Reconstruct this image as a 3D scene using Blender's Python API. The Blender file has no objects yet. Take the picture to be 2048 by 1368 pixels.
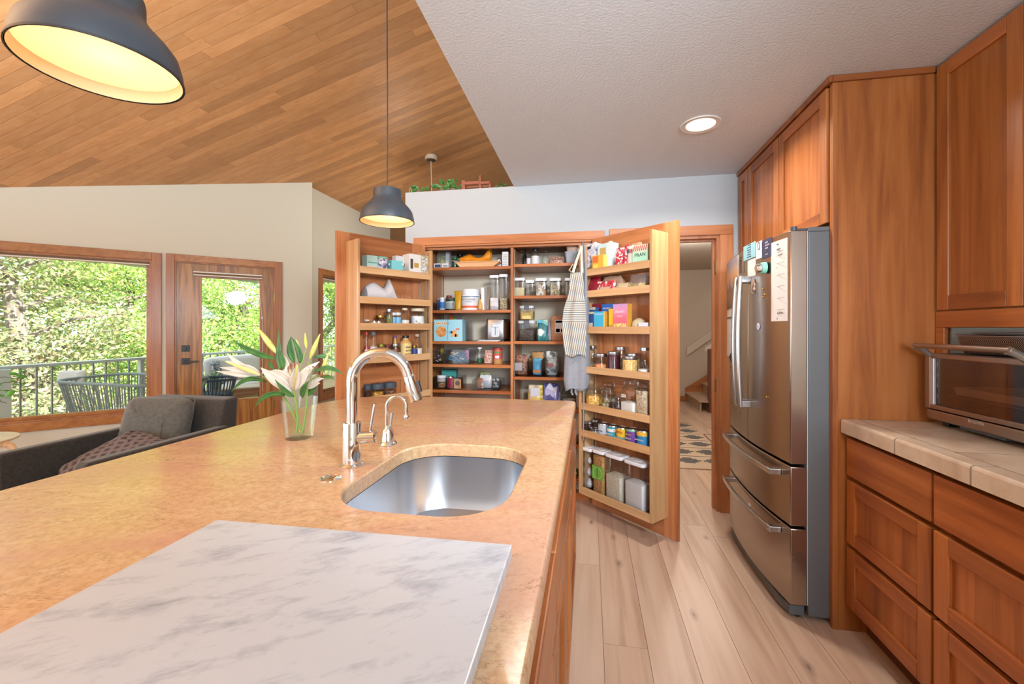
import bpy, bmesh, math, random
from mathutils import Vector, Matrix, Euler
R = random.Random(7)
PI = math.pi
scene = bpy.context.scene
COL = scene.collection

# ------------------------------------------------------------------ camera, sky, sun, exposure
CF, CV, CU, EYE = 856.0, 657.0, 1024.0, 1.305          # focal length in pixels, horizon row, centre column, eye height
YAW = math.atan(154 / 856.0); CC, SS = math.cos(YAW), math.sin(YAW)
cam_d = bpy.data.cameras.new('camera'); cam = bpy.data.objects.new('camera', cam_d); COL.objects.link(cam)
cam.location = (0, 0, EYE); cam.rotation_euler = (PI / 2, 0, YAW)
cam_d.sensor_width = 36.0; cam_d.lens = CF / 2048 * 36.0; cam_d.shift_y = -(684 - CV) / 2048.0
cam_d.clip_start = 0.02; cam_d.clip_end = 300
scene.camera = cam
world = bpy.data.worlds.new('sky'); scene.world = world; world.use_nodes = True
bg = world.node_tree.nodes['Background']; bg.inputs[0].default_value = (0.86, 0.93, 1.0, 1); bg.inputs[1].default_value = 3.2
sun_d = bpy.data.lights.new('sun', 'SUN'); sun_d.energy = 19.0; sun_d.angle = math.radians(1.0); sun_d.color = (1.0, 0.95, 0.86)
sun = bpy.data.objects.new('sun', sun_d); COL.objects.link(sun)
sun.rotation_euler = Vector((-0.85, 0.32, -0.9)).to_track_quat('-Z', 'Y').to_euler()
def area(name, loc, aim, sx, sy, power, col=(1, 1, 1), spread=180):
    d = bpy.data.lights.new(name, 'AREA'); d.shape = 'ELLIPSE' if sx < .6 else 'RECTANGLE'; d.size = sx; d.size_y = sy; d.energy = power; d.color = col; d.spread = math.radians(spread)
    o = bpy.data.objects.new(name, d); COL.objects.link(o); o.location = loc
    o.rotation_euler = (Vector(aim) - Vector(loc)).to_track_quat('-Z', 'Y').to_euler(); return o
area('photographer_softbox', (0.63, -0.02, 2.035), (-0.9, 3.2, 1.1), 0.42, 0.34, 20, (0.86, 0.93, 1.0), 85)
area('room_fill', (1.22, -2.7, 1.75), (-0.3, 3.2, 1.2), 0.9, 1.5, 108, (0.84, 0.92, 1.0))  # added fill light behind the camera, brightens the pantry and cabinets
area('bounced_flash', (0.30, -0.9, 1.75), (0.25, -0.5, 2.4), 0.8, 0.8, 27, (0.68, 0.83, 1.0))
area('living_room_fill', (-3.2, -0.4, 2.0), (-3.2, -0.39, 4.0), 1.4, 1.4, 330, (0.94, 0.97, 1.0))  # added fill aimed upwards, lifts the wood ceiling by bounce
scene.view_settings.view_transform = 'Standard'; scene.view_settings.look = 'None'
scene.view_settings.exposure = 0.0; scene.view_settings.gamma = 1.0; scene.view_settings.use_curve_mapping = False
try:
    scene.cycles.use_denoising = True
    scene.cycles.max_bounces = 10; scene.cycles.diffuse_bounces = 4; scene.cycles.glossy_bounces = 4
    scene.cycles.transparent_max_bounces = 32; scene.cycles.transmission_bounces = 8
    scene.cycles.caustics_reflective = False; scene.cycles.caustics_refractive = False
    scene.cycles.sample_clamp_indirect = 4.0
except Exception: pass

# ------------------------------------------------------------------ measuring helpers (photo column / row at a known depth -> metres)
def col_xy(u):
    a = (u - CU) / CF; return a * CC - SS, a * SS + CC
def at(u, v, t): rx, ry = col_xy(u); return Vector((rx * t, ry * t, EYE - (v - CV) / CF * t))
def on_y(u, v, y): rx, ry = col_xy(u); return at(u, v, y / ry)
def on_x(u, v, x): rx, ry = col_xy(u); return at(u, v, x / rx)
def on_z(u, v, z): return at(u, v, CF * (EYE - z) / (v - CV))

# ------------------------------------------------------------------ mesh and object helpers
class MB:
    def __init__(s, M=None): s.v = []; s.f = []; s.M = M
    def add(s, vs, fs):
        b = len(s.v); s.v += [tuple(p) for p in vs]; s.f += [tuple(b + i for i in q) for q in fs]; return s
    def box(s, x0, x1, y0, y1, z0, z1):
        return s.add([(x0,y0,z0),(x1,y0,z0),(x1,y1,z0),(x0,y1,z0),(x0,y0,z1),(x1,y0,z1),(x1,y1,z1),(x0,y1,z1)],
                     [(0,3,2,1),(4,5,6,7),(0,1,5,4),(1,2,6,5),(2,3,7,6),(3,0,4,7)])
    def prism(s, poly, ax, a0, a1):
        def p(q, a): return {'x': (a, q[0], q[1]), 'y': (q[0], a, q[1]), 'z': (q[0], q[1], a)}[ax]
        n = len(poly)
        return s.add([p(q, a0) for q in poly] + [p(q, a1) for q in poly],
                     [tuple(range(n)), tuple(range(2*n-1, n-1, -1))] + [(i, (i+1) % n, n + (i+1) % n, n + i) for i in range(n)])
    def loft(s, rings, cap0=True, cap1=True, closed=False):
        n = len(rings[0]); b = []
        for r in rings: b += list(r)
        f = []; m = len(rings)
        for k in range(m if closed else m - 1):
            for i in range(n):
                j = (i + 1) % n; k2 = (k + 1) % m
                f.append((k*n+i, k*n+j, k2*n+j, k2*n+i))
        if cap0 and not closed: f.append(tuple(range(n-1, -1, -1)))
        if cap1 and not closed: f.append(tuple(range((m-1)*n, m*n)))
        return s.add(b, f)
    def lathe(s, prof, seg=20, c=(0, 0, 0), cap0=True, cap1=True):
        return s.loft([[(c[0] + r*math.cos(2*PI*i/seg), c[1] + r*math.sin(2*PI*i/seg), c[2] + z) for i in range(seg)] for r, z in prof], cap0, cap1)
    def tube(s, pts, r, seg=8, cap=True, flat=1.0):
        pts = [Vector(p) for p in pts]; n = len(pts); rs = r if isinstance(r, (list, tuple)) else [r] * n
        T = [(pts[min(i+1, n-1)] - pts[max(i-1, 0)]).normalized() for i in range(n)]
        up = Vector((0, 0, 1)) if abs(T[0].z) < 0.9 else Vector((0, 1, 0))
        A = (up - T[0] * up.dot(T[0])).normalized(); rings = []
        for i in range(n):
            A = (A - T[i] * A.dot(T[i])); A = A.normalized() if A.length > 1e-6 else T[i].orthogonal().normalized()
            B = T[i].cross(A)
            rings.append([pts[i] + (A * math.cos(2*PI*k/seg) * flat + B * math.sin(2*PI*k/seg)) * rs[i] for k in range(seg)])
        return s.loft(rings, cap, cap)
    def ribbon(s, pts, ws, side, cup=0.15, nrm=None):
        pts = [Vector(p) for p in pts]; side = Vector(side).normalized(); n = len(pts); vs = []; fs = []
        for i, p in enumerate(pts):
            T = (pts[min(i+1, n-1)] - pts[max(i-1, 0)]).normalized()
            sd = (side - T * side.dot(T)).normalized(); nn = T.cross(sd); w = ws[i]
            vs += [p + sd*w + nn*w*cup, p + sd*w*0.5, p - nn*w*cup*0.3, p - sd*w*0.5, p - sd*w + nn*w*cup]
        for i in range(n - 1):
            for k in range(4): fs.append((i*5+k, i*5+k+1, i*5+k+6, i*5+k+5))
        return s.add(vs, fs)
    def build(s, name, mat, parent=None, smooth=False, bev=0, kind=None, solid=0):
        me = bpy.data.meshes.new(name)
        v = [s.M @ Vector(p) for p in s.v] if s.M is not None else s.v
        me.from_pydata(v, [], s.f)
        b = bmesh.new(); b.from_mesh(me); bmesh.ops.recalc_face_normals(b, faces=b.faces); b.to_mesh(me); b.free()
        if mat is not None: me.materials.append(mat)
        if smooth:
            me.polygons.foreach_set('use_smooth', [True] * len(me.polygons)); me.set_sharp_from_angle(angle=math.radians(38))
        o = bpy.data.objects.new(name, me); COL.objects.link(o)
        if parent is not None: o.parent = parent
        if kind: o['kind'] = kind
        if solid:
            m = o.modifiers.new('Solidify', 'SOLIDIFY'); m.thickness = solid; m.offset = 0
        if bev:
            m = o.modifiers.new('Bevel', 'BEVEL'); m.width = bev; m.segments = 2; m.limit_method = 'ANGLE'; m.angle_limit = math.radians(40)
        return o
def tag(o, label, cat, group=None):
    o['label'] = label; o['category'] = cat
    if group: o['group'] = group
    return o
def thing(name, label, cat, loc=(0, 0, 0), rz=0.0, group=None):
    o = bpy.data.objects.new(name, None); COL.objects.link(o); o.location = loc; o.rotation_euler = (0, 0, rz); o.empty_display_size = 0.05
    return tag(o, label, cat, group)
def sub(name, parent, loc=(0, 0, 0), rz=0.0):
    o = bpy.data.objects.new(name, None); COL.objects.link(o); o.parent = parent; o.location = loc; o.rotation_euler = (0, 0, rz); o.empty_display_size = 0.05
    return o
def bx(name, mat, parent, x0, x1, y0, y1, z0, z1, bev=0, kind=None):
    return MB().box(x0, x1, y0, y1, z0, z1).build(name, mat, parent, bev=bev, kind=kind)
def struct(name, mb, mat, bev=0, smooth=False):
    return mb.build(name, mat, None, smooth, bev, kind='structure')
def rrect(w, d, r, n=4, cx=0, cy=0):
    p = []
    for (sx, sy, a0) in ((1, 1, 0), (-1, 1, 90), (-1, -1, 180), (1, -1, 270)):
        for k in range(n + 1):
            a = math.radians(a0 + 90 * k / n)
            p.append((cx + sx*(w/2 - r) + r*math.cos(a), cy + sy*(d/2 - r) + r*math.sin(a)))
    return p
def rbox(mb, w, d, levels, r, n=3, cx=0, cy=0):
    """rounded-rectangle loft; levels = [(z, scale)]"""
    return mb.loft([[(x*sc + cx*(1-sc), y*sc + cy*(1-sc), z) for x, y in rrect(w, d, r, n, cx, cy)] for z, sc in levels])
def text(parent, s, size, loc, mat, rot=(PI/2, 0, 0), name='lettering', align='CENTER', ext=0.0004, sx=1.0):
    cu = bpy.data.curves.new(name, 'FONT'); cu.body = s; cu.size = size; cu.align_x = align; cu.align_y = 'CENTER'; cu.extrude = ext; cu.resolution_u = 2
    t = bpy.data.objects.new(name, cu); COL.objects.link(t)
    bpy.context.view_layer.update()
    me = bpy.data.meshes.new_from_object(t.evaluated_get(bpy.context.evaluated_depsgraph_get()))
    bpy.data.objects.remove(t); bpy.data.curves.remove(cu)
    me.materials.clear(); me.materials.append(mat)
    o = bpy.data.objects.new(name, me); COL.objects.link(o); o.parent = parent; o.location = loc; o.rotation_euler = rot; o.scale = (sx, 1, 1)
    return o

# ------------------------------------------------------------------ materials
def lin(h):
    if isinstance(h, str):
        h = h.lstrip('#'); c = [int(h[i:i+2], 16) / 255 for i in (0, 2, 4)]
    else: c = [x / 255 for x in h]
    return tuple(x / 12.92 if x <= 0.04045 else ((x + 0.055) / 1.055) ** 2.4 for x in c) + (1,)
_mc = {}
def P(name, col, rough=0.5, metal=0.0, coat=0.0, emit=0.0, sheen=0.0, sss=0.0, spec=0.5):
    key = (name, str(col), rough, metal)
    if key in _mc: return _mc[key]
    m = bpy.data.materials.new(name); m.use_nodes = True; b = m.node_tree.nodes['Principled BSDF']
    b.inputs['Base Color'].default_value = lin(col); b.inputs['Roughness'].default_value = rough; b.inputs['Metallic'].default_value = metal
    b.inputs['Coat Weight'].default_value = coat; b.inputs['Specular IOR Level'].default_value = spec
    if emit: b.inputs['Emission Color'].default_value = lin(col); b.inputs['Emission Strength'].default_value = emit
    if sheen: b.inputs['Sheen Weight'].default_value = sheen
    _mc[key] = m; return m
class NT:
    def __init__(s, m): s.m = m; s.t = m.node_tree; s.b = s.t.nodes['Principled BSDF']
    def n(s, ty, **kw):
        o = s.t.nodes.new(ty)
        for k, v in kw.items():
            if k.startswith('i_'): o.inputs[k[2:].replace('_', ' ')].default_value = v
            else: setattr(o, k, v)
        return o
    def l(s, a, b): s.t.links.new(a, b)
    def ramp(s, stops):
        r = s.n('ShaderNodeValToRGB'); e = r.color_ramp.elements
        while len(e) < len(stops): e.new(0.5)
        for q, (p, c) in zip(e, stops): q.position = p; q.color = lin(c) if not isinstance(c, float) else (c, c, c, 1)
        return r
    def mix(s, fac, a, b, mode='MIX'):
        x = s.n('ShaderNodeMix', data_type='RGBA', blend_type=mode)
        for sock, val in ((0, fac), (6, a), (7, b)):
            if hasattr(val, 'links'): s.l(val, x.inputs[sock])
            else: x.inputs[sock].default_value = val
        return x.outputs[2]
    def bump(s, h, strength=0.2, dist=0.002):
        b = s.n('ShaderNodeBump', i_Strength=strength, i_Distance=dist); s.l(h, b.inputs['Height']); s.l(b.outputs[0], s.b.inputs['Normal'])
def wood(name, dark, mid, light, axis='z', rough=0.35, coat=0.15, scale=1.0, var=0.22, figure=0.5, knots=None, spec=0.4):
    m = bpy.data.materials.new(name); m.use_nodes = True; q = NT(m)
    q.b.inputs['Roughness'].default_value = rough; q.b.inputs['Coat Weight'].default_value = coat; q.b.inputs['Coat Roughness'].default_value = 0.15; q.b.inputs['Specular IOR Level'].default_value = spec
    tc = q.n('ShaderNodeTexCoord'); oi = q.n('ShaderNodeObjectInfo'); mp = q.n('ShaderNodeMapping')
    k = {'x': (1.1, 16, 16), 'y': (16, 1.1, 16), 'z': (16, 16, 1.1)}[axis]
    mp.inputs['Scale'].default_value = [a * scale for a in k]
    mul = q.n('ShaderNodeMath', operation='MULTIPLY'); q.l(oi.outputs['Random'], mul.inputs[0]); mul.inputs[1].default_value = 37.0
    cx = q.n('ShaderNodeCombineXYZ'); [q.l(mul.outputs[0], cx.inputs[i]) for i in range(3)]
    q.l(tc.outputs['Object'], mp.inputs['Vector']); q.l(cx.outputs[0], mp.inputs['Location'])
    n1 = q.n('ShaderNodeTexNoise', i_Scale=1.0, i_Detail=7.0, i_Roughness=0.62, i_Distortion=0.5); q.l(mp.outputs[0], n1.inputs['Vector'])
    n2 = q.n('ShaderNodeTexNoise', i_Scale=0.35, i_Detail=2.0, i_Distortion=1.4); q.l(mp.outputs[0], n2.inputs['Vector'])
    wv = q.n('ShaderNodeMath', operation='MULTIPLY'); q.l(n2.outputs[0], wv.inputs[0]); wv.inputs[1].default_value = 26.0
    sn = q.n('ShaderNodeMath', operation='SINE'); q.l(wv.outputs[0], sn.inputs[0])
    sc = q.n('ShaderNodeMath', operation='MULTIPLY_ADD'); q.l(sn.outputs[0], sc.inputs[0]); sc.inputs[1].default_value = 0.10 * figure; q.l(n1.outputs[0], sc.inputs[2])
    rp = q.ramp([(0.30, dark), (0.5, mid), (0.72, light)]); q.l(sc.outputs[0], rp.inputs[0])
    hs = q.n('ShaderNodeHueSaturation'); mr = q.n('ShaderNodeMapRange'); q.l(oi.outputs['Random'], mr.inputs[0]); mr.inputs[3].default_value = 1 - var; mr.inputs[4].default_value = 1 + var * 0.8
    q.l(mr.outputs[0], hs.inputs['Value']); q.l(rp.outputs[0], hs.inputs['Color']); out = hs.outputs[0]
    if knots:
        mk = q.n('ShaderNodeMapping'); mk.inputs['Scale'].default_value = {'y': (1, .42, 1), 'x': (.42, 1, 1), 'z': (1, 1, .42)}[axis]
        q.l(tc.outputs['Object'], mk.inputs['Vector']); q.l(cx.outputs[0], mk.inputs['Location'])
        vo = q.n('ShaderNodeTexVoronoi', i_Scale=4.6, voronoi_dimensions='2D'); q.l(mk.outputs[0], vo.inputs['Vector'])
        nd = q.n('ShaderNodeTexNoise', i_Scale=26.0, i_Detail=3.0); q.l(mk.outputs[0], nd.inputs['Vector'])
        ad = q.n('ShaderNodeMath', operation='MULTIPLY_ADD'); q.l(nd.outputs[0], ad.inputs[0]); ad.inputs[1].default_value = 0.12; q.l(vo.outputs['Distance'], ad.inputs[2])
        kr = q.ramp([(0.065, 0.9), (0.09, 0.45), (0.17, 0.0)]); q.l(ad.outputs[0], kr.inputs[0]); sc_ = q.n('ShaderNodeSeparateColor'); q.l(vo.outputs['Color'], sc_.inputs[0]); gt = q.n('ShaderNodeMath', operation='GREATER_THAN'); q.l(sc_.outputs[0], gt.inputs[0]); gt.inputs[1].default_value = .62; mm = q.n('ShaderNodeMath', operation='MULTIPLY'); q.l(gt.outputs[0], mm.inputs[0]); q.l(kr.outputs[0], mm.inputs[1]); out = q.mix(mm.outputs[0], out, lin(knots))
    q.l(out, q.b.inputs['Base Color']); q.bump(n1.outputs[0], 0.08, 0.002)
    return m
def speck(name, cols, scale=120, rough=0.7, bump=0.5):
    m = bpy.data.materials.new(name); m.use_nodes = True; q = NT(m); q.b.inputs['Roughness'].default_value = rough
    tc = q.n('ShaderNodeTexCoord'); vo = q.n('ShaderNodeTexVoronoi', i_Scale=scale); q.l(tc.outputs['Object'], vo.inputs['Vector'])
    sp = q.n('ShaderNodeSeparateColor'); q.l(vo.outputs['Color'], sp.inputs[0])
    n = len(cols); rp = q.ramp([(i / n, c) for i, c in enumerate(cols)]); rp.color_ramp.interpolation = 'CONSTANT'
    q.l(sp.outputs[0], rp.inputs[0]); q.l(rp.outputs[0], q.b.inputs['Base Color']); q.bump(vo.outputs['Distance'], bump * .5, 0.0006)
    return m
def diffuse_glow(name, colr):
    m = bpy.data.materials.new(name); m.use_nodes = True; q = NT(m); q.b.inputs['Base Color'].default_value = lin(colr); q.b.inputs['Emission Color'].default_value = lin(colr); q.b.inputs['Emission Strength'].default_value = .42
    tl = q.n('ShaderNodeBsdfTranslucent'); tl.inputs[0].default_value = lin(colr); mx = q.n('ShaderNodeMixShader'); mx.inputs[0].default_value = .7; q.l(q.b.outputs[0], mx.inputs[1]); q.l(tl.outputs[0], mx.inputs[2]); q.l(mx.outputs[0], q.t.nodes['Material Output'].inputs[0]); return m
def clear(name, tint, gloss=0.10, rough=0.03, mixw=0.0, fres=0.42):
    """thin clear glass or plastic: see-through with a Fresnel sheen"""
    m = bpy.data.materials.new(name); m.use_nodes = True; t = m.node_tree; t.nodes.remove(t.nodes['Principled BSDF']); out = t.nodes['Material Output']
    tr = t.nodes.new('ShaderNodeBsdfTransparent'); tr.inputs[0].default_value = lin(tint)
    gl = t.nodes.new('ShaderNodeBsdfGlossy'); gl.inputs['Roughness'].default_value = rough; gl.inputs[0].default_value = (1, 1, 1, 1)
    fr = t.nodes.new('ShaderNodeLayerWeight'); fr.inputs[0].default_value = 0.25
    ma = t.nodes.new('ShaderNodeMath'); ma.operation = 'MULTIPLY_ADD'; ma.inputs[1].default_value = fres; ma.inputs[2].default_value = gloss * 0.4
    t.links.new(fr.outputs['Fresnel'], ma.inputs[0])
    mx = t.nodes.new('ShaderNodeMixShader'); t.links.new(ma.outputs[0], mx.inputs[0]); t.links.new(tr.outputs[0], mx.inputs[1]); t.links.new(gl.outputs[0], mx.inputs[2])
    last = mx
    if mixw:
        df = t.nodes.new('ShaderNodeBsdfDiffuse'); df.inputs[0].default_value = (0.8, 0.8, 0.82, 1)
        m2 = t.nodes.new('ShaderNodeMixShader'); m2.inputs[0].default_value = mixw; t.links.new(mx.outputs[0], m2.inputs[1]); t.links.new(df.outputs[0], m2.inputs[2]); last = m2
    t.links.new(last.outputs[0], out.inputs[0]); return m
def fabric(name, c1, c2, scale=300, rough=0.9, sheen=0.3, bump=0.3):
    m = bpy.data.materials.new(name); m.use_nodes = True; q = NT(m); q.b.inputs['Roughness'].default_value = rough; q.b.inputs['Sheen Weight'].default_value = sheen
    tc = q.n('ShaderNodeTexCoord'); n = q.n('ShaderNodeTexNoise', i_Scale=scale, i_Detail=3.0); q.l(tc.outputs['Object'], n.inputs['Vector'])
    r = q.ramp([(0.35, c1), (0.65, c2)]); q.l(n.outputs[0], r.inputs[0]); q.l(r.outputs[0], q.b.inputs['Base Color']); q.bump(n.outputs[0], bump, 0.001)
    return m
CHZ = wood('cherry upright grain', '#824720', '#a05e2d', '#b06e3a', 'z')
CHY = wood('cherry long grain', '#7e431e', '#98562a', '#aa6736', 'y')
CHX = wood('cherry cross grain', '#7e431e', '#98562a', '#aa6736', 'x')
MPZ = wood('light maple upright grain', '#b5875a', '#c79c6e', '#d2aa7e', 'z', var=0.12)
MPX = wood('light maple long grain', '#b5875a', '#c79c6e', '#d2aa7e', 'x', var=0.12)
PDZ = wood('pantry door upright grain', '#9a5c34', '#b57448', '#c5875a', 'z', var=0.14)
PDX = wood('pantry door cross grain', '#9a5c34', '#b27044', '#c28456', 'x', var=0.14)
TRX = wood('fir trim cross grain', '#8c572a', '#a26a34', '#b27a42', 'x', var=0.08)
TRZ = wood('fir trim upright grain', '#8a532e', '#9e6438', '#ae7446', 'z', var=0.08)
OAK = wood('oak door veneer', '#7e5222', '#9c6a30', '#b07e40', 'z', var=0.05, figure=1.6, scale=1.6)
FLR = wood('pale oak floor', '#b08e76', '#c4a48c', '#ceb29b', 'y', rough=0.42, coat=0.0, var=0.09, scale=0.7, knots='#6d584e', figure=0.6)
CLG = wood('cedar ceiling board', '#bf8e5e', '#c69666', '#cc9e6e', 'x', rough=0.5, coat=0.0, var=0.2, figure=0.8)
WHITE = P('white paint', '#c9cac8', 0.7); WALLM = P('warm white wall', '#cccabb', 0.8); PANW = P('pantry wall paint', '#b3b9be', 0.75); BEIGE = P('pantry back paint', '#d9cdb8', 0.8)
BLK = P('black plastic', '#17181a', 0.4); DGR = P('dark grey plastic', '#3c434b', 0.5); WPL = P('white plastic', '#e3e5ea', 0.35); STEELG = P('fridge side paint', '#585a5c', 0.45)
CHROME = P('chrome', '#e4e6e8', 0.06, 1.0); STRIP = P('zinc strip', '#b9bcbf', 0.35, 1.0); BRASS = P('old brass', '#8a7440', 0.4, 1.0); GOLDL = P('gold lid', '#c39a4c', 0.3, 1.0); SILV = P('silver lid', '#b9bcc0', 0.28, 1.0)
GLASS = clear('clear glass', '#fafcfb', 0.04); PLAST = clear('clear plastic', '#f8f9fa', 0.10, 0.08); BAGM = clear('clear bag film', '#f2f4f6', 0.3, 0.15, 0.10); PANE = clear('window glass', '#fafdfb', 0.035, 0.0, 0.0, 0.18); SMOKE = clear('smoky bin plastic', '#f2f3f4', 0.05, 0.1)
def brushed(name, col, rough, axis, amt=0.05):
    m = bpy.data.materials.new(name); m.use_nodes = True; q = NT(m); q.b.inputs['Metallic'].default_value = 1.0; q.b.inputs['Base Color'].default_value = lin(col)
    tc = q.n('ShaderNodeTexCoord'); mp = q.n('ShaderNodeMapping'); mp.inputs['Scale'].default_value = {'x': (1, 220, 220), 'y': (220, 1, 220), 'z': (220, 220, 1)}[axis]
    n = q.n('ShaderNodeTexNoise', i_Scale=1.0, i_Detail=3.0); q.l(tc.outputs['Object'], mp.inputs['Vector']); q.l(mp.outputs[0], n.inputs['Vector'])
    mr = q.n('ShaderNodeMapRange'); q.l(n.outputs[0], mr.inputs[0]); mr.inputs[3].default_value = rough - amt/2; mr.inputs[4].default_value = rough + amt/2; q.l(mr.outputs[0], q.b.inputs['Roughness'])
    return m
SST = P('brushed stainless', '#a89a8f', 0.25, 1.0); SSINK = brushed('sink stainless', '#c6cbd2', 0.30, 'x'); SSO = P('oven stainless', '#b0a398', 0.3, 1.0); SSH = brushed('handle stainless', '#c3c6c9', 0.25, 'z')
# ------------------------------------------------------------------ structure
WY = 3.26                       # pantry wall plane
CZ = 2.40                       # kitchen ceiling
SOX = -0.57                     # soffit edge
def ceil_z(x): return 3.10 + 0.30 * (x + 3.477)
# plaster with orange-peel relief
def plaster(name, colr, scale=90, strength=0.35):
    m = bpy.data.materials.new(name); m.use_nodes = True; q = NT(m); q.b.inputs['Base Color'].default_value = lin(colr); q.b.inputs['Roughness'].default_value = 0.6
    tc = q.n('ShaderNodeTexCoord'); n = q.n('ShaderNodeTexNoise', i_Scale=scale, i_Detail=4.0, i_Roughness=0.6); q.l(tc.outputs['Object'], n.inputs['Vector']); q.bump(n.outputs[0], strength, 0.006); return m
CEILM = plaster('textured kitchen ceiling paint', '#d0d6dc')
# floor
fl = struct('floor', MB().prism([(-8, -3.2), (3.2, -3.2), (3.2, 12), (-4.2, 12), (-4.2, 7.15), (-3.5, 7.15), (-3.5, 4.75), (-8, 0.25)], 'z', -0.06, -0.012), P('floor joint', '#8b6a52', 0.8))
pw = 0.1775
def plank_rows(k0, k1, y0, y1, parent, target=None):
    for k in range(k0, k1):
        x0 = 0.058 + pw * k; y = y0 - R.random() * 1.6
        while y < y1:
            L = 1.3 + R.random() * 0.9; a, b = max(y, y0), min(y + L, y1)
            if b - a > 0.02:
                g = 0.0008
                q = target if target is not None else MB()
                q.box(x0 + g, x0 + pw - g, a + g, b - g, -0.012, 0.0)
                if target is None: q.build('plank', FLR, parent)
            y += L
plank_rows(-1, 9, -0.4, 8.1, fl)
plank_rows(9, 15, 3.38, 8.1, fl)
rest = MB(); plank_rows(-42, -1, -3.0, 11.5, None, rest); rest.build('plank_field', FLR, fl, kind='stuff')
# kitchen ceiling, soffit face, wood ceiling
struct('ceiling', MB().box(SOX, 1.9, -3.2, WY + 0.0, CZ, CZ + 0.12), CEILM)
struct('wall_soffit', MB().prism([(SOX + .001, CZ + .125), (SOX + .001, ceil_z(SOX) + 0.3), (SOX + 0.1, ceil_z(SOX) + 0.3), (SOX + 0.1, CZ + .125)], 'y', -3.2, WY + 0.1), CEILM)
sl = Matrix.Rotation(-math.atan(0.30), 4, 'Y'); SL = Matrix.Translation((-3.477, 0, 3.10)) @ sl
cw = struct('ceiling_wood', MB(SL).box(-2.53, 6.4, -3.3, 12.2, 0.016, 0.12), P('ceiling joint', '#5e3a1e', 0.8))
def ceil_rows(y0, n, target=None):
    for k in range(n):
        y = y0 + 0.0875 * k; x = -2.53 - R.random() * 1.2
        while x < 3.1:
            L = 0.8 + R.random() * 1.5; a, b = max(x, -2.53), min(x + L, 3.1)
            if b - a > 0.02:
                q = target if target is not None else MB(SL)
                q.box(a + 0.0007, b - 0.0007, y + 0.0017, y + 0.0858, 0.0, 0.016)
                if target is None: q.build('ceiling_plank', CLG, cw)
            x += L
ceil_rows(0.555, 62)
cr = MB(SL); ceil_rows(0.555 + 0.0875 * 62, 74, cr); ceil_rows(0.555 - 0.0875 * 42, 42, cr); cr.build('plank_field', CLG, cw, kind='stuff')
# far end of the vault, loft side
struct('wall_far', MB().box(-4.27, 3.2, 11.9, 12.05, 0, 5), WALLM)
struct('wall_loft', MB().box(2.3, 2.42, WY, 12, 2.6, 5), WALLM)
struct('wall_far_left', MB().box(-4.27, -4.15, 7.1, 12, -.1, 2.87).box(-4.15, -3.637, 7.1, 7.22, -.1, 2.87), WALLM)
struct('wall_behind', MB().box(-1.9, 1.9, -3.32, -3.2, 0, 4.2), WALLM)
struct('wall_right', MB().box(1.76, 1.9, -3.2, WY + 0.12, 0, CZ), WALLM)
# pantry wall: pieces around the pantry opening and the hall doorway
HX0, HX1, HZ = 0.235, 0.915, 1.97
PX0, PX1, PZ = -1.29, 0.02, 1.97
wb = MB()
wb.box(-1.464, PX0, WY, WY + 0.12, 0, 2.38); wb.box(PX0, PX1, WY, WY + 0.12, PZ, 2.38); wb.box(PX1, HX0, WY, WY + 0.12, 0, 2.38)
wb.box(HX0, HX1, WY, WY + 0.12, HZ, 2.38); wb.box(HX1, 2.74, WY, WY + 0.12, 0, 2.38); wb.box(-1.464, 1.9, WY, WY + 0.12, 2.38, 2.405)
struct('wall_back', wb, PANW)
struct('wall_closet', MB().box(-1.464, -1.35, WY + 0.12, 4.05, 0, 2.38).box(-1.464, -0.1, 4.05, 4.15, 0, 2.38), PANW)
struct('ceiling_loft', MB().box(-1.464, 2.75, WY + 0.12, 7.12, 2.355, 2.405).box(-1.464, 2.42, 7.12, 8.3, 2.355, 2.405), P('hall ceiling paint', '#bdb3a6', 0.8))
# hall
HW = P('hall wall paint', '#c2b4a4', 0.8)
struct('wall_hall_left', MB().box(-0.1, 0.02, WY + 0.12, 8.24, 0, 2.36), HW)
struct('wall_hall_back', MB().box(-0.1, 4.5, 8.12, 8.24, 0, 4.2), HW)
struct('wall_hall_right', MB().box(2.62, 2.74, WY + 0.12, 7.1, 0, 2.36), HW)
struct('wall_stair', MB().box(4.5, 4.62, 7.0, 8.24, 0, 4.2).box(2.42, 4.5, 7.0, 7.12, 2.36, 4.2).box(2.74, 4.5, 7.0, 7.12, 0, 2.36), HW)
struct('ceiling_stair', MB().box(2.42, 4.62, 6.9, 8.3, 4.2, 4.3), HW)
hl = bpy.data.lights.new('stair_lamp', 'POINT'); hl.energy = 22; hl.color = (1, .9, .78); hl.shadow_soft_size = .12; ho = bpy.data.objects.new('stair_lamp', hl); COL.objects.link(ho); ho.location = (3.1, 7.55, 3.2)
hl = bpy.data.lights.new('hall_fill', 'POINT'); hl.energy = 85; hl.color = (1, .93, .85); hl.shadow_soft_size = .12; ho = bpy.data.objects.new('hall_fill', hl); COL.objects.link(ho); ho.location = (1.2, 5.0, 2.2)  # second light has no fixture, added to brighten the hall
struct('baseboard_hall', MB().box(0.02, 1.70, 8.10, 8.12, 0, 0.09), TRX)
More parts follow.
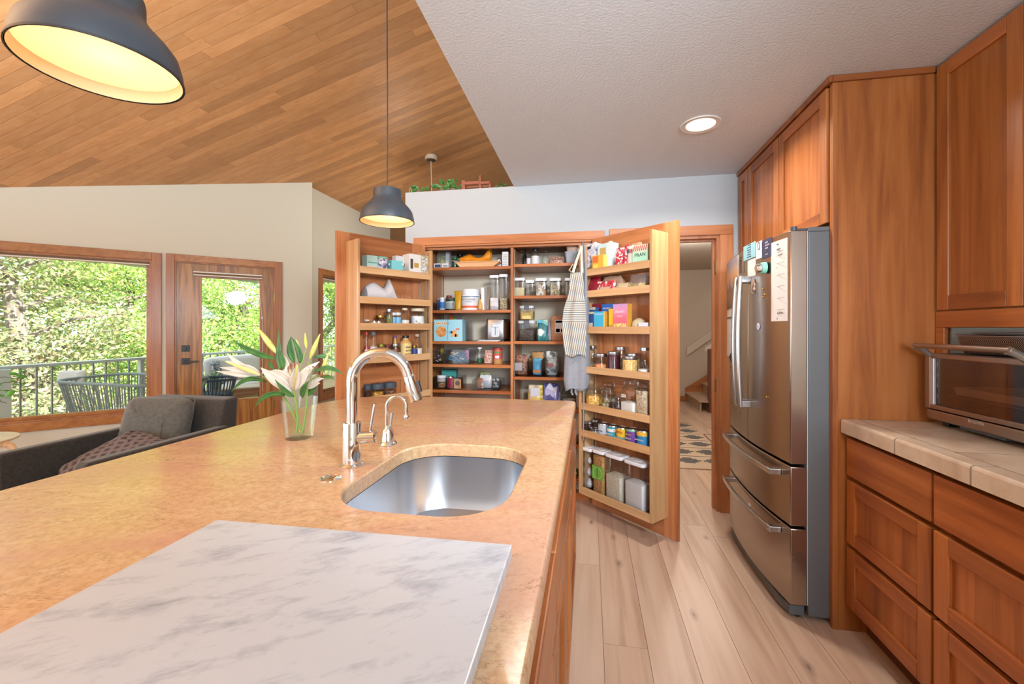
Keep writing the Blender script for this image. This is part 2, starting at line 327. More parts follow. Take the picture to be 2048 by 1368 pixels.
# window wall at 45 degrees
MW = Matrix.Translation((-6.477, 1.727, 0)) @ Matrix.Rotation(PI / 4, 4, 'Z')
def wz(sx): return ceil_z(-6.477 + 0.70711 * sx) + 0.02
W1A, W1B, W1Z0, W1Z1 = 0.55, 2.822, 0.432, 2.015
D1A, D1B, D1Z = 3.012, 3.952, 2.025
ww = MB(MW); T = 0.16
def wpoly(a, b, z0, z1=None): ww.prism([(a, z0), (b, z0), (b, wz(b) if z1 is None else z1), (a, wz(a) if z1 is None else z1)], 'y', 0, T)
wpoly(-1.2, W1A, 0); wpoly(W1A, W1B, 0, W1Z0); wpoly(W1A, W1B, W1Z1); wpoly(W1B, D1A, 0); wpoly(D1A, D1B, D1Z); wpoly(D1B, 4.243 + 0.115, 0)
struct('wall_left', ww, WALLM)
N0, N1, NZ0, NZ1 = 5.13, 5.80, 0.43, 2.015
wn = MB(); xx0, xx1 = -3.477 - T, -3.477
wn.box(xx0, xx1, 4.727, N0, 0, 3.12).box(xx0, xx1, N0, N1, 0, NZ0).box(xx0, xx1, N0, N1, NZ1, 3.12).box(xx0, xx1, N1, 7.10, 0, 3.12)
struct('wall_left_return', wn, WALLM)
# window 1: frame, casing, sash, pane
def window(name, M, a, b, z0, z1, nm):
    cw_ = 0.080
    fr = MB(M).box(a - cw_, a, -0.018, 0, z0 - cw_, z1 + cw_).box(b, b + cw_, -0.018, 0, z0 - cw_, z1 + cw_)
    f = fr.build(name, TRZ, None, bev=0.003, kind='structure')
    MB(M).box(a, b, -0.018, 0.0, z1, z1 + cw_).build('head_casing', TRX, f, bev=0.003)
    MB(M).box(a, b, -0.018, 0.0, z0 - cw_, z0).build('sill_casing', TRX, f, bev=0.003)
    jb = MB(M); jb.box(a, a + 0.018, 0, T, z0, z1).box(b - 0.018, b, 0, T, z0, z1).box(a + .018, b - .018, 0, T, z1 - 0.018, z1).box(a + .018, b - .018, 0, T, z0, z0 + 0.018); jb.build('jamb', TRZ, f)
    sh = MB(M); q0, q1 = 0.07, 0.105; sh.box(a + .018, a + .05, q0, q1, z0 + .018, z1 - .018).box(b - .05, b - .018, q0, q1, z0 + .018, z1 - .018).box(a + .05, b - .05, q0, q1, z1 - .05, z1 - .018).box(a + .05, b - .05, q0, q1, z0 + .018, z0 + .05)
    sh.build('sash', TRX, f, bev=0.002)
    MB(M).box(a + .05, b - .05, 0.085, 0.091, z0 + .05, z1 - .05).build('pane', PANE, f)
    return f
w1 = window('window_1', MW, W1A, W1B, W1Z0, W1Z1, 0)
MN = Matrix.Translation((-3.477, 4.727, 0)) @ Matrix.Rotation(PI / 2, 4, 'Z')
w2 = window('window_2', MN, N0 - 4.727, N1 - 4.727, NZ0, NZ1, 1)
# blind head rails
def blind(label, M, a, b, z, y0):
    t = thing('window_blind', label, 'blind', M @ Vector((a, 0, z)))
    t.rotation_euler = M.to_euler(); L = b - a
    bx('head_rail', P('blind rail', '#d9d6cf', 0.4), t, 0, L, y0, y0 + 0.03, -0.014, 0, 0.002)
    bx('slat_pack', P('dark blind', '#6e5233', 0.6), t, 0.004, L - .004, y0 + .004, y0 + .03, -0.034, -0.014)
    bx('bottom_rail', P('blind rail', '#d9d6cf', 0.4), t, 0, L, y0, y0 + 0.03, -0.046, -0.034, 0.002); return t
blind('raised blind with white rails at the head of the large window', MW, W1A + .02, W1B - .02, W1Z1 - 0.005, 0.015)
bn = blind('raised blind at the head of the narrow window behind the pantry door', MN, N0 - 4.727 + .02, N1 - 4.727 - .02, NZ1 - 0.005, 0.015)
# exterior door
dr = MB(MW).box(D1A - .075, D1A, -0.018, 0, 0, D1Z + .075).box(D1B, D1B + .075, -0.018, 0, 0, D1Z + .075).build('door_1', TRZ, None, bev=0.003, kind='structure')
MB(MW).box(D1A, D1B, -0.018, 0, D1Z, D1Z + .075).build('head_casing', TRX, dr, bev=0.003)
MB(MW).box(D1A, D1A + .012, 0, T, 0, D1Z).box(D1B - .012, D1B, 0, T, 0, D1Z).box(D1A + .012, D1B - .012, 0, T, D1Z - .012, D1Z).build('jamb', TRZ, dr)
GA, GB, GZ0, GZ1 = 3.245, 3.795, 0.50, 1.865
a, b = D1A + .014, D1B - .014
MB(MW).box(a, GA - .02, 0.01, 0.055, 0.01, D1Z - .014).box(GB + .02, b, 0.01, 0.055, 0.01, D1Z - .014).box(GA - .02, GB + .02, 0.01, 0.055, 0.01, GZ0 - .02).box(GA - .02, GB + .02, 0.01, 0.055, GZ1 + .02, D1Z - .014).build('door_slab', OAK, dr)
MB(MW).box(GA - .02, GA, 0.006, 0.06, GZ0 - .02, GZ1 + .02).box(GB, GB + .02, 0.006, 0.06, GZ0 - .02, GZ1 + .02).box(GA, GB, 0.006, 0.06, GZ0 - .02, GZ0).box(GA, GB, 0.006, 0.06, GZ1, GZ1 + .02).build('glazing_bead', TRZ, dr, bev=0.002)
MB(MW).box(GA, GB, 0.03, 0.036, GZ0, GZ1).build('pane', PANE, dr)
q = MB(MW).box(D1A + .055, D1A + .125, -0.004, 0.012, 1.055, 1.125).box(D1A + .08, D1A + .1, -0.022, -0.004, 1.075, 1.105); q.build('deadbolt', BLK, dr, bev=0.002)
MB(MW).box(D1A + .055, D1A + .125, -0.004, 0.012, 0.915, 0.985).box(D1A + .08, D1A + .10, -0.05, -0.004, 0.94, 0.96).box(D1A + .08, D1A + .205, -0.062, -0.046, 0.94, 0.957).build('handle', BLK, dr, bev=0.002)
for z in (0.36, 1.62): MB(MW).box(D1B - .02, D1B - .004, -0.012, 0.004, z, z + .1).build('hinge', BRASS, dr)
db = blind('thin raised blind with two white rails on the oak exterior door', MW, GA - .075, GB + .022, GZ1 + .062, -0.035)
cd = MB().tube([(0.60, -0.04, -.04), (0.645, -0.042, -.5), (0.648, -0.042, -1.35)], 0.0016, 5).lathe([(0.002, 0), (0.007, -.01), (0.008, -.03), (0.002, -.035)], 8, (0.645, -0.042, -.48)).lathe([(0.002, 0), (0.007, -.01), (0.008, -.03), (0.002, -.035)], 8, (0.648, -0.042, -1.12)); cd.build('pull_cord', WPL, db)
# doorway to the hall
hd = MB().box(HX0 - .085, HX0, WY - .018, WY, 0, HZ).box(HX1, HX1 + .085, WY - .018, WY, 0, HZ).build('door_2', PDZ, None, bev=0.003, kind='structure')
bx('head_casing', PDX, hd, HX0 - .085, HX1 + .085, WY - .018, WY, HZ, HZ + .07, 0.003)
MB().box(HX0, HX0 + .02, WY, WY + .12, 0, HZ).box(HX1 - .02, HX1, WY, WY + .12, 0, HZ).box(HX0 + .02, HX1 - .02, WY, WY + .12, HZ - .02, HZ).build('jamb', PDZ, hd)
MB().box(HX1 - .035, HX1 - .02, WY + .05, WY + .075, 0, HZ).box(HX0 + .02, HX1 - .035, WY + .05, WY + .075, HZ - .035, HZ - .02).build('door_stop', PDZ, hd)
for z in (0.85, 1.70): bx('hinge', BRASS, hd, HX1 - .024, HX1 - .019, WY + .004, WY + .04, z, z + .09)
# outdoor structure
struct('deck_floor', MB().prism([(-6.85, 1.60), (-3.65, 4.80), (-3.65, 13), (-6.85, 13)], 'z', -0.12, -0.05), P('pale deck boards', '#cfcdc6', 0.7))
struct('eave', MB().prism([(-6.05, 2.40), (-3.68, 4.77), (-3.68, 7.09), (-6.05, 7.09)], 'z', 2.14, 2.25), P('eave paint', '#b9bdb8', 0.7))
struct('hillside', MB().prism([(-7.2, -2.8), (-60, -9), (-60, -10), (-7.2, -4)], 'y', -30, 60), speck('hillside scrub', ['#5d6b38', '#7d8a4a', '#8a7a58', '#6a7440', '#a39a70'], 6, 0.9))
# loft ledge cap, recessed light
def can(loc, label, grp):
    t = thing('recessed_light', label, 'ceiling light', loc, 0, grp)
    MB().lathe([(0.098, 0), (0.103, -0.004), (0.100, -0.008), (0.075, -0.006), (0.070, 0.0), (0.070, 0.03)], 36, cap0=False, cap1=False).build('trim_ring', P('can trim', '#d8d2cc', 0.4), t, True)
    MB().lathe([(0.0745, -0.0045), (0.0745, -0.002)], 36).build('lens', P('lit lens', '#fff0d8', 0.5, emit=5.0), t, True)
    d = bpy.data.lights.new('can_lamp', 'AREA'); d.shape = 'DISK'; d.size = 0.13; d.energy = 16; d.color = (1, 0.93, 0.83); d.spread = math.radians(150)
    o = bpy.data.objects.new('can_lamp', d); COL.objects.link(o); o.parent = t; o.location = (0, 0, -0.009)
can((0.588, 2.434, CZ), 'lit round recessed ceiling light above the floor near the fridge', None)
# ------------------------------------------------------------------ island
ic = thing('island_cabinet', 'cherry kitchen island cabinet with drawers below the stone counter', 'cabinet', (0, 0, 0))
MB().box(-1.10, -1.08, -0.35, 2.24, 0.10, 0.872).box(-1.08, -0.125, 2.22, 2.24, 0.10, 0.872).box(-1.08, -0.125, -0.35, -0.33, 0.10, 0.872).box(-1.08, -0.125, -0.33, 2.22, 0.10, 0.118).box(-0.125, -0.105, -0.35, 2.24, 0.10, 0.872).build('body', CHZ, ic)
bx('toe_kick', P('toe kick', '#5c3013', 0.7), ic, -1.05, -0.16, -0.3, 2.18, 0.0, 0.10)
MB().box(-0.105, -0.088, -0.35, 2.24, 0.835, 0.872).box(-0.105, -0.088, -0.35, 2.24, 0.10, 0.125).box(-0.105, -0.088, 2.205, 2.24, 0.125, .835).box(-0.105, -0.088, 1.60, 1.64, 0.125, .835).box(-0.105, -0.088, 0.86, 0.90, 0.125, .835).build('face_frame', CHY, ic)
def front_x(parent, y0, y1, z0, z1, xf, th, panel=True, name='drawer', sgn=1):
    """slab or frame-and-panel front lying in a constant-x plane; xf = outer face, th = thickness towards +x*sgn"""
    def B(x0, x1, *r): return (min(x0, x1), max(x0, x1)) + r
    xb = xf + th * sgn
    if not panel:
        return bx(name, CHY, parent, *B(xf, xb, y0, y1, z0, z1), 0.004)
    w = 0.058; o = sub(name, parent)
    for ya, yb in ((y0, y0 + w), (y1 - w, y1)): bx('stile', CHZ, o, *B(xf, xb, ya, yb, z0, z1), 0.003)
    for za, zb_ in ((z1 - w, z1), (z0, z0 + w)): bx('rail', CHY, o, *B(xf, xb, y0 + w, y1 - w, za, zb_), 0.003)
    n = max(3, round((y1 - y0 - 2*w) / 0.085)); pz = (y1 - y0 - 2*w) / n
    for k in range(n): bx('panel_board', CHZ, o, *B(xf + 0.011*sgn, xb - 0.001*sgn, y0 + w + pz*k, y0 + w + pz*(k+1), z0 + w, z1 - w))
    return o
for (y0, y1) in ((1.625, 2.218), (0.885, 1.612), (-0.3, 0.872)):
    front_x(ic, y0, y1, 0.70, 0.845, -0.066, 0.02, False, 'drawer', -1)
ym = 1.25
front_x(ic, 1.625, 2.218, 0.415, 0.685, -0.066, 0.02, True, 'drawer', -1); front_x(ic, 1.625, 2.218, 0.125, 0.40, -0.066, 0.02, True, 'drawer', -1)
front_x(ic, 0.885, ym - .004, 0.125, 0.685, -0.066, 0.02, True, 'cabinet_door', -1); front_x(ic, ym + .004, 1.612, 0.125, 0.685, -0.066, 0.02, True, 'cabinet_door', -1)
front_x(ic, 0.27, 0.872, 0.125, 0.685, -0.066, 0.02, True, 'cabinet_door', -1); front_x(ic, -0.3, 0.255, 0.125, 0.685, -0.066, 0.02, True, 'cabinet_door', -1)
# stone
def stone():
    m = bpy.data.materials.new('golden limestone'); m.use_nodes = True; q = NT(m); q.b.inputs['Roughness'].default_value = 0.25; q.b.inputs['Specular IOR Level'].default_value = 0.4
    tc = q.n('ShaderNodeTexCoord'); mp = q.n('ShaderNodeMapping', vector_type='TEXTURE'); mp.inputs['Scale'].default_value = (1.0, .36, 1.0); mp.inputs['Rotation'].default_value = (0, 0, 0.2); q.l(tc.outputs['Object'], mp.inputs['Vector'])
    n1 = q.n('ShaderNodeTexNoise', i_Scale=2.2, i_Detail=9.0, i_Roughness=0.62, i_Distortion=1.1); q.l(mp.outputs[0], n1.inputs['Vector'])
    r1 = q.ramp([(0.28, '#ac8058'), (0.42, '#bf9a73'), (0.55, '#c8a983'), (0.70, '#bd916c')]); q.l(n1.outputs[0], r1.inputs[0])
    n2 = q.n('ShaderNodeTexNoise', i_Scale=75.0, i_Detail=5.0, i_Roughness=0.75); q.l(tc.outputs['Object'], n2.inputs['Vector'])
    r2 = q.ramp([(0.32, '#a2744a'), (0.5, '#c9a27a'), (0.68, '#dabd9a')]); q.l(n2.outputs[0], r2.inputs[0])
    c = q.mix(0.5, r1.outputs[0], r2.outputs[0])
    n3 = q.n('ShaderNodeTexNoise', i_Scale=1.6, i_Detail=3.0, i_Distortion=0.8); q.l(mp.outputs[0], n3.inputs['Vector'])
    r3 = q.ramp([(0.48, 0.0), (0.62, 0.6)]); q.l(n3.outputs[0], r3.inputs[0]); c = q.mix(r3.outputs[0], c, lin('#c0907c'))
    vn = q.n('ShaderNodeTexNoise', i_Scale=3.2, i_Detail=10.0, i_Roughness=0.7, i_Distortion=2.0); q.l(mp.outputs[0], vn.inputs['Vector'])
    ab = q.n('ShaderNodeMath', operation='ABSOLUTE'); sb = q.n('ShaderNodeMath', operation='SUBTRACT'); q.l(vn.outputs[0], sb.inputs[0]); sb.inputs[1].default_value = 0.5; q.l(sb.outputs[0], ab.inputs[0])
    r4 = q.ramp([(0.0, 0.8), (0.009, 0.0)]); q.l(ab.outputs[0], r4.inputs[0]); mk = q.n('ShaderNodeMath', operation='MULTIPLY'); q.l(r4.outputs[0], mk.inputs[0]); r5 = q.ramp([(0.46, 0.0), (0.54, 1.0)]); q.l(n1.outputs[0], r5.inputs[0]); q.l(r5.outputs[0], mk.inputs[1])
    c = q.mix(mk.outputs[0], c, lin('#7a4a30')); q.l(c, q.b.inputs['Base Color']); q.bump(n2.outputs[0], 0.05, 0.001); return m
STONE = stone()
CT = 0.915
out_poly = [(-0.070, -0.45), (-0.070, 2.30), (-0.074, 2.322), (-0.086, 2.335), (-0.105, 2.338)]
out_poly += [(-0.86, 2.338), (-1.06, 2.325), (-1.20, 2.293), (-1.285, 2.24), (-1.345, 2.16), (-1.385, 2.05), (-1.402, 1.90), (-1.405, -0.45)]
skx, sky, skw, skd = -0.386, 1.118, 0.405, 0.537
sink_poly = rrect(skw, skd, 0.135, 8, skx, sky)
def ray_poly(c, a, poly):
    dx, dy = math.cos(a), math.sin(a); best = None
    for i in range(len(poly)):
        x1, y1 = poly[i][0] - c[0], poly[i][1] - c[1]; x2, y2 = poly[(i+1) % len(poly)][0] - c[0], poly[(i+1) % len(poly)][1] - c[1]
        den = dx * (y2 - y1) - dy * (x2 - x1)
        if abs(den) < 1e-12: continue
        t = (x1 * (y2 - y1) - y1 * (x2 - x1)) / den; s_ = (x1 * dy - y1 * dx) / den
        if t > 0 and -1e-9 <= s_ <= 1 + 1e-9 and (best is None or t > best): best = t
    return (c[0] + dx * best, c[1] + dy * best)
sc_ = (skx, sky)
angs = sorted(set([round(math.atan2(y - sky, x - skx), 5) for x, y in out_poly + sink_poly] + [round(-PI + 2*PI*i/48, 5) for i in range(48)]))
OUT = [ray_poly(sc_, a, out_poly) for a in angs]; INN = [ray_poly(sc_, a, sink_poly) for a in angs]
def inset(p, d): v = Vector((p[0] - sc_[0], p[1] - sc_[1])); k = 1 - d / v.length; return (sc_[0] + v.x * k, sc_[1] + v.y * k)
rings = [[(*p, CT - .04) for p in INN], [(*p, CT - 0.004) for p in INN], [(*inset(p, -0.004), CT) for p in INN]]
for z, d in ((CT, .012), (CT - .002, .006), (CT - .006, .002), (CT - .013, 0), (CT - .030, 0), (CT - .037, .003), (CT - .040, .010)): rings.append([(*inset(p, d), z) for p in OUT])
it = MB().loft(rings, closed=True).build('island_countertop', STONE, None, True)
tag(it, 'long golden beige stone island worktop with rounded edges and sink cut-out', 'countertop')
# sink
sk = MB(); lev = [(CT - .040, -.012), (CT - .042, .0), (CT - .06, .0), (CT - .17, .012), (CT - .205, .03), (CT - .215, .06), (CT - .219, .12)]
sr = []
for z, d in lev:
    sr.append([(skx + (x - skx) * (1 - d / 0.22), sky + (y - sky) * (1 - d / 0.28), z) for x, y in sink_poly])
so = thing('kitchen_sink', 'undermounted stainless steel sink bowl in the stone island worktop', 'sink', (0, 0, 0))
MB().loft(sr, cap0=False).build('bowl', SSINK, so, True)
MB().lathe([(0.044, 0.001), (0.047, 0.004), (0.040, 0.003), (0.034, -0.002), (0.01, -0.003)], 24, (skx + .02, sky + .03, CT - .219)).build('drain', CHROME, so, True)
# faucet
fx, fy = -0.667, 1.123
fc = thing('kitchen_faucet', 'tall chrome gooseneck pull-down faucet behind the sink', 'faucet', (fx, fy, CT), 0.17)
MB().lathe([(0.033, 0), (0.034, .003), (0.030, .006), (0.0262, .008), (0.0258, .118), (0.0245, .122), (0.016, .123)], 32).build('body', CHROME, fc, True)
arc = [(0, 0, .12), (0, 0, .235)] + [(0.082 - 0.082 * math.cos(a), 0, .238 + 0.082 * math.sin(a)) for a in [PI * .93 * k / 18 for k in range(19)]]
MB().tube(arc, 0.0155, 20).build('spout', CHROME, fc, True)
p = Vector(arc[-1]); d = (Vector(arc[-1]) - Vector(arc[-2])).normalized()
hs = MB().tube([p + d*.001, p + d*.004, p + d*.03, p + d*.072, p + d*.076], [.0155, .0168, .0180, .0200, .0185], 20).build('spray_head', CHROME, fc, True)
pb = p + d*.035 + Vector((.0195, 0, .002)); MB().tube([pb + d*-.016, pb + d*.016], [.006, .0055], 10).build('spray_button', BLK, hs, True)
MB().tube([(0.02, 0, .078), (0.052, 0, .080), (0.066, 0, .0808), (0.069, 0, .081)], [.0175, .0175, .0175, .0135], 20).build('handle_hub', CHROME, fc, True)
MB().tube([(.052, 0, .094), (.058, 0, .13), (.066, 0, .175)], [.0035, .0042, .0048], 10).build('lever', CHROME, fc, True)
hw = thing('water_dispenser', 'small chrome hot water dispenser tap beyond the tall faucet', 'faucet', (-0.665, 1.342, CT), 0.17)
MB().lathe([(.029, 0), (.030, .004), (.027, .009), (.022, .013), (.020, .03), (.016, .048), (.010, .060), (.006, .064)], 24).build('bell_base', CHROME, hw, True)
arc = [(-.004, 0, .055), (-.004, 0, .125)] + [(.029 - .033 * math.cos(a), 0, .127 + .034 * math.sin(a)) for a in [PI * k / 14 for k in range(15)]] + [(.0625, 0, .10)]
MB().tube(arc, .0058, 12).build('spout', CHROME, hw, True)
MB().lathe([(.004, .012), (.009, .006), (.010, 0), (.008, -.008), (.005, -.011)], 14, (.0625, 0, .092)).build('nozzle', CHROME, hw, True)
MB().tube([(.008, 0, .058), (.012, 0, .085), (.016, 0, .108)], [.004, .0055, .0085], 12).build('lever', CHROME, hw, True)
ab_ = thing('air_switch', 'flat round chrome push button set in the worktop left of the sink', 'button', (-.661, 1.012, CT))
MB().lathe([(.027, 0), (.027, .002), (.022, .004), (.019, .002), (.017, .003), (.012, .0045), (0.001, .005)], 28).build('button', CHROME, ab_, True)
mb_ = thing('marble_board', 'large white marble pastry slab with grey veins on the island', 'board', (-0.413, 0.40, CT), 0.012)
def marble():
    m = bpy.data.materials.new('white marble'); m.use_nodes = True; q = NT(m); q.b.inputs['Roughness'].default_value = 0.28
    tc = q.n('ShaderNodeTexCoord'); mp = q.n('ShaderNodeMapping', vector_type='TEXTURE'); mp.inputs['Scale'].default_value = (1, .36, 1); mp.inputs['Rotation'].default_value = (0, 0, 0.55); q.l(tc.outputs['Object'], mp.inputs['Vector'])
    n1 = q.n('ShaderNodeTexNoise', i_Scale=11.0, i_Detail=9.0, i_Roughness=0.7, i_Distortion=0.2); q.l(mp.outputs[0], n1.inputs['Vector'])
    r1 = q.ramp([(0.28, '#8a929f'), (0.40, '#abb2bc'), (0.50, '#bfc5cd')]); q.l(n1.outputs[0], r1.inputs[0]); q.l(r1.outputs[0], q.b.inputs['Base Color']); return m
MB().box(-0.288, 0.288, -0.42, 0.315, 0, 0.022).build('slab', marble(), mb_, bev=0.002)
# ------------------------------------------------------------------ right-hand cabinets
PY = 2.076
tp = thing('fridge_side_panel', 'tall full-height cherry panel beside the steel fridge', 'cabinet panel', (0, 0, 0))
bx('panel', CHZ, tp, 1.062, 1.755, PY, PY + 0.019, 0, CZ - .028)
bx('edge_stile', CHZ, tp, 1.040, 1.062, PY - .003, PY + 0.021, 0, CZ - .028, 0.002)
MB().box(1.034, 1.42, PY - .012, PY, CZ - .028, CZ - .001).box(1.022, 1.04, PY - .012, 3.245, CZ - .028, CZ - .001).build('crown_strip', CHX, tp, bev=0.002)
ft = thing('over_fridge_cabinet', 'cherry cabinet with three doors above the steel fridge', 'cabinet', (0, 0, 0))
bx('body', CHZ, ft, 1.062, 1.755, PY + .023, 3.245, 1.765, CZ - .03)
for (y0, y1) in ((2.105, 2.590), (2.598, 3.052), (3.060, 3.235)): front_x(ft, y0, y1, 1.772, CZ - .034, 1.030, 0.019, True, 'cabinet_door')
bx('filler_panel', CHZ, ft, 1.050, 1.07, 2.99, 3.245, 0.02, 1.765)
uc = thing('upper_cabinet', 'cherry wall cabinet hanging over the toaster oven', 'cabinet', (0, 0, 0))
bx('body', CHZ, uc, 1.442, 1.755, 0.75, PY - .002, 1.375, CZ - .002)
MB().box(1.424, 1.441, 0.75, PY - .004, 1.309, 1.375).box(1.424, 1.441, 2.03, PY - .004, 1.20, 1.309).build('bottom_rail', CHY, uc, bev=0.002)
for (y0, y1) in ((1.702, 2.062), (1.33, 1.694), (0.95, 1.322)): front_x(uc, y0, y1, 1.380, CZ - .012, 1.420, 0.02, True, 'cabinet_door')
bc = thing('base_cabinet', 'cherry base cabinet of plain and panelled drawers under the tile counter', 'cabinet', (0, 0, 0))
bx('body', CHZ, bc, 1.135, 1.755, 0.55, PY - .004, 0.10, 0.855)
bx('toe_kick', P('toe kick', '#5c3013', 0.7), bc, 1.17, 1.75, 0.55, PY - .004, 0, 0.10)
for (y0, y1) in ((1.602, 2.060), (1.085, 1.590), (0.57, 1.073)):
    front_x(bc, y0, y1, 0.678, 0.838, 1.086, 0.021, False); front_x(bc, y0, y1, 0.390, 0.660, 1.086, 0.021); front_x(bc, y0, y1, 0.122, 0.372, 1.086, 0.021)
tt = thing('tile_countertop', 'beige stone tile counter with rounded edge tiles under the toaster oven', 'countertop', (0, 0, 0))
bx('grout_bed', P('grout', '#43372c', 0.9), tt, 1.079, 1.755, 0.55, PY - .003, 0.857, 0.9141)
def tilem():
    m = bpy.data.materials.new('travertine tile'); m.use_nodes = True; q = NT(m); q.b.inputs['Roughness'].default_value = 0.35
    tc = q.n('ShaderNodeTexCoord'); oi = q.n('ShaderNodeObjectInfo'); ad = q.n('ShaderNodeVectorMath', operation='ADD'); q.l(tc.outputs['Object'], ad.inputs[0])
    cx = q.n('ShaderNodeCombineXYZ'); mu = q.n('ShaderNodeMath', operation='MULTIPLY'); q.l(oi.outputs['Random'], mu.inputs[0]); mu.inputs[1].default_value = 20; q.l(mu.outputs[0], cx.inputs[0]); q.l(cx.outputs[0], ad.inputs[1])
    n1 = q.n('ShaderNodeTexNoise', i_Scale=9.0, i_Detail=8.0, i_Roughness=0.65); q.l(ad.outputs[0], n1.inputs['Vector']); r1 = q.ramp([(0.3, '#a88f78'), (0.5, '#bda791'), (0.7, '#cbb9a4')]); q.l(n1.outputs[0], r1.inputs[0]); q.l(r1.outputs[0], q.b.inputs['Base Color']); q.bump(n1.outputs[0], .05, .001); return m
TILE = tilem(); g = 0.0033
for k in range(-1, 5):
    y1 = 2.05 - 0.309 * k if k >= 0 else PY - .004; y0 = 2.05 - 0.309 * (k + 1)
    if k == -1: continue
    y1 = PY - .004 if k == 0 else y1
    MB().prism([(1.070, 0.858), (1.070, 0.906), (1.0725, 0.912), (1.078, 0.9152), (1.137 - g, 0.9152), (1.137 - g, 0.9100), (1.0785, 0.9100), (1.0785, 0.858)], 'y', max(y0 + g, .55), y1 - g).build('edge_tile', TILE, tt)
for i, (x0, x1) in enumerate(((1.137, 1.452), (1.452, 1.755))):
    ys = [PY - .004, 1.91, 1.58, 1.25, 0.92, 0.59]
    for y1, y0 in zip(ys, ys[1:]): bx('tile', TILE, tt, x0 + g, x1 - g, y0 + g, y1 - g, 0.9100, 0.915, 0.0008)
# toaster oven
OVX = 1.36
ov = thing('toaster_oven', 'stainless toaster oven with glass door on the tile counter', 'oven', (0, 0, 0))
y0, y1 = 1.47, 2.035; zb, zt = 0.938, 1.205
OVD = P('oven dark casing', '#2a2624', 0.35)
MB().box(OVX + .03, 1.735, y0 + .008, y0 + .10, zb + .004, zt).box(OVX + .03, 1.735, y1 - .022, y1 - .008, zb + .004, zt).box(OVX + .03, 1.735, y0 + .10, y1 - .022, zb + .004, zb + .04).box(OVX + .03, 1.735, y0 + .10, y1 - .022, zt - .012, zt).box(1.70, 1.735, y0 + .10, y1 - .022, zb + .04, zt - .012).build('body', OVD, ov, bev=.004)
MB().box(OVX + .005, OVX + .03, y0, y1, zb, 0.978).build('lower_panel', SSO, ov, bev=0.006)
gm = MB(); wy0, wy1, wz0, wz1 = 1.585, 2.008, 1.0, 1.186
gm.box(OVX, OVX + .03, wy1, y1, 0.982, zt).box(OVX, OVX + .03, y0, wy0, 0.982, zt).box(OVX, OVX + .03, wy0, wy1, 0.982, wz0).box(OVX, OVX + .03, wy0, wy1, wz1, zt)
gm.build('door_frame', SSO, ov, bev=0.003)
MB().box(OVX - .002, OVX + .008, wy1 - .022, wy1, wz0, wz1).build('window_trim', P('pale trim', '#c4c6cc', 0.3, 0.6), ov, bev=0.002)
bx('glass', clear('oven glass', '#dccfc6', 0.08, 0.03), ov, OVX + .006, OVX + .010, wy0, wy1 - .022, wz0, wz1)
bx('cavity_lining', P('oven cavity', '#6a4c38', 0.5), ov, OVX + .032, 1.699, y0 + .1005, y0 + .102, zb + .041, zt - .013)
MB().prism([(1.40, 1.078), (1.41, 1.052), (1.66, 1.052), (1.67, 1.078), (1.675, 1.078), (1.664, 1.048), (1.406, 1.048), (1.395, 1.078)], 'y', 1.60, 1.945).box(1.405, 1.665, 1.943, 1.946, 1.05, 1.078).build('baking_tray', P('worn tray', '#c4b6a8', 0.5, 0.2), ov)
MB().tube([(OVX + .036, 1.99, 1.040), (OVX + .036, wy0, 1.040)], 0.0018, 6).tube([(OVX + .20, 1.99, 1.040), (OVX + .20, wy0, 1.040)], .0015, 6).tube([(OVX + .036, 1.985, 1.040), (OVX + .30, 1.985, 1.040)], .0015, 6).build('rack_wire', P('rack', '#b8927a', 0.3, 1.0), ov)
SCALE_W = P('printed scale', '#b9aea5', 0.6)
for z in (1.160, 1.118, 1.078, 1.036): MB().box(OVX + .0052, OVX + .0058, 1.977, 1.978, z - .009, z + .009).box(OVX + .0052, OVX + .0058, 1.972, 1.977, z - .0005, z + .0005).build('scale_mark', SCALE_W, ov)
RYX = (PI/2, 0, -PI/2)
text(ov, 'Breville', 0.021, (OVX + .0045, 1.805, 0.968), P('badge steel', '#d8d2cb', 0.3, 0.8), RYX, 'badge', ext=.001)
MB().tube([(OVX - .055, 2.005, 1.236), (OVX - .055, 1.60, 1.236)], 0.0105, 16).build('handle', SSO, ov, True)
for y in (2.008, 1.612): MB().tube([(OVX + .004, y + (.004 if y > 1.8 else -.004), 1.196), (OVX - .03, y, 1.224), (OVX - .056, y, 1.236), (OVX - .060, y, 1.236)], [.010, .0125, .0135, .008], 14).build('handle_bracket', P('handle bracket', '#a8a39d', 0.35, 0.8), ov, True)
for y in (1.61, 1.97): bx('foot', BLK, ov, OVX + .04, OVX + .075, y, y + .03, CT, zb + .006)
bx('crumb_tray', DGR, ov, OVX + .012, OVX + .03, 1.70, 1.88, 0.929, 0.942)
cr_ = thing('cooling_rack', 'wire mesh tray and rack stored on top of the toaster oven', 'rack', (0, 0, 0))
def meshm():
    m = bpy.data.materials.new('woven wire'); m.use_nodes = True; q = NT(m); q.b.inputs['Metallic'].default_value = 1; q.b.inputs['Roughness'].default_value = .35
    tc = q.n('ShaderNodeTexCoord'); ck = q.n('ShaderNodeTexChecker', i_Scale=260.0); q.l(tc.outputs['Object'], ck.inputs[0]); ck.inputs[1].default_value = lin('#b8b4ae'); ck.inputs[2].default_value = lin('#2c2a28'); q.l(ck.outputs[0], q.b.inputs['Base Color']); return m
MB().loft([[(1.44 + x * k + .11, 1.79 + y * k, z) for x, y in rrect(.24, .40, .03)] for z, k in ((1.2075, .86), (1.209, .92), (1.262, 1.0), (1.274, 1.0))]).build('basket', meshm(), cr_, True)
MB().tube([(x + 1.55, y + 1.79, 1.277) for x, y in rrect(.25, .41, .03)] + [(1.675, 1.79 + .175, 1.277)], .003, 6).build('rim', SILV, cr_, True)
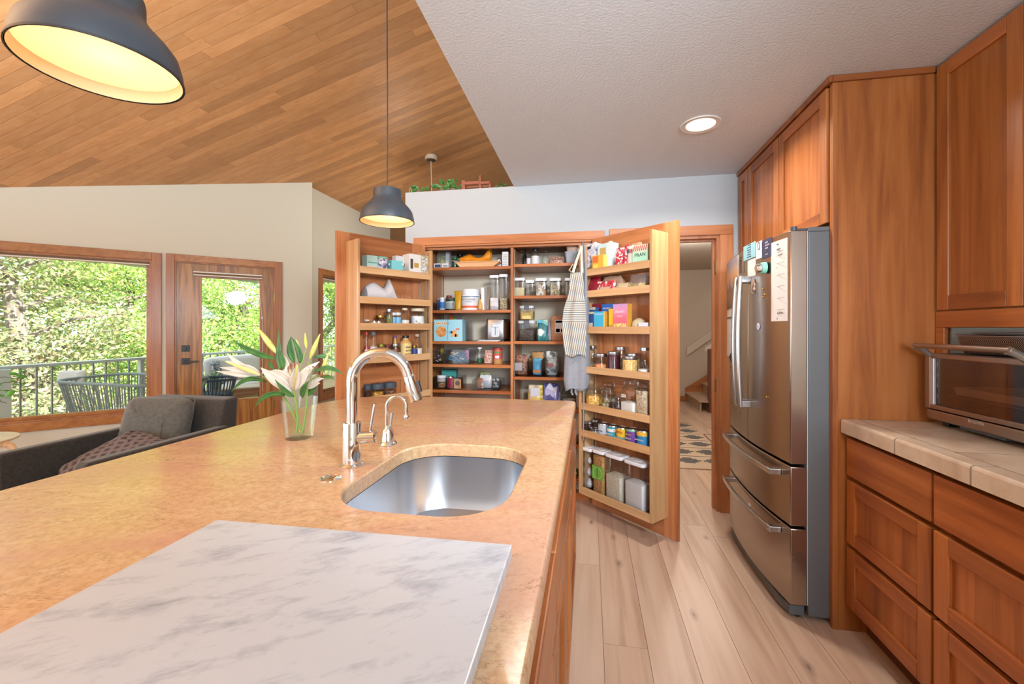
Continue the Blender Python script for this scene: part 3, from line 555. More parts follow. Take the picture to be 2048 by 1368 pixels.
MB().tube([(1.50, 1.99, 1.276), (1.50, 2.02, 1.268), (1.50, 2.05, 1.266), (1.51, 2.05, 1.266), (1.51, 2.0, 1.276)], .002, 6).build('hanging_loop', P('copper loop', '#8d6b4c', .4, .8), cr_)
tr_ = tag(MB().box(1.46, 1.70, 1.60, 1.93, 1.2815, 1.286).box(1.452, 1.70, 1.60, 1.935, 1.286, 1.291).build('baking_sheet', P('pale sheet', '#a9b0bb', 0.3, 0.8), None, bev=.002), 'pale flat baking sheet lying on the wire rack over the oven', 'tray')
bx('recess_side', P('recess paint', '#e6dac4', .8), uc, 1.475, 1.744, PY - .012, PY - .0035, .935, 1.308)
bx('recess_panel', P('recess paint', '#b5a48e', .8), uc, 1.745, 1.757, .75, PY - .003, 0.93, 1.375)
# ------------------------------------------------------------------ fridge
F0, F1 = 2.098, 2.935; FM = (F0 + F1) / 2
def xf(y): return 0.884 - 0.034 * (1 - ((y - FM) / ((F1 - F0) / 2)) ** 2)
fr = thing('refrigerator', 'stainless french-door refrigerator with two bottom freezer drawers', 'refrigerator', (0, 0, 0))
bx('case', STEELG, fr, 0.957, 1.70, F0, F1, 0.028, 1.735, 0.004)
bx('case_cap', STEELG, fr, 0.957, 1.40, F0 + .001, F1 - .001, 1.735, 1.755, 0.003)
def fdoor(name, ya, yb, z0, z1):
    n = 10; pl = [(xf(ya + (yb - ya) * k / n), ya + (yb - ya) * k / n) for k in range(n + 1)]
    poly = pl + [(0.952, yb), (0.952, ya)]
    o = MB().prism(poly, 'z', z0, z1).build(name, SST, fr, True, bev=0.004); return o
fdl = fdoor('fridge_door', FM + .003, F1, 0.700, 1.742); fdr = fdoor('fridge_door', F0, FM - .003, 0.700, 1.742)
dw1 = fdoor('freezer_drawer', F0, F1, 0.424, 0.688); dw2 = fdoor('freezer_drawer', F0, F1, 0.072, 0.412)
bx('gasket', P('gasket', '#a8abb0', 0.5), fr, 0.9525, 0.9565, F0 + .004, F1 - .004, 0.075, 1.74)
for y, dx in ((FM - .034, fdr), (FM + .034, fdl)):
    zs = [0.884 + (1.585 - 0.884) * k / 12 for k in range(13)]
    MB().tube([(0.802 - 0.014 * math.sin(PI * k / 12), y, z) for k, z in enumerate(zs)], 0.0125, 14).build('handle', SSH, dx, True)
    for z in (0.900, 1.568): bx('handle_bracket', SSH, dx, 0.798, xf(y) + .002, y - .011, y + .011, z - .017, z + .017, 0.003)
for dz, z, own in ((0, 0.642, dw1), (0, 0.374, dw2)):
    ys = [2.175 + (2.86 - 2.175) * k / 14 for k in range(15)]
    MB().prism([(xf(y) - .052, y) for y in ys] + [(xf(y) - .036, y) for y in reversed(ys)], 'z', z - .012, z + .012).build('handle', SSH, own, True, bev=.003)
    for y in (2.185, 2.85): bx('handle_bracket', SSH, own, xf(y) - .048, xf(y) + .002, y - .022, y + .022, z - .0135, z + .0135, 0.003)
yb_ = FM - .02
for z, own in ((0.352, dw2), ): MB().tube([(xf(yb_) + .001, yb_, z), (xf(yb_) - .002, yb_, z)], 0.016, 20).build('badge', P('badge', '#d4d2cf', .25, .9), own, True)
MB().prism([(0.89, F0 + .02), (0.872, F0 + .10), (0.865, FM), (0.872, F1 - .1), (0.89, F1 - .02), (0.95, F1 - .02), (0.95, F0 + .02)], 'z', 0.016, 0.060).build('base_grille', P('grille', '#55585a', .5), fr, bev=.004)
MB().tube([(0.905, F0 + .018, 1.742), (0.905, F0 + .018, 1.762)], .013, 14).box(0.90, 0.96, F0 + .01, F0 + .03, 1.744, 1.752).build('hinge_cap', DGR, fr, bev=.001)
for y in (F0 + .05, F1 - .05): MB().tube([(.93, y - .012, .016), (.93, y + .012, .016)], .016, 14).build('caster', BLK, fr, True)
def on_fridge(name, label, cat, ya, yb, z0, z1, mat, thick=0.0015, grp=None):
    n = 4; ys = [ya + (yb - ya) * k / n for k in range(n + 1)]; xm = xf((ya + yb) / 2) - .0008; yc = (ya + yb) / 2
    t = thing(name, label, cat, (xm, yc, z0), 0, grp)
    MB().prism([(xf(y) - .0008 - thick - xm, y - yc) for y in ys] + [(xf(y) - .0006 - xm, y - yc) for y in reversed(ys)], 'z', 0, z1 - z0).build('sheet', mat, t); return t, xm, yc
INK = P('ink', '#23222a', 0.7); PAPER = P('paper', '#d9d3d0', 0.7)
def fy(u, x=.862): rx, ry = col_xy(u); return ry * x / rx
def fz(u, v, x=.862): return on_x(u, v, x).z
ya, yb = fy(1573, .876), fy(1546, .87)
t, xm, yc = on_fridge('meal_planner', 'long white magnetic weekly planner with handwritten notes on the right fridge door', 'planner', ya, yb, fz(1560, 642), fz(1560, 478), PAPER)
hgt = fz(1560, 478) - fz(1560, 642); off = -.0028
for k in range(1, 7): bx('ruled_line', INK, t, off - .0004, off + .0003, -(yb-ya)/2 + .004, (yb-ya)/2 - .004, hgt * k / 7 - .0005, hgt * k / 7 + .0005)
for k, (s1, s2) in enumerate((('Salmon', 'asparagus'), ('soup + bread', ''), ('Pizza', ''), ('', ''), ('', ''), ('', ''), ('rolls & chicken', 'soup'))):
    z = hgt * (1 - (k + .3) / 7)
    if s1: text(t, s1, 0.016, (off - .0006, (yb-ya)/2 - .02, z), INK, RYX, 'handwriting', 'LEFT', .0002)
    if s2: text(t, s2, 0.016, (off - .0006, (yb-ya)/2 - .026, z - .024), INK, RYX, 'handwriting', 'LEFT', .0002)
    text(t, 'MTWTFSS'[k], 0.011, (off - .0006, (yb-ya)/2 - .008, z + .012), P('grey print', '#8a8790', .7), RYX, 'day_letter', ext=.0002)
t, xm, yc = on_fridge('note', 'pale blue printed note at the top of the fridge door seam', 'note', fy(1516), fy(1492), fz(1504, 518), fz(1504, 488), P('blue paper', '#86b3c0', .7))
for k in range(6): bx('print_line', P('blue print', '#3e6f8c', .7), t, -.0026, -.0022, -.03 + .003 * (k % 2), .03 - .006 * (k % 3), .012 + k * .0125, .0155 + k * .0125)
t, xm, yc = on_fridge('postcard', 'white card with a dark wreath ring beside the navy card on the fridge', 'card', fy(1527), fy(1517), fz(1522, 517), fz(1522, 483), PAPER)
MB().tube([(-.0024, .012 * math.cos(a), .065 + .019 * math.sin(a)) for a in [2*PI*k/20 for k in range(21)]], .0014, 5).build('wreath_print', INK, t)
t, xm, yc = on_fridge('invitation_card', 'navy blue card with pale lettering on the fridge door', 'card', fy(1543), fy(1528), fz(1536, 515), fz(1536, 477), P('navy card', '#363a57', .6))
for k, s_ in enumerate(('PLEASE', 'WASH YOUR', 'HANDS')): text(t, s_, 0.0105, (-.0028, 0, .075 - .014 * k), PAPER, RYX, 'lettering', ext=.0002)
bx('print_line', PAPER, t, -.0026, -.0022, -.015, .015, .016, .018)
t, xm, yc = on_fridge('photo_card', 'white card held behind the kitchen timer on the fridge', 'card', fy(1516), fy(1501), fz(1508, 553), fz(1508, 519), PAPER)
t, xm, yc = on_fridge('photo_strip', 'small brown photo strip below the timer on the fridge', 'photo', fy(1512, .855), fy(1505, .855), fz(1508, 588), fz(1508, 560), speck('photo strip print', ['#8f6b58', '#5c4a44', '#c7b2a4', '#a98d7c'], 60, .5, 0))
# timer
tm = thing('kitchen_timer', 'mint green and steel twist timer stuck on the fridge door', 'timer', (0, 0, 0)); yt, zt_ = fy(1525, .84), fz(1525, 536, .84); x0 = xf(yt) - .0028
MB().tube([(x0, yt, zt_), (x0 - .004, yt, zt_), (x0 - .022, yt, zt_), (x0 - .024, yt, zt_)], [.022, .029, .0275, .025], 28).build('base', P('mint', '#7fc9b0', .35), tm, True)
MB().tube([(x0 - .024, yt, zt_), (x0 - .045, yt, zt_), (x0 - .047, yt, zt_)], [.021, .021, .019], 28).build('dial', CHROME, tm, True)
MB().tube([(x0 - .0471, yt, zt_), (x0 - .0478, yt, zt_)], .0175, 24).build('dial_face', P('timer face', '#b09a88', .4, .5), tm)
ym_, zm_ = fy(1519, .858), fz(1519, 653, .858)
t = thing('round_magnet', 'round pale blue magnet with a small red and navy emblem on the fridge', 'magnet', (xf(ym_), ym_, zm_))
MB().tube([(-.0005, 0, 0), (-.003, 0, 0)], .018, 24).build('disc', P('pale blue', '#b9c2da', .5), t); MB().tube([(-.003, 0, 0), (-.0034, 0, 0)], .0135, 20).build('disc_face', P('pale lilac', '#d9d8e6', .5), t)
MB().box(-.004, -.0034, -.002, .004, -.006, .003).build('emblem', P('emblem navy', '#2c3a78', .5), t); MB().box(-.004, -.0034, -.005, -.001, -.001, .008).build('emblem', P('emblem red', '#b5433a', .5), t)
for i, (u, v) in enumerate(((1524, 578), (1527, 588.5), (1524, 593), (1530, 794), (1459, 812), (1452, 734), (1477, 824))):
    y, z = fy(u, .85), fz(u, v, .85)
    lab = ['topmost of three tiny gold bead magnets below the timer', 'middle of three tiny gold bead magnets below the timer', 'lowest of three tiny gold bead magnets below the timer', 'single tiny gold bead magnet low on the right fridge door',
           'tiny gold bead magnet low on the left fridge door', 'tiny gold bead magnet at the outer edge of the left fridge door', 'tiny gold bead magnet at the foot of the fridge handles'][i]
    tag(MB().lathe([(.001, -.0042), (.0035, -.003), (.0045, 0), (.0035, .003), (.001, .0042)], 10, (xf(y) - .0038, y, z)).build('bead_magnet', P('gold bead', '#c89a4e', .2, 1.0), None, True), lab, 'magnet', 'gold bead magnets on the fridge')
# wall calendar on the left door
cl_, cr2 = fy(1444, .872), fy(1478, .858)
ya, yb = min(cl_, cr2), max(cl_, cr2)
t, xm, yc = on_fridge('wall_calendar', 'calendar with a mountain sunset photograph on the left fridge door', 'calendar', ya, yb, fz(1462, 715), fz(1462, 518), PAPER, .002)
h0 = fz(1462, 715); zmid = fz(1462, 618) - h0; ztop = fz(1462, 518) - h0
def sunset():
    m = bpy.data.materials.new('mountain sunset print'); m.use_nodes = True; q = NT(m); q.b.inputs['Roughness'].default_value = .45
    tc = q.n('ShaderNodeTexCoord'); sp = q.n('ShaderNodeSeparateXYZ'); q.l(tc.outputs['Generated'], sp.inputs[0])
    n = q.n('ShaderNodeTexNoise', i_Scale=3.0, i_Detail=6.0); q.l(tc.outputs['Generated'], n.inputs['Vector'])
    ad = q.n('ShaderNodeMath', operation='MULTIPLY_ADD'); q.l(n.outputs[0], ad.inputs[0]); ad.inputs[1].default_value = .3; q.l(sp.outputs[2], ad.inputs[2])
    r = q.ramp([(0.18, '#5d4a40'), (0.38, '#8a6246'), (0.55, '#76584a'), (0.64, '#a08a86'), (0.78, '#c9935c'), (0.92, '#b89a8c'), (1.0, '#9a8d98')]); q.l(ad.outputs[0], r.inputs[0]); q.l(r.outputs[0], q.b.inputs['Base Color']); return m
n = 4; ys = [ya + (yb - ya) * k / n for k in range(n + 1)]
MB().prism([(xf(y) - .0046 - xm, y - yc) for y in ys] + [(xf(y) - .0032 - xm, y - yc) for y in reversed(ys)], 'z', zmid + .004, ztop).build('picture', sunset(), t)
MB().prism([(xf(y) - .0046 - xm, y - yc) for y in ys] + [(xf(y) - .0032 - xm, y - yc) for y in reversed(ys)], 'z', zmid - .055, zmid - .047).build('header_line', P('calendar header', '#5a5560', .6), t)
ysd = ya + .02
MB().prism([(xf(ysd + .05) - .0052 - xm, ysd + .05 - yc)] + [(xf(ysd) - .0052 - xm, ysd - yc), (xf(ysd) - .0047 - xm, ysd - yc), (xf(ysd+.05) - .0047 - xm, ysd + .05 - yc)], 'z', zmid + .01, zmid + .05).build('moon_print', P('pale moon', '#c9d0dc', .5), t)
t, xm, yc = on_fridge('slotted_magnet_strip', 'dark slotted strip beside the sunset calendar on the fridge', 'note', fy(1489, .853), fy(1477, .853), fz(1483, 548), fz(1483, 518), P('strip brown', '#77634f', .5))
for k in range(8): bx('slot', INK, t, -.0026, -.0022, -.020, .020, .006 + k * .0115, .011 + k * .0115)
tag(MB().tube([(xf(2.87) - .012, 2.83, 1.155), (xf(2.87) - .014, 2.84, 1.13), (xf(2.87) - .01, 2.835, 1.10)], [.004, .009, .005], 8).build('magnet_clip', BLK, None, True), 'black and copper clip hanging under the calendar on the fridge', 'clip')
# ------------------------------------------------------------------ pantry cabinet and its two open doors
pc = thing('pantry_cabinet', 'built-in pantry with two shelf-lined doors standing wide open', 'cabinet', (0, 0, 0))
bx('casing', PDZ, pc, PX0 - .095, PX0, WY - .018, WY, 0, PZ, .002); bx('casing', PDZ, pc, PX1, PX1 + .092, WY - .018, WY, 0, PZ, .002)
bx('head_casing', PDX, pc, PX0 - .095, PX1 + .092, WY - .018, WY, PZ, PZ + .062, .002)
MB().box(PX0, PX1, WY - .012, WY + .05, PZ - .016, PZ).box(PX0, PX1, WY + .012, WY + .06, PZ - .034, PZ - .016).build('head_stop', PDX, pc, bev=.002)
SY0, SY1 = 3.285, 3.70
SHZ = wood('pantry shelf', '#8f4e26', '#a5602f', '#b5713e', 'x', var=.1)
bx('side_panel', PDZ, pc, PX0 - .02, PX0, WY + .005, SY1, 0, PZ); bx('side_panel', PDZ, pc, PX1, PX1 + .02, WY + .005, SY1, 0, PZ)
DVX = -0.59
bx('divider', PDZ, pc, DVX - .011, DVX + .011, SY0 - .005, SY1, 0.05, PZ - .035)
bx('back_panel', BEIGE, pc, PX0, PX1, SY1, SY1 + .012, 0, PZ); bx('top_panel', P('pantry top', '#7d5838', .7), pc, PX0, PX1, WY + .06, SY1, PZ - .01, PZ)
bx('plinth', SHZ, pc, PX0, PX1, SY0 + .02, SY1, 0.0, 0.05)
ZL = [1.795, 1.452, 1.203, 1.018, .812, .50, .16]; ZR = [1.806, 1.560, 1.206, .930, .690, .42, .16]
for z in ZL: bx('shelf', SHZ, pc, PX0 + .001, DVX - .012, SY0, SY1, z - .023, z, .0015)
for z in ZR: bx('shelf', SHZ, pc, DVX + .012, PX1 - .001, SY0, SY1, z - .023, z, .0015)
for x in (PX0 + .0005, DVX - .0135, DVX + .0115, PX1 - .003):
    for y in (SY0 + .04, SY1 - .06): bx('shelf_standard', P('almond strip', '#cfc3b2', .5), pc, x, x + .002, y, y + .016, .06, PZ - .04)
PHI = {'R': math.radians(-43.45), 'L': math.radians(57.86)}; HNG = {'R': (0.02, 3.2), 'L': (-1.29, 3.2)}; SG = {'R': 1, 'L': -1}
LIPS = {'R': [1.668, 1.519, 1.271, 0.996, .738, .550], 'L': [1.672, 1.472, 1.295, 1.071, .800, .48]}
def door(side):
    g = SG[side]; d = sub('door', pc, (HNG[side][0], HNG[side][1], 0), PHI[side])
    def B(s0, s1, d0, d1, z0, z1, mb=None):
        x0, x1 = sorted((s0 * g, s1 * g)); y0, y1 = sorted((-d0, -d1)); return (mb or MB()).box(x0, x1, y0, y1, z0, z1)
    W = .70; b0, b1 = -.022, 0.0
    for s0, s1 in ((0.004, .098), (W - .098, W)): B(s0, s1, b0, b1, .014, 1.962).build('stile', PDZ, d, bev=.0015)
    for z0, z1 in ((1.83, 1.962), (1.56, 1.66), (.92, 1.03), (.014, .17)): B(.098, W - .098, b0, b1, z0, z1).build('rail', PDX, d, bev=.0015)
    n = 5; pw_ = (W - .196) / n
    for z0, z1 in ((1.66, 1.83), (1.03, 1.56), (.17, .92)):
        for k in range(n): B(.098 + pw_ * k + .0012, .098 + pw_ * (k + 1) - .0012, -.018, -.006, z0, z1).build('panel_board', PDZ, d)
    for s0, s1 in ((.030, .048), (.617, .635)): B(s0, s1, .0005, .165, .145, 1.895).build('rack_side', MPZ, d, bev=.002)
    B(.048, .617, .001, .165, .145, .163).build('rack_bottom', MPX, d, bev=.001)
    B(.048, .617, .149, .165, .163, .195).build('shelf_lip', MPX, d, bev=.002)
    for z in LIPS[side]:
        B(.0485, .6165, .002, .148, z, z + .012).build('rack_shelf', MPX, d); B(.0485, .6165, .149, .165, z, z + .047).build('shelf_lip', MPX, d, bev=.002)
    for s in (.0482, .6158):
        for dd in (.02, .125): B(s, s + .0012, dd, dd + .014, .17, 1.88).build('shelf_standard', STRIP, d)
    return d
door('R'); door('L')
# ---- slots: where a thing stands, measured from its left and right edge columns and its top row
def slotM(u0, u1, vt, y, z0):
    r0, r1 = col_xy(u0), col_xy(u1); x0, x1 = r0[0] * y / r0[1], r1[0] * y / r1[1]
    t = y / ((r0[1] + r1[1]) / 2); return Vector(((x0 + x1) / 2, y, z0)), 0.0, x1 - x0, EYE - (vt - CV) / CF * t - z0
def slotD(side, u0, u1, vt, D, z0):
    ph, (hx, hy), g = PHI[side], HNG[side], SG[side]; dx, dy = math.cos(ph) * g, math.sin(ph) * g
    nx, ny = math.sin(ph), -math.cos(ph); px, py = hx + nx * D, hy + ny * D
    def solve(u):
        rx, ry = col_xy(u)            # p + s*d = t*r
        det = dx * (-ry) - (-rx) * dy
        s = (-px * (-ry) - (-rx) * (-py)) / det; t = (dx * (-py) - dy * (-px)) / det
        return s, t
    (s0, t0), (s1, t1) = solve(u0), solve(u1); s = (s0 + s1) / 2; t = (t0 + t1) / 2
    return Vector((px + dx * s, py + dy * s, z0)), ph, abs(s1 - s0), EYE - (vt - CV) / CF * t - z0
# ---- kinds of goods (local frame: base at z = 0, front towards -y)
def goods(name, label, cat, slot, grp=None, yaw=0.0):
    loc, rz, w, h = slot; return thing(name, label, cat, loc, rz + yaw, grp), w, h
def panel(t, w, d, x0, x1, z0, z1, h, mat, name='label', yoff=0):
    bx(name, mat, t, w * (x0 - .5), w * (x1 - .5), -d/2 - .0009 - yoff, -d/2 - .0001 - yoff, h * z0, h * z1)
def g_box(t, w, d, h, mat, panels=(), texts=(), side=None):
    bx('carton', mat, t, -w/2, w/2, -d/2, d/2, 0, h, .001)
    if side is not None: bx('side_print', side, t, w/2, w/2 + .0008, -d/2 + .001, d/2 - .001, .001, h - .001)
    for x0, x1, z0, z1, m in panels: panel(t, w, d, x0, x1, z0, z1, h, m)
    for s, fx_, fz_, sz, m in texts: text(t, s, sz, (w * (fx_ - .5), -d/2 - .0012, h * fz_), m)
def cyl_label(t, r, z0, z1, mat, a=75, name='label'):
    n = 10; A = [math.radians(-90 - a + 2 * a * k / n) for k in range(n + 1)]
    MB().prism([((r + .0008) * math.cos(q), (r + .0008) * math.sin(q)) for q in A] + [((r + .0001) * math.cos(q), (r + .0001) * math.sin(q)) for q in reversed(A)], 'z', z0, z1).build(name, mat, t, True)
def g_jar(t, w, h, lid, content=None, fill=.6, lidh=None, label=None, lab=(.2, .6), neck=.9, glass=None):
    r = w / 2; lh = lidh or min(.02, h * .16); hb = h - lh; sh = min(.02, hb * .2)
    MB().lathe([(r * .92, 0), (r, .004), (r, hb - sh), (r * neck, hb - sh * .35), (r * neck, hb)], 18).build('glass', glass or GLASS, t, True)
    MB().lathe([(r * neck + .002, hb - .002), (r * neck + .003, hb + .002), (r * neck + .003, h - .002), (r * neck, h)], 18).build('lid', lid, t, True)
    if content is not None: MB().lathe([(r * .88, .003), (r * .955, .006), (r * .955, hb * fill), (r * .5, hb * fill + .003)], 16).build('contents', content, t, True)
    if label is not None: cyl_label(t, r, h * lab[0], h * lab[1], label)
def g_bottle(t, w, h, glass, cap, content=None, fill=.5, label=None, lab=(.15, .5), neck=.38, sh0=.55, sh1=.78, caph=.1, capr=1.15):
    r = w / 2; rn = r * neck
    MB().lathe([(r * .93, 0), (r, .004), (r, h * sh0), (r * .85, h * (sh0 * .6 + sh1 * .4)), (rn, h * sh1), (rn, h * (1 - caph))], 16).build('glass', glass, t, True)
    MB().lathe([(rn * capr, h * (1 - caph) - .001), (rn * capr, h - .001), (rn * capr * .85, h)], 14).build('cap', cap, t, True)
    if content is not None: MB().lathe([(r * .9, .003), (r * .95, .006), (r * .95, h * sh0 * fill), (r * .4, h * sh0 * fill + .002)], 14).build('contents', content, t, True)
    if label is not None: cyl_label(t, r, h * lab[0], h * lab[1], label)
def g_can(t, w, h, lab, texts=(), panels=()):
    r = w / 2
    MB().lathe([(r * .97, 0), (r, .002), (r, h - .003), (r * .97, h), (r * .93, h - .003)], 20).build('tin', SILV, t, True)
    MB().lathe([(r + .0004, .005), (r + .0004, h - .007)], 20, cap0=False, cap1=False).build('label', lab, t, True)
    for z0, z1, m in panels: cyl_label(t, r + .0006, h * z0, h * z1, m, 65, 'label_band')
    for s, fz_, sz, m in texts: text(t, s, sz, (0, -r - .0022, h * fz_), m)
def g_pop(t, w, d, h, content=None, fill=.5, lid=None, extra=None):
    lid = lid or WPL; lh = .022; r = min(w, d) * .16
    rbox_ = MB(); rbox(rbox_, w, d, [(0, .93), (.006, .96), (h - lh, 1.0)], r); rbox_.build('tub', PLAST, t, True)
    l = MB(); rbox(l, w * 1.03, d * 1.03, [(h - lh, .97), (h - lh + .003, 1.0), (h - .005, 1.0), (h, .95)], r); l.build('lid', lid, t, True)
    l = MB(); rbox(l, min(w, d) * .5, min(w, d) * .5, [(h, 1), (h + .002, .95)], min(w, d) * .2); l.build('lid_button', lid, t, True)
    if content is not None: c = MB(); rbox(c, w * .92, d * .92, [(.004, .96), (.008, 1), ((h - lh) * fill, 1.02), ((h - lh) * fill + .004, .8)], r * .8); c.build('contents', content, t, True)
def g_bag(t, w, d, h, mat, seed=1, panels=(), name='pouch', top=.10, lean=0.0, texts=(), tw=.9):
    r = random.Random(seed); rings = []
    prof = [(0, .86, .7), (.06, .97, .95), (.25, 1.0, 1.0), (.5, .98, .9), (.72, .95, .6), (.88, (1 + tw) / 2 * .95, .3), (1.0, tw, top)]
    for f, kw, kd in prof:
        rings.append([(w/2 * kw * math.copysign(abs(math.cos(a)) ** .6, math.cos(a)) + r.uniform(-.02, .02) * w, d/2 * kd * math.copysign(abs(math.sin(a)) ** .8, math.sin(a)) + r.uniform(-.04, .04) * d + lean * f * f * h, h * f + (r.uniform(-.03, .03) * h if .3 < f else 0)) for a in [2*PI*k/18 for k in range(18)]])
    MB().loft(rings).build(name, mat, t, True)
    for x0, x1, z0, z1, m in panels: bx('label', m, t, w * (x0 - .5), w * (x1 - .5), -d/2 - .003, -d/2 + .004, h * z0, h * z1)
    for s, fx_, fz_, sz, m in texts: text(t, s, sz, (w * (fx_ - .5), -d/2 - .0036, h * fz_), m)
def g_bin(t, w, d, h, mat=None):
    mat = mat or SMOKE; k = .004
    MB().box(-w/2, w/2, -d/2, d/2, 0, k).box(-w/2, w/2, -d/2, -d/2 + k, k, h * .92).box(-w/2, w/2, d/2 - k, d/2, k, h).box(-w/2, -w/2 + k, -d/2 + k, d/2 - k, k, h).box(w/2 - k, w/2, -d/2 + k, d/2 - k, k, h).build('tray', mat, t)
    MB().box(-w/2 - .001, w/2 + .001, -d/2 - .001, -d/2 + k + .001, h * .92, h * .92 + .004).build('rim', mat, t)
def g_pile(t, w, d, h, mats, n, seed, sz=(.03, .012, .045), name='packet'):
    r = random.Random(seed)
    for k in range(n):
        m = mats[k % len(mats)]; M = Matrix.Translation((r.uniform(-.5, .5) * (w - sz[0]), r.uniform(-.45, .4) * (d - sz[0]), sz[1] + (h - sz[1]) * (k / n) ** .8)) @ Euler((r.uniform(-.5, .5), r.uniform(-.5, .5), r.uniform(0, 3))).to_matrix().to_4x4()
        MB(M).box(-sz[0]/2, sz[0]/2, -sz[2]/2, sz[2]/2, -sz[1]/2, sz[1]/2).build(name, m, t)
C = lambda h, r=.5: P('print ' + h, h, r)
FLOUR = speck('flour', ['#f0efee', '#f5f4f3'], 300, .9, .1); RICE = speck('rice', ['#ddd2ba', '#e8dfca', '#d2c4a8', '#eee7d8'], 260, .8); OATS = speck('oats', ['#cbb397', '#d9c6ab', '#b99c7c', '#e0d2bd'], 170, .9); CORN = speck('popcorn kernels', ['#d99a35', '#e0b050', '#c47f22', '#e8c880'], 130, .5)
LENT = speck('orange lentils', ['#e08a55', '#e89c68', '#d67a45'], 190, .7); YLEN = speck('yellow split peas', ['#dcae5a', '#e4bd72', '#cf9c48', '#ead09a'], 170, .7); RBEAN = speck('red beans', ['#4a1420', '#5c1b28', '#380e18'], 110, .4); SEEDS = speck('mixed seeds', ['#a89a78', '#8c7d5e', '#cabd9c', '#6f6248'], 190, .8); DARKB = speck('dark coffee beans', ['#2c211d', '#3a2d27', '#1f1815', '#4a4440'], 140, .5)
PASTA = speck('spaghetti', ['#c09058', '#cfa06a', '#b58048'], 90, .6, .2); NUTS = speck('granola', ['#a9744a', '#c49a6a', '#8c5a38', '#d9bd94'], 110, .8); SUGAR = speck('sugar', ['#e4dfd6', '#d9d2c6'], 300, .8, .2); HERB = speck('dried herbs', ['#7d7a4a', '#98925c', '#66643c'], 200, .8)
SNACK = speck('snack packet print', ['#8f9a4a', '#6b7a38', '#c9ccd4', '#4b4a52', '#a9a070'], 40, .4, 0); CANDY = [C('#2f88b8', .3), C('#3a98c8', .3), C('#1f5f88', .3), C('#cfd8dc', .3), C('#2a76a0', .3)]; FLORAL = speck('floral print', ['#cfcbb8', '#b0a870', '#8a8aa8', '#d9d6cc', '#c9b060'], 90, .5, 0); REDP = speck('red snack print', ['#b83440', '#cc4a55', '#d9d2d2', '#a32836'], 70, .35, 0)
WH = C('#dcdcde'); TEAL = C('#5ab4b0'); CREAM = C('#d8ccb4'); NAVY = C('#28407a'); DRED = C('#8a2430'); KRAFT = C('#b08f72', .8)
# -- left bay, top shelf
z = ZL[0]; G1 = None
t, w, h = goods('snack_bag', 'clear zip bag of green snack packets on the top left pantry shelf', 'bag', slotM(874, 904, 496, 3.46, z)); g_bag(t, w, .11, h, BAGM, 3); bx('packet', SNACK, t, -w*.3, w*.12, -.03, .0, .02, h*.62); bx('packet', C('#7e8a3c'), t, -w*.38, w*.05, -.045, -.032, h*.12, h*.45); bx('packet', C('#c9ccd2'), t, w*.14, w*.36, -.02, .01, .01, h*.8)
t, w, h = goods('snack_box', 'flat white and navy packet at the left front of the top pantry shelf', 'box', slotM(870, 884, 528, 3.36, z)); g_box(t, w, .06, h, WH, [(.15, .98, .2, .8, C('#3b4668'))])
t, w, h = goods('snack_box', 'flat white packet with grey print beside the navy one on the top shelf', 'box', slotM(886, 899, 528, 3.36, z)); g_box(t, w, .06, h, WH, [(.2, .9, .3, .7, C('#8f97a6'))])
t, w, h = goods('jar', 'green jar with white cap next to the zip bag on the top shelf', 'jar', slotM(905, 915, 515, 3.5, z)); g_jar(t, w, h, C('#23683c'), P('dark green', '#2c5a3a', .3), .8)
t, w, h = goods('canister', 'dark glass canister standing behind the wooden tray on the top shelf', 'jar', slotM(914, 926, 508, 3.58, z)); g_jar(t, w, h, BLK, P('dark tea', '#33352f', .5), .7)
t, w, h = goods('wooden_tray', 'pale wooden serving tray lying on the top pantry shelf', 'tray', slotM(911, 1000, 524, 3.30, z)); t.location.y = 3.442
MB().prism([(-w*.40, 0), (w*.36, 0), (w*.5, h), (-w*.5, h)], 'y', -.15, .15).build('board', MPX, t, bev=.003); MB().box(-w*.5, w*.5, -.152, -.142, h, h + .006).box(-w*.5, w*.5, .142, .152, h, h + .006).build('raised_edge', MPX, t); th_ = h
t, w, h = goods('snack_bag', 'crumpled orange bag lying open on the wooden tray', 'bag', slotM(923, 982, 505, 3.43, z + th_ + .001)); og = P('orange bag', '#e08a1c', .4)
r_ = random.Random(5); rings = []
for k in range(11):
    f = k / 10; hh = h * (.55 + .3 * math.sin(f * 4.2 + .5) ** 2 + (.5 * max(0, f - .75) * 4 * .5)); dd = .055 * (1 - .6 * abs(f - .45))
    rings.append([(w * (f - .5), dd * math.cos(a) , hh/2 + hh/2 * math.sin(a) + (h*.25*max(0, f-.7)*3) + r_.uniform(-.004, .004)) for a in [2*PI*i/12 for i in range(12)]])
MB().loft(rings, True, False).build('pouch', og, t, True); bx('label', C('#5aa06a'), t, -.01, .02, -.054, -.05, .004, .02)
t, w, h = goods('food_box', 'low clear lidded box behind the orange bag on the top shelf', 'box', slotM(932, 967, 498, 3.60, z)); g_pop(t, w, .09, h, None, lid=P('frosted lid', '#a9a39c', .4))
t, w, h = goods('bottle', 'tiny white bottle with black cap beside the tray on the top shelf', 'bottle', slotM(993, 1003, 517, 3.40, z)); g_bottle(t, w, h, WH, BLK, neck=.6)
t, w, h = goods('carton', 'narrow white printed carton at the right end of the top left shelf', 'carton', slotM(1006, 1018, 505, 3.40, z)); g_box(t, w, .07, h, WH, [(.12, .9, .18 + .1*k, .22 + .1*k, C('#9aa0a8')) for k in range(7)])
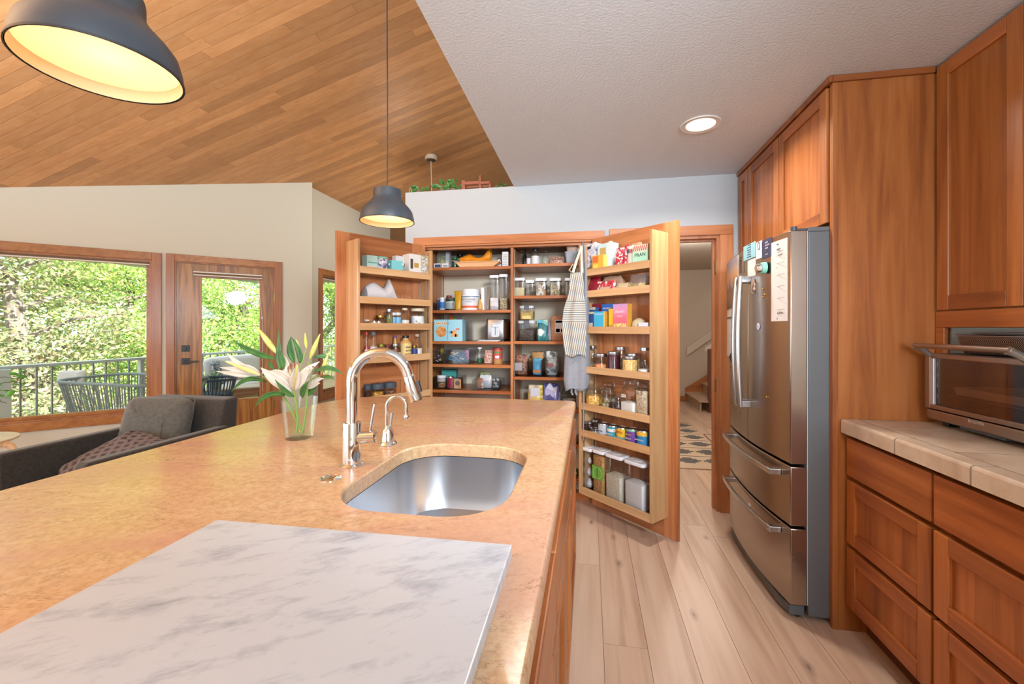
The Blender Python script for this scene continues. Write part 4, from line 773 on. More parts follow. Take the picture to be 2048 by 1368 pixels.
# -- left bay, second shelf
z = ZL[1]
tb, w, h = goods('storage_bin', 'clear bin holding supplement bottles on the second left shelf', 'bin', slotM(870, 914, 606, 3.44, z)); g_bin(tb, w, .22, h)
t, w, h = goods('bottle', 'blue capped supplement bottle at the back of the clear bin', 'bottle', slotM(874, 884, 597, 3.46, z + .005)); g_bottle(t, w, h, C('#3a6aa8'), C('#b0b4ba'), neck=.7)
t, w, h = goods('bottle', 'white bottle with blue label in front in the clear bin', 'bottle', slotM(879, 890, 595, 3.385, z + .005)); g_bottle(t, w, h, WH, WPL, None, label=C('#3f86c8'), lab=(.15, .65), neck=.75)
t, w, h = goods('jar', 'dark lidded jar with pale teal label right of the blue bottle', 'jar', slotM(891, 911, 596, 3.40, z + .005)); g_jar(t, w, h, C('#39443c'), P('dark pickle', '#4a4f46', .4), .9, label=C('#b5c4c0'), lab=(.1, .68))
t, w, h = goods('jar', 'brown capped jar behind the teal label jar', 'jar', slotM(893, 903, 591, 3.50, z + .005)); g_jar(t, w, h, C('#8d3a32'), NUTS, .8)
t, w, h = goods('snack_bag', 'tall mustard yellow bag twisted at the top', 'bag', slotM(912, 923, 582, 3.42, z)); g_bag(t, w * 1.3, .07, h, P('mustard bag', '#c49320', .4), 8, tw=1.35)
t, w, h = goods('powder_tub', 'big white screw-lid powder tub with orange band', 'tub', slotM(924, 960, 579, 3.42, z)); r = w / 2
MB().lathe([(r*.95, 0), (r, .008), (r, h*.70), (r*.93, h*.74), (r*.93, h*.77)], 28).build('body', WPL, t, True); MB().lathe([(r*.95, h*.77), (r*.95, h*.98), (r*.9, h)], 28).build('lid', WPL, t, True)
cyl_label(t, r, h*.12, h*.22, C('#cf5a30'), 80); cyl_label(t, r, h*.62, h*.665, C('#5d7f92'), 80); cyl_label(t, r, h*.23, h*.61, C('#c9ccd0'), 80)
text(t, 'MCT POWDER', .017, (0, -r - .0016, h*.5), C('#6a6f78')); text(t, 'CREAMER', .012, (0, -r - .0016, h*.4), C('#8a8f98'))
t, w, h = goods('folder', 'slim white upright folder right of the big white tub', 'box', slotM(967, 973, 577, 3.44, z)); g_box(t, w, .16, h, WH)
t, w, h = goods('snack_bag', 'small kraft paper bag lying against the white folder', 'bag', slotM(957, 967, 598, 3.38, z)); g_bag(t, w, .07, h, P('gold kraft', '#c49a58', .6), 4)
t, w, h = goods('snack_bag', 'tall brown clear-front bag beside the clear dispensers', 'bag', slotM(973, 984, 575, 3.48, z)); g_bag(t, w, .10, h, P('taupe bag', '#a08a74', .5), 6, tw=.7)
for (u0, u1, v, con, lab, fl) in ((982, 1000, 552, speck('white sticks', ['#d8d3d6', '#b9b2b8', '#e4e0e2'], 30, .6), 'left of two tall clear dispensers with white lids holding white sticks', .38), (1001, 1017, 550, SEEDS, 'right of two tall clear dispensers with white lids holding seeds', .36)):
    t, w, h = goods('cereal_dispenser', lab, 'container', slotM(u0, u1, v, 3.42, z), 'tall clear dispensers'); g_pop(t, w, .12, h, con, fl)
# -- left bay, third shelf
z = ZL[2]
t, w, h = goods('cracker_box', 'light blue cracker box with a big round cracker printed on it', 'carton', slotM(871, 928, 639.5, 3.36, z)); bb = C('#93c4d2'); g_box(t, w, .09, h, bb, [(.04, .5, .74, .90, C('#e4d6b4')), (.62, .80, .2, .5, C('#d59a5c')), (.56, .66, .36, .46, C('#3f7ba6')), (.74, .86, .2, .33, C('#c9894c')), (.78, .9, .52, .6, C('#c96a60'))], [('CRACKERS', .27, .82, .026, C('#6b4a3a'))])
MB().tube([(-w*.23, -.0455, h*.44), (-w*.23, -.0468, h*.44)], w*.18, 26).build('cracker_print', speck('cracker print', ['#c98442', '#d39352', '#b8702f', '#d9a066'], 60, .6, .1), t)
MB().box(-w*.02, w*.02 - .002, -.0465, -.0452, 0.004, h - .004).build('fold_line', C('#6fa9bd'), t)
for i, (u0, u1, v0, m, lab) in enumerate(((899, 908, 630, C('#c2622e'), 'orange crinkled packet peeking over the cracker box'), (904, 912, 634, C('#4fa04a'), 'green packet peeking over the cracker box'), (912, 929, 632, BAGM, 'crumpled clear packet on top behind the cracker box'))):
    t, w, h = goods('snack_bag', lab, 'bag', slotM(u0, u1, v0, 3.50 + .01*i, z)); g_bag(t, w, .05, h, m, 20 + i)
tb, w, h = goods('storage_bin', 'tall clear bin behind the light blue cracker box', 'bin', slotM(872, 942, 643, 3.545, z)); g_bin(tb, w, .20 - .03, h)
for k in range(3): tag(MB(Matrix.Translation((-0.79 + .003*k, 3.43, z + .0035*k)) @ Matrix.Rotation(.05*k, 4, 'Z')).box(-.085, .085, -.12, .12, 0.0005, .0035).build('magazine', C(('#c4c8cc', '#b7bfc9', '#cfd0d2')[k], .4)), ('lowest', 'middle', 'topmost')[k] + ' of three pale magazines left of the toaster', 'magazine', 'magazines on the pantry shelf')
t, w, h = goods('toaster', 'brushed steel toaster with a lever slot facing out on the pantry shelf', 'toaster', slotM(979.5, 1015, 639, 3.45, z))
m_ = MB(); rbox(m_, w, .26, [(.014, .97), (.022, 1), (h - .012, 1), (h, .95)], .02); m_.build('body', brushed('toaster steel', '#a4a6ac', .35, 'z'), t, True, bev=0); bx('base', BLK, t, -w/2 + .004, w/2 - .004, -.126, .126, 0, .016)
bx('top_plate', BLK, t, -w/2 + .006, w/2 - .006, -.118, .118, h - .004, h + .003, .001); m_ = MB(); m_.prism(rrect(w*.42, h*.62, .012, 4, 0, h*.50), 'y', -.1325, -.1300); m_.build('control_plate', P('toaster plate', '#b9bbbf', .3, .9), t, bev=.001)
bx('lever_slot', BLK, t, -.002, .002, -.1332, -.1318, h*.28, h*.72); bx('lever', P('lever', '#c6c8ca', .3, .9), t, -w*.17, w*.17, -.150, -.1328, h*.64, h*.76, .003); bx('side_trim', SILV, t, w/2 - .012, w/2 - .008, -.131, -.129, .03, h - .02)
bx('side_panel', P('side band', '#8a5b30', .3, .4), t, w/2 - .006, w/2 + .001, -.11, .11, .03, h - .02)
# -- left bay, fourth shelf
z = ZL[3]
for (u0, u1, v, lab, kind) in ((868, 895, 700, 'clear bin of dark candy bars at the left of the fourth shelf', 'bars'), (897, 946, 697, 'clear bin heaped with blue candy packets', 'blue')):
    tb, w, h = goods('storage_bin', lab, 'bin', slotM(u0, u1, v, 3.44, z)); g_bin(tb, w, .24, h)
    wi, hi = w * .86, h * (.5 if kind == 'bars' else .58)
    mats = CANDY if kind == 'blue' else [C('#4a2c30', .3), C('#7a5a80', .3), C('#cfc4c4', .3), C('#5c3a2c', .3), C('#8d8a5a', .3)]; r_ = random.Random(len(lab))
    for k in range(34 if kind == 'blue' else 14):
        M = Matrix.Translation(tb.location + Vector((r_.uniform(-.5, .5) * (wi - .04), r_.uniform(-.095, .0), .014 + hi * (k / 34 if kind == 'blue' else k / 14)))) @ Euler((r_.uniform(-.45, .45), r_.uniform(-.6, .6), r_.uniform(0, 3))).to_matrix().to_4x4()
        tag(MB(M).prism([(-.022, -.006), (-.018, -.008), (.018, -.008), (.022, -.006), (.022, .006), (.018, .008), (-.018, .008), (-.022, .006)], 'z', -.004, .004).build('candy_packet', mats[k % len(mats)]), 'small blue or white candy packet heaped in the clear bin' if kind == 'blue' else 'small dark candy bar loose in the left clear bin', 'candy', 'blue candy packets' if kind == 'blue' else 'dark candy bars')
t, w, h = goods('snack_bag', 'pink and white wrapped sweet standing in the blue candy bin', 'candy', slotM(931, 939, 701, 3.40, z + .03)); g_bag(t, w, .03, h, C('#d06aa0', .35), 3)
t, w, h = goods('snack_bag', 'mustard packet standing behind the dark candy bars', 'bag', slotM(881, 888, 695, 3.5, z + .006)); g_bag(t, w, .04, h, C('#a08a2c'), 9)
t, w, h = goods('snack_bag', 'cream wafer packet poking out of the blue candy heap', 'bag', slotM(901, 910, 704, 3.44, z + .03)); g_bag(t, w, .03, h, C('#cfae78'), 12)
t, w, h = goods('bottle', 'clear bottle with dark green base right of the candy bins', 'bottle', slotM(954, 965, 694, 3.42, z)); g_bottle(t, w, h, PLAST, WPL, P('green gel', '#1f6b48', .3), .55, neck=.7)
t, w, h = goods('grain_bag', 'clear pouch of pinkish grain left of the red canister', 'bag', slotM(969, 986, 700, 3.42, z)); g_bag(t, w, .09, h, speck('pink salt mix', ['#b98a7c', '#c9a394', '#8f6358', '#d6bdae'], 110, .5), 14); 
t, w, h = goods('nut_canister', 'red-lidded peanut canister with red and tan label on the fourth shelf', 'canister', slotM(987, 1005, 696, 3.42, z)); r = w / 2
MB().lathe([(r*.97, 0), (r, .004), (r, h*.86)], 22).build('body', C('#b98a54'), t, True); MB().lathe([(r*1.03, h*.86), (r*1.03, h*.99), (r*.98, h)], 22).build('lid', C('#b8322f', .35), t, True)
cyl_label(t, r, h*.3, h*.84, C('#c2504c'), 80); cyl_label(t, r + .001, h*.68, h*.78, C('#5c8a3c'), 50, 'label_band'); cyl_label(t, r + .001, h*.36, h*.52, WH, 26, 'label_band')
# -- left bay, fifth shelf
z = ZL[4]
tb, w, h = goods('storage_bin', 'clear bin holding cocoa and tea on the fifth left shelf', 'bin', slotM(871, 926, 752, 3.42, z)); g_bin(tb, w, .22, h)
t, w, h = goods('granola_jar', 'jar of granola with white wrap and white lid in the fifth shelf bin', 'jar', slotM(875, 892, 750, 3.38, z + .005)); g_jar(t, w, h, WPL, NUTS, .5, label=C('#d6cfc8'), lab=(.5, .92), neck=.97)
t, w, h = goods('tea_box', 'teal box standing at the back of the fifth shelf bin', 'box', slotM(886, 914, 739, 3.50, z + .005)); g_box(t, w, .07, h, C('#3f9690'))
t, w, h = goods('cocoa_tin', 'crimson cocoa tin beside the granola jar', 'tin', slotM(894, 908, 753, 3.37, z + .005)); g_can(t, w, h, C('#a82a40', .35))
t, w, h = goods('cocoa_box', 'brown cocoa box with an orange label and dark oval emblem', 'box', slotM(910, 924, 755, 3.36, z + .005)); g_box(t, w, .05, h, C('#4a2a20'), [(.02, .96, .03, .86, C('#d6965c'))]); MB().tube([(0, -.0262, h*.52), (0, -.0275, h*.52)], w*.34, 20).build('emblem', C('#2e1c16'), t)
tb, w, h = goods('storage_bin', 'clear bin with silver coffee pouches at the right of the fifth shelf', 'bin', slotM(951, 1004, 757, 3.42, z)); g_bin(tb, w, .22, h)
for (u0, u1, v, y, m, lab) in ((953, 968, 757, 3.385, speck('coffee pouch print', ['#8a4a2c', '#d8d8da', '#7a3c22'], 12, .4, 0), 'brown and white pouch at the left in the coffee bin'), (958, 985, 750, 3.43, C('#c6c9cf', .35), 'white and silver coffee pouch in the middle of the bin'), (958, 982, 744, 3.49, C('#8f9460', .5), 'olive pouch behind the silver coffee pouch'), (985, 1003, 755, 3.40, speck('grey tea print', ['#3a444c', '#5a646c', '#9aa4a8', '#2a3238'], 60, .4, 0), 'dark grey patterned pouch at the right in the coffee bin')):
    t, w, h = goods('coffee_pouch', lab, 'bag', slotM(u0, u1, v, y, z + .006)); g_bag(t, w * .95, .045, h, m, int(u0))
# -- right bay, top shelf
z = ZR[0]
for (nm, lab, u0, u1, v, y, kw) in (('decanter', 'round clear glass decanter at the left of the top right shelf', 1033, 1052, 502, 3.42, dict(neck=.35, sh0=.35, sh1=.62, caph=.3, capr=1.7)), ('bottle', 'dark tall bottle with black cap behind the round decanter', 1045, 1054, 498, 3.52, dict(neck=.45, caph=.25)), ('bottle', 'slim clear bottle with white label band on the top right shelf', 1053, 1062, 504, 3.42, dict(neck=.35, sh0=.5, sh1=.7)), ('bottle', 'clear bottle with black cap and tall white label on the top right shelf', 1063, 1079, 497.5, 3.40, dict(neck=.62, sh0=.66, sh1=.76, caph=.16)), ('jug', 'clear glass growler jug with a narrow neck on the top right shelf', 1083, 1099, 503, 3.46, dict(neck=.4, sh0=.5, sh1=.78))):
    t, w, h = goods(nm, lab, 'bottle', slotM(u0, u1, v, y, z)); dark = 'dark tall' in lab
    g_bottle(t, w, h, P('dark bottle glass', '#22201f', .1) if dark else GLASS, BLK if ('black' in lab) else GLASS, label=(C('#d2d4da') if 'white label' in lab else None), lab=(.05, .55), **kw)
t, w, h = goods('grain_bag', 'clear bag of brown grain lying on the top right shelf', 'bag', slotM(1098, 1130, 514, 3.42, z)); g_bag(t, w, .10, h, speck('brown grain', ['#9a7668', '#b08c7c', '#7a564a', '#c4a698'], 130, .5), 15, top=.5)
t, w, h = goods('food_tub', 'grey-blue translucent food tub stacked under the taller basket', 'container', slotM(1131, 1156, 506, 3.40, z)); m_ = MB(); rbox(m_, w, .16, [(0, .82), (h * .9, 1.0), (h, 1.06)], .02); m_.build('tub', P('frosted blue plastic', '#98a3b0', .35), t, True); hh = h
t, w, h = goods('food_tub', 'peach translucent tub stacked on the grey-blue tub', 'container', slotM(1133, 1156, 489, 3.42, z + hh + .001)); m_ = MB(); rbox(m_, w, .15, [(0, .85), (h * .9, 1.0), (h, 1.04)], .02); m_.build('tub', P('peach plastic', '#b99a84', .4), t, True)
# -- right bay, second shelf: lidded square containers
z = ZR[1]
for (u0, u1, v, con, fl, lab) in ((1029, 1051, 557, speck('cream flour', ['#cdbf94', '#d6c9a2'], 260, .9, .1), .55, 'first square container from the left, half full of cream flour'), (1053, 1069, 561.5, None, 0, 'second and smallest square container, almost empty'), (1072, 1094, 557.5, speck('trail mix', ['#8f8468', '#c9c4b8', '#6b5f48', '#b58a5a', '#d6d2cc'], 60, .6), .8, 'third square container from the left, full of mixed snacks'), (1100, 1123, 557.5, SEEDS, .75, 'fourth square container from the left with a bag of pale pasta'), (1130, 1150, 557, P('grey meal', '#9a8f84', .8), .7, 'fifth square container, half hidden by the striped apron')):
    t, w, h = goods('storage_container', lab, 'container', slotM(u0, u1, v, 3.40, z), 'square lidded containers on the right pantry shelf'); g_pop(t, w, .10, h, con, fl)
# -- right bay, third shelf
z = ZR[2]
t, w, h = goods('canister', 'square clear canister of dark seeds with a grey clasp at the bottom of its stack', 'canister', slotM(1038, 1072, 641, 3.40, z)); g_pop(t, w, .12, h - .002, DARKB, .62, lid=P('clear lid', '#b9bcbc', .2)); bx('clasp', C('#4a5058'), t, -w*.16, w*.16, -.068, -.061, h*.62, h*1.0, .002); hh = h
t, w, h = goods('canister', 'square clear canister lettered TOAST with a grey clasp on top of its stack', 'canister', slotM(1041, 1069, 612, 3.40, z + hh + .004)); g_pop(t, w, .11, h, speck('breadcrumbs', ['#b9a05a', '#c4ae70', '#a08848'], 180, .8), .75, lid=P('clear lid', '#b9bcbc', .2)); bx('clasp', C('#4a5058'), t, -w*.17, w*.17, -.063, -.056, h*.72, h*1.0, .002); bx('label', C('#c9b46a'), t, -w*.3, w*.3, -.0562, -.0555, h*.06, h*.3); text(t, 'TOAST', .026, (0, -.0572, h*.55), C('#8a5a40'))
t, w, h = goods('snack_bag', 'teal and white snack bag right of the canister stack', 'bag', slotM(1075, 1097, 640, 3.40, z)); g_bag(t, w, .07, h, speck('teal snack print', ['#4d9a94', '#2f6f72', '#cfdcd8', '#77b8b0'], 22, .4, 0), 31); bx('label', C('#3fa8d0'), t, -w*.42, -w*.1, -.036, -.028, h*.86, h*.98)
t, w, h = goods('snack_bag', 'crinkled clear bag between the teal bag and the brown rice pouch', 'bag', slotM(1095, 1109, 645, 3.45, z)); g_bag(t, w, .08, h, P('crinkled film', '#a8a6b0', .25), 33)
t, w, h = goods('rice_pouch', 'large terracotta pouch with a white and navy label on the third right shelf', 'bag', slotM(1101, 1136, 633, 3.42, z)); g_bag(t, w, .08, h, speck('red rice', ['#a87654', '#b58560', '#9a6848'], 150, .5), 35, panels=[(.28, .9, .32, .86, C('#c9c6cc')), (.31, .87, .74, .83, C('#38407a')), (.33, .56, .36, .5, C('#9a4a38')), (.62, .86, .36, .5, C('#7a2c38'))])
# -- right bay, fourth shelf
z = ZR[3]
for (u0, u1, v, y, m, lab, pan) in ((1031, 1058, 710, 3.40, speck('brown granola', ['#8a5a48', '#a5745c', '#6b4436', '#b98f78'], 110, .5), 'brown granola bag with a white label in the first clear bin', [(.04, .55, .22, .62, C('#d0c6ca'))]), (1065, 1085, 717, 3.40, C('#4fa8d0', .4), 'bright blue pouch with an orange bowl print in the second clear bin', [(.12, .88, .14, .34, C('#d08a5a'))]), (1091, 1117, 703, 3.42, speck('grey foil', ['#8a9090', '#b4b9b8', '#6a7270', '#cfd2d0'], 36, .3, .2), 'silver grey foil bag in the third clear bin', [(.2, .6, .35, .5, C('#b05a58'))])):
    t, w, h = goods('grain_pouch', lab, 'bag', slotM(u0, u1, v, y, z + .006)); g_bag(t, w, .085, h, m, int(u0), panels=pan)
for (u0, u1, v, lab) in ((1028, 1060, 716, 'clear bin around the brown granola bag'), (1062, 1088, 716, 'clear bin around the bright blue pouch'), (1089, 1120, 716, 'clear bin around the silver grey foil bag')):
    tb, w, h = goods('storage_bin', lab, 'bin', slotM(u0, u1, v, 3.43, z), 'clear bins on the fourth right shelf'); g_bin(tb, w, .26, h)
t, w, h = goods('snack_bag', 'orange kraft bag standing behind the bright blue pouch', 'bag', slotM(1060, 1092, 704, 3.53, z + .006)); g_bag(t, w * .8, .05, h, C('#bf8a4c'), 41)
# -- right bay, fifth shelf and below
z = ZR[4]
t, w, h = goods('chip_bag', 'yellow and clear chip bag just above the far island edge', 'bag', slotM(1056, 1087, 770, 3.40, z)); g_bag(t, w, .09, h, speck('chip print', ['#c4a43c', '#d9c070', '#b99f88', '#e2d6b0'], 40, .4, 0), 43, panels=[(.2, .8, .5, .9, C('#bfc0c8'))])
t, w, h = goods('zip_bag', 'purple and clear zip bag beside the yellow chip bag', 'bag', slotM(1086, 1121, 767, 3.42, z)); g_bag(t, w, .09, h, speck('violet film', ['#6f6a9a', '#a09cc0', '#4a4876', '#c4c4d4'], 24, .25, .2), 45)
t, w, h = goods('wire_basket', 'dark wire basket with a pale bowl right of the purple zip bag', 'basket', slotM(1124, 1153, 783, 3.42, z))
MB().box(-w/2, w/2, -.10, -.096, h - .004, h).box(-w/2, w/2, .096, .10, h - .004, h).box(-w/2, -w/2 + .004, -.1, .1, h - .004, h).box(w/2 - .004, w/2, -.1, .1, h - .004, h).box(-w/2, w/2, -.1, .1, 0, .004).build('frame', BLK, t)
wm = MB(); [wm.box(-w/2 + w*k/9 - .001, -w/2 + w*k/9 + .001, -.1, -.098, .004, h) for k in range(10)]; wm.build('wires', BLK, t, kind='stuff'); MB().lathe([(.02, .006), (.045, .03), (.05, .055), (.046, .055), (.04, .03)], 20).build('bowl', C('#b9b1a4'), t, True)
z = ZR[5]
t, w, h = goods('bread_box', 'white lidded bin low in the pantry beside the island edge', 'bin', slotM(1132, 1153, 865, 3.40, z)); g_box(t, w, .2, h * .92, C('#cfccc8')); bx('lid', WPL, t, -w/2 - .003, w/2 + .003, -.103, .103, h*.92, h, .003)
z = ZR[6]
t, w, h = goods('produce_bag', 'green produce bag on the lowest pantry shelf beside the island', 'bag', slotM(1136, 1157, 936, 3.38, z)); g_bag(t, w, .1, h, speck('green print', ['#4f7a30', '#6a9a40', '#d0d6c4', '#3c5c24'], 40, .4, 0), 51)
# -- left door
def D(side, i): return LIPS[side][i] + .0125
z = D('L', 0)
def L(u0, u1, v, DD=.085, i=0): return slotD('L', u0, u1, v, DD, D('L', i))
t, w, h = goods('tea_box', 'pale mint and white box at the outer end of the top left door shelf', 'box', L(729, 750, 512, .10)); g_box(t, w, .07, h, C('#b9ded6'), [(.08, .9, .08, .4, WH), (.1, .95, .55, .62, C('#6cb8a8'))])
t, w, h = goods('tea_tin', 'small printed tin with a mint lid on the top left door shelf', 'tin', L(752, 774, 517, .10)); g_can(t, w, h, speck('blue lattice print', ['#d6d4dc', '#8a8aa8', '#c4c2d0', '#56587c'], 75, .5, 0)); MB().lathe([(w*.51, h - .002), (w*.51, h + .006), (w*.48, h + .008)], 20).build('lid', C('#7cc4b0'), t, True)
t, w, h = goods('tea_box', 'low turquoise and blue box on the top left door shelf', 'box', L(779, 801, 522, .11)); g_box(t, w, .06, h, C('#7cc6c8'), [(.02, .98, .0, .3, C('#5f9cc4'))])
for (u0, u1, lab) in ((775, 781, 'left of two tiny clear jars on the top left door shelf'), (803, 809, 'right of two tiny clear jars on the top left door shelf')):
    t, w, h = goods('spice_jar', lab, 'jar', L(u0, u1, 527, .11), 'tiny clear spice jars'); g_jar(t, w, h, SILV, P('grey spice', '#8a8488', .7), .6)
t, w, h = goods('tea_box', 'white box with a teal mark behind the turquoise box', 'box', L(788, 808, 513, .04)); g_box(t, w, .05, h, C('#d2d2d8'), [(.05, .4, .45, .75, C('#6a9cb8'))])
t, w, h = goods('milk_carton', 'large white carton with gold patch on the top left door shelf', 'carton', L(812, 835, 510, .095)); g_box(t, w, .09, h, C('#dddbd6'), [(.08, .3, .35, .78, C('#4a3c34')), (.4, .78, .42, .62, C('#b8923c'))])
t, w, h = goods('cracker_box', 'floral carton with upright black lettering at the hinge end of the top left door shelf', 'carton', L(837, 857, 513, .10)); g_box(t, w, .07, h, FLORAL, [(.05, .32, .05, .78, C('#e2e0da'))]); text(t, 'TEA TIME', h*.15, (w*(.18 - .5), -.0362, h*.42), INK, (PI/2, -PI/2, 0))
t, w, h = goods('plastic_bag', 'crumpled white plastic bag alone on the second left door shelf', 'bag', L(729, 792, 557, .085, 1))
r_ = random.Random(2); rings = []
for k in range(13):
    f = k / 12; top = h * [.58, .72, .78, .80, .78, .72, .64, .60, .72, .98, .80, .45, .15][k]
    rings.append([(w * (f - .5), .055 * math.cos(a) * (1 - .5 * abs(f - .5)), max(.001, top/2 + top/2 * math.sin(a) + r_.uniform(-.006, .006))) for a in [2*PI*i/14 for i in range(14)]])
MB().loft(rings).build('film', P('milky bag film', '#c4c0c2', .35), t, True)
def jl(i, u0, u1, v, lt, lid, con, fl=.6, DD=.10, kind='jar', **kw):
    t, w, h = goods(kind, lt, 'bottle' if kind == 'bottle' else 'jar', L(u0, u1, v, DD, i)); (g_bottle if kind == 'bottle' else g_jar)(t, w, h, *( (GLASS, lid) if kind == 'bottle' else (lid,)), content=con, fill=fl, **kw)
jl(2, 729, 739, 639, 'small jar with grey-white lid at the outer end of the third left door shelf', P('pale lid', '#c9ccca', .4), P('dark sauce', '#4a3a30', .5), .5)
for (u0, u1, lab) in ((744, 753, 'left of two flat pale tins on the third left door shelf'), (754, 761, 'right of two flat pale tins on the third left door shelf')): t, w, h = goods('flat_tin', lab, 'tin', L(u0, u1, 642, .11, 2), 'flat pale tins'); g_can(t, w, h, C('#c6c4be'))
jl(2, 750, 771, 631, 'wide jar with a gold lid on the third left door shelf', GOLDL, P('honey', '#a88a50', .4), .5, .06)
jl(2, 772, 785, 618, 'tall square jar of dried herbs with a silver lid on the left door', SILV, HERB, .75)
for (u0, u1, lab) in ((784, 791, 'left of two small jars with blue labels on the left door'), (790.5, 801, 'right of two small jars with blue labels on the left door')): t, w, h = goods('jar', lab, 'jar', L(u0, u1, 625, .11, 2), 'small jars with blue labels'); g_jar(t, w, h, P('pale lid', '#c9ccca', .4), P('teal mix', '#6a9aa0', .6), .8, label=C('#6ea4c8'), lab=(.12, .7))
jl(2, 802, 817, 616, 'bottle with a cream cap and white label on the third left door shelf', P('cream cap', '#d6cbb4', .4), P('vanilla', '#7a4a2c', .3), .25, .10, 'bottle', label=C('#d0ccc4'), lab=(.1, .4), neck=.55)
jl(2, 823, 847, 617, 'large jar of white coconut chips at the hinge end of the left door', P('linen lid', '#c9bfa4', .6), speck('coconut chips', ['#dcdcde', '#b9bcbe', '#e6e6e8', '#a9a49e'], 35, .8), .7)
jl(3, 729, 737, 664, 'red chilli sauce bottle at the outer end of the fourth left door shelf', C('#c83a30', .4), P('chilli sauce', '#b8402c', .4), .95, .10, 'bottle', label=C('#d2cfd6'), lab=(.1, .4), neck=.6)
jl(3, 739, 754, 664, 'tall bottle with a dark grey cap and white label on the fourth left door shelf', C('#55585c'), speck('pink salt', ['#d8c0b8', '#c4a49a', '#e4d6d0'], 120, .6), .9, .10, 'bottle', label=C('#c9cdd8'), lab=(.1, .45), neck=.68)
jl(3, 756, 769, 688, 'small jar with a green-gold lid on the fourth left door shelf', P('green gold lid', '#8f8a3a', .35, .7), P('pesto', '#5c5a30', .5), .8)
jl(3, 770, 780, 689, 'small jar with a dark red lid on the fourth left door shelf', C('#6a2a28'), P('jam', '#4a2018', .4), .8)
jl(3, 782, 800, 687, 'jar of brown spread with a silver lid behind the faucet', SILV, P('brown spread', '#6a3a22', .5), .8, label=C('#c9b59a'), lab=(.08, .45))
t, w, h = goods('bottle', 'slim bottle with a violet and yellow cap behind the brown spread jar', 'bottle', L(786, 794, 671, .05, 3)); g_bottle(t, w, h, P('amber plastic', '#b98a4a', .3), C('#5a4a90'), neck=.6)
t, w, h = goods('peanut_butter_jar', 'tall peanut butter jar with a black-lettered cream label and black cap', 'jar', L(801, 821, 671, .10, 3)); g_bottle(t, w, h, P('peanut butter', '#c49a5c', .4), BLK, neck=.5, sh0=.68, sh1=.82, caph=.1); cyl_label(t, w/2, h*.04, h*.66, C('#d2b878'), 80)
for k, s_ in enumerate(('PEANUT', 'BUTTER', 'CRUNCHY')): text(t, s_, .017, (0, -w/2 - .003, h*(.5 - .15*k)), INK, sx=.9)
jl(3, 823, 834, 691, 'small jar with a navy label and gold lid on the fourth left door shelf', GOLDL, P('dark honey', '#5a3a20', .4), .8, label=C('#2c3c78'), lab=(.1, .75))
jl(3, 826, 842, 668, 'corked bottle of amber syrup with a white label on the left door', P('cork cap', '#c4a890', .7), P('syrup', '#7a3c20', .2), .6, .06, 'bottle', label=C('#d6d4ce'), lab=(.08, .4), neck=.42)
for (u0, u1, v, lab, con) in ((729, 741, 769, 'leftmost of three low jars with dark slate lids on the left door', P('spice dark', '#4a2c20', .8)), (743, 766, 767, 'middle of three low jars with dark slate lids on the left door', speck('turmeric mix', ['#c4882c', '#a86a20', '#d9b060'], 120, .7)), (768, 791, 764.5, 'rightmost of three low jars with dark slate lids on the left door', speck('chilli mix', ['#7a4a30', '#a87858', '#5a3420'], 120, .7))):
    t, w, h = goods('spice_jar', lab, 'jar', L(u0, u1, v, .095, 4), 'slate-lidded spice jars'); g_jar(t, w, h, P('slate lid', '#454e58', .5), con, .7, lidh=h*.32, neck=.98)
# -- right door
def Rr(i, u0, u1, v, DD=.085): return slotD('R', u0, u1, v, DD, D('R', i))
t, w, h = goods('milk_carton', 'white and blue patterned drink carton at the hinge end of the top right door shelf', 'carton', Rr(0, 1174, 1198, 489, .06)); g_box(t, w, .07, h, speck('blue scribble print', ['#d2d4de', '#c4c8d8', '#8a90b0', '#dcdee4'], 60, .5, 0), [(.15, .6, .84, .92, INK)]); MB().tube([(w*.2, 0, h), (w*.2, 0, h + .012)], .012, 14).build('spout_cap', WPL, t, True)
t, w, h = goods('round_tin', 'round olive tin standing on its edge beside the grey apron', 'tin', Rr(0, 1175, 1186, 524, .12)); MB().tube([(0, -.01, w*.5), (0, .012, w*.5)], w*.5, 22).build('tin', P('olive tin', '#a98a30', .35, .5), t, True)
t, w, h = goods('cracker_box', 'small yellow and orange box in front of the drink cartons', 'box', Rr(0, 1189, 1211, 511, .115)); g_box(t, w, .045, h, C('#e0aa40'), [(.05, .55, .6, .95, C('#d06a30')), (.1, .5, .08, .5, C('#e6cc50'))], side=C('#e4b45a'))
t, w, h = goods('milk_carton', 'tall white drink carton with a blue band and screw cap', 'carton', Rr(0, 1202, 1230, 488, .06)); g_box(t, w, .075, h, C('#c4d6da'), [(.2, .62, .62, .86, C('#b59a5c')), (.18, .66, .52, .62, C('#3f78b0')), (.72, .98, .02, .98, WH)]); MB().tube([(w*.2, 0, h), (w*.2, 0, h + .014)], .013, 14).build('spout_cap', WPL, t, True)
for i, (u0, u1, v, lab) in enumerate(((1233, 1250, 496, 'left of two red snack bags on the top right door shelf'), (1250, 1259, 490, 'right of two red snack bags on the top right door shelf'))): t, w, h = goods('snack_bag', lab, 'bag', Rr(0, u0, u1, v, .085), 'red snack bags'); g_bag(t, w, .06, h, REDP, 60 + i)
t, w, h = goods('snack_bag', 'cream packet with small red and navy marks on the top right door shelf', 'bag', Rr(0, 1256, 1270, 492, .10)); g_bag(t, w, .04, h, C('#d2ccc0'), 63, panels=[(.15, .45, .7, .85, C('#4a4a70')), (.5, .85, .7, .85, C('#b86a50'))])
t, w, h = goods('snack_bag', 'large mint and cream packet with red slanted stripes lettered PRAN', 'bag', Rr(0, 1268, 1299, 490, .115)); g_box(t, w, .03, h, C('#cfcdb8'), [(.0, 1, .3, .68, C('#a8d8bc'))]); 
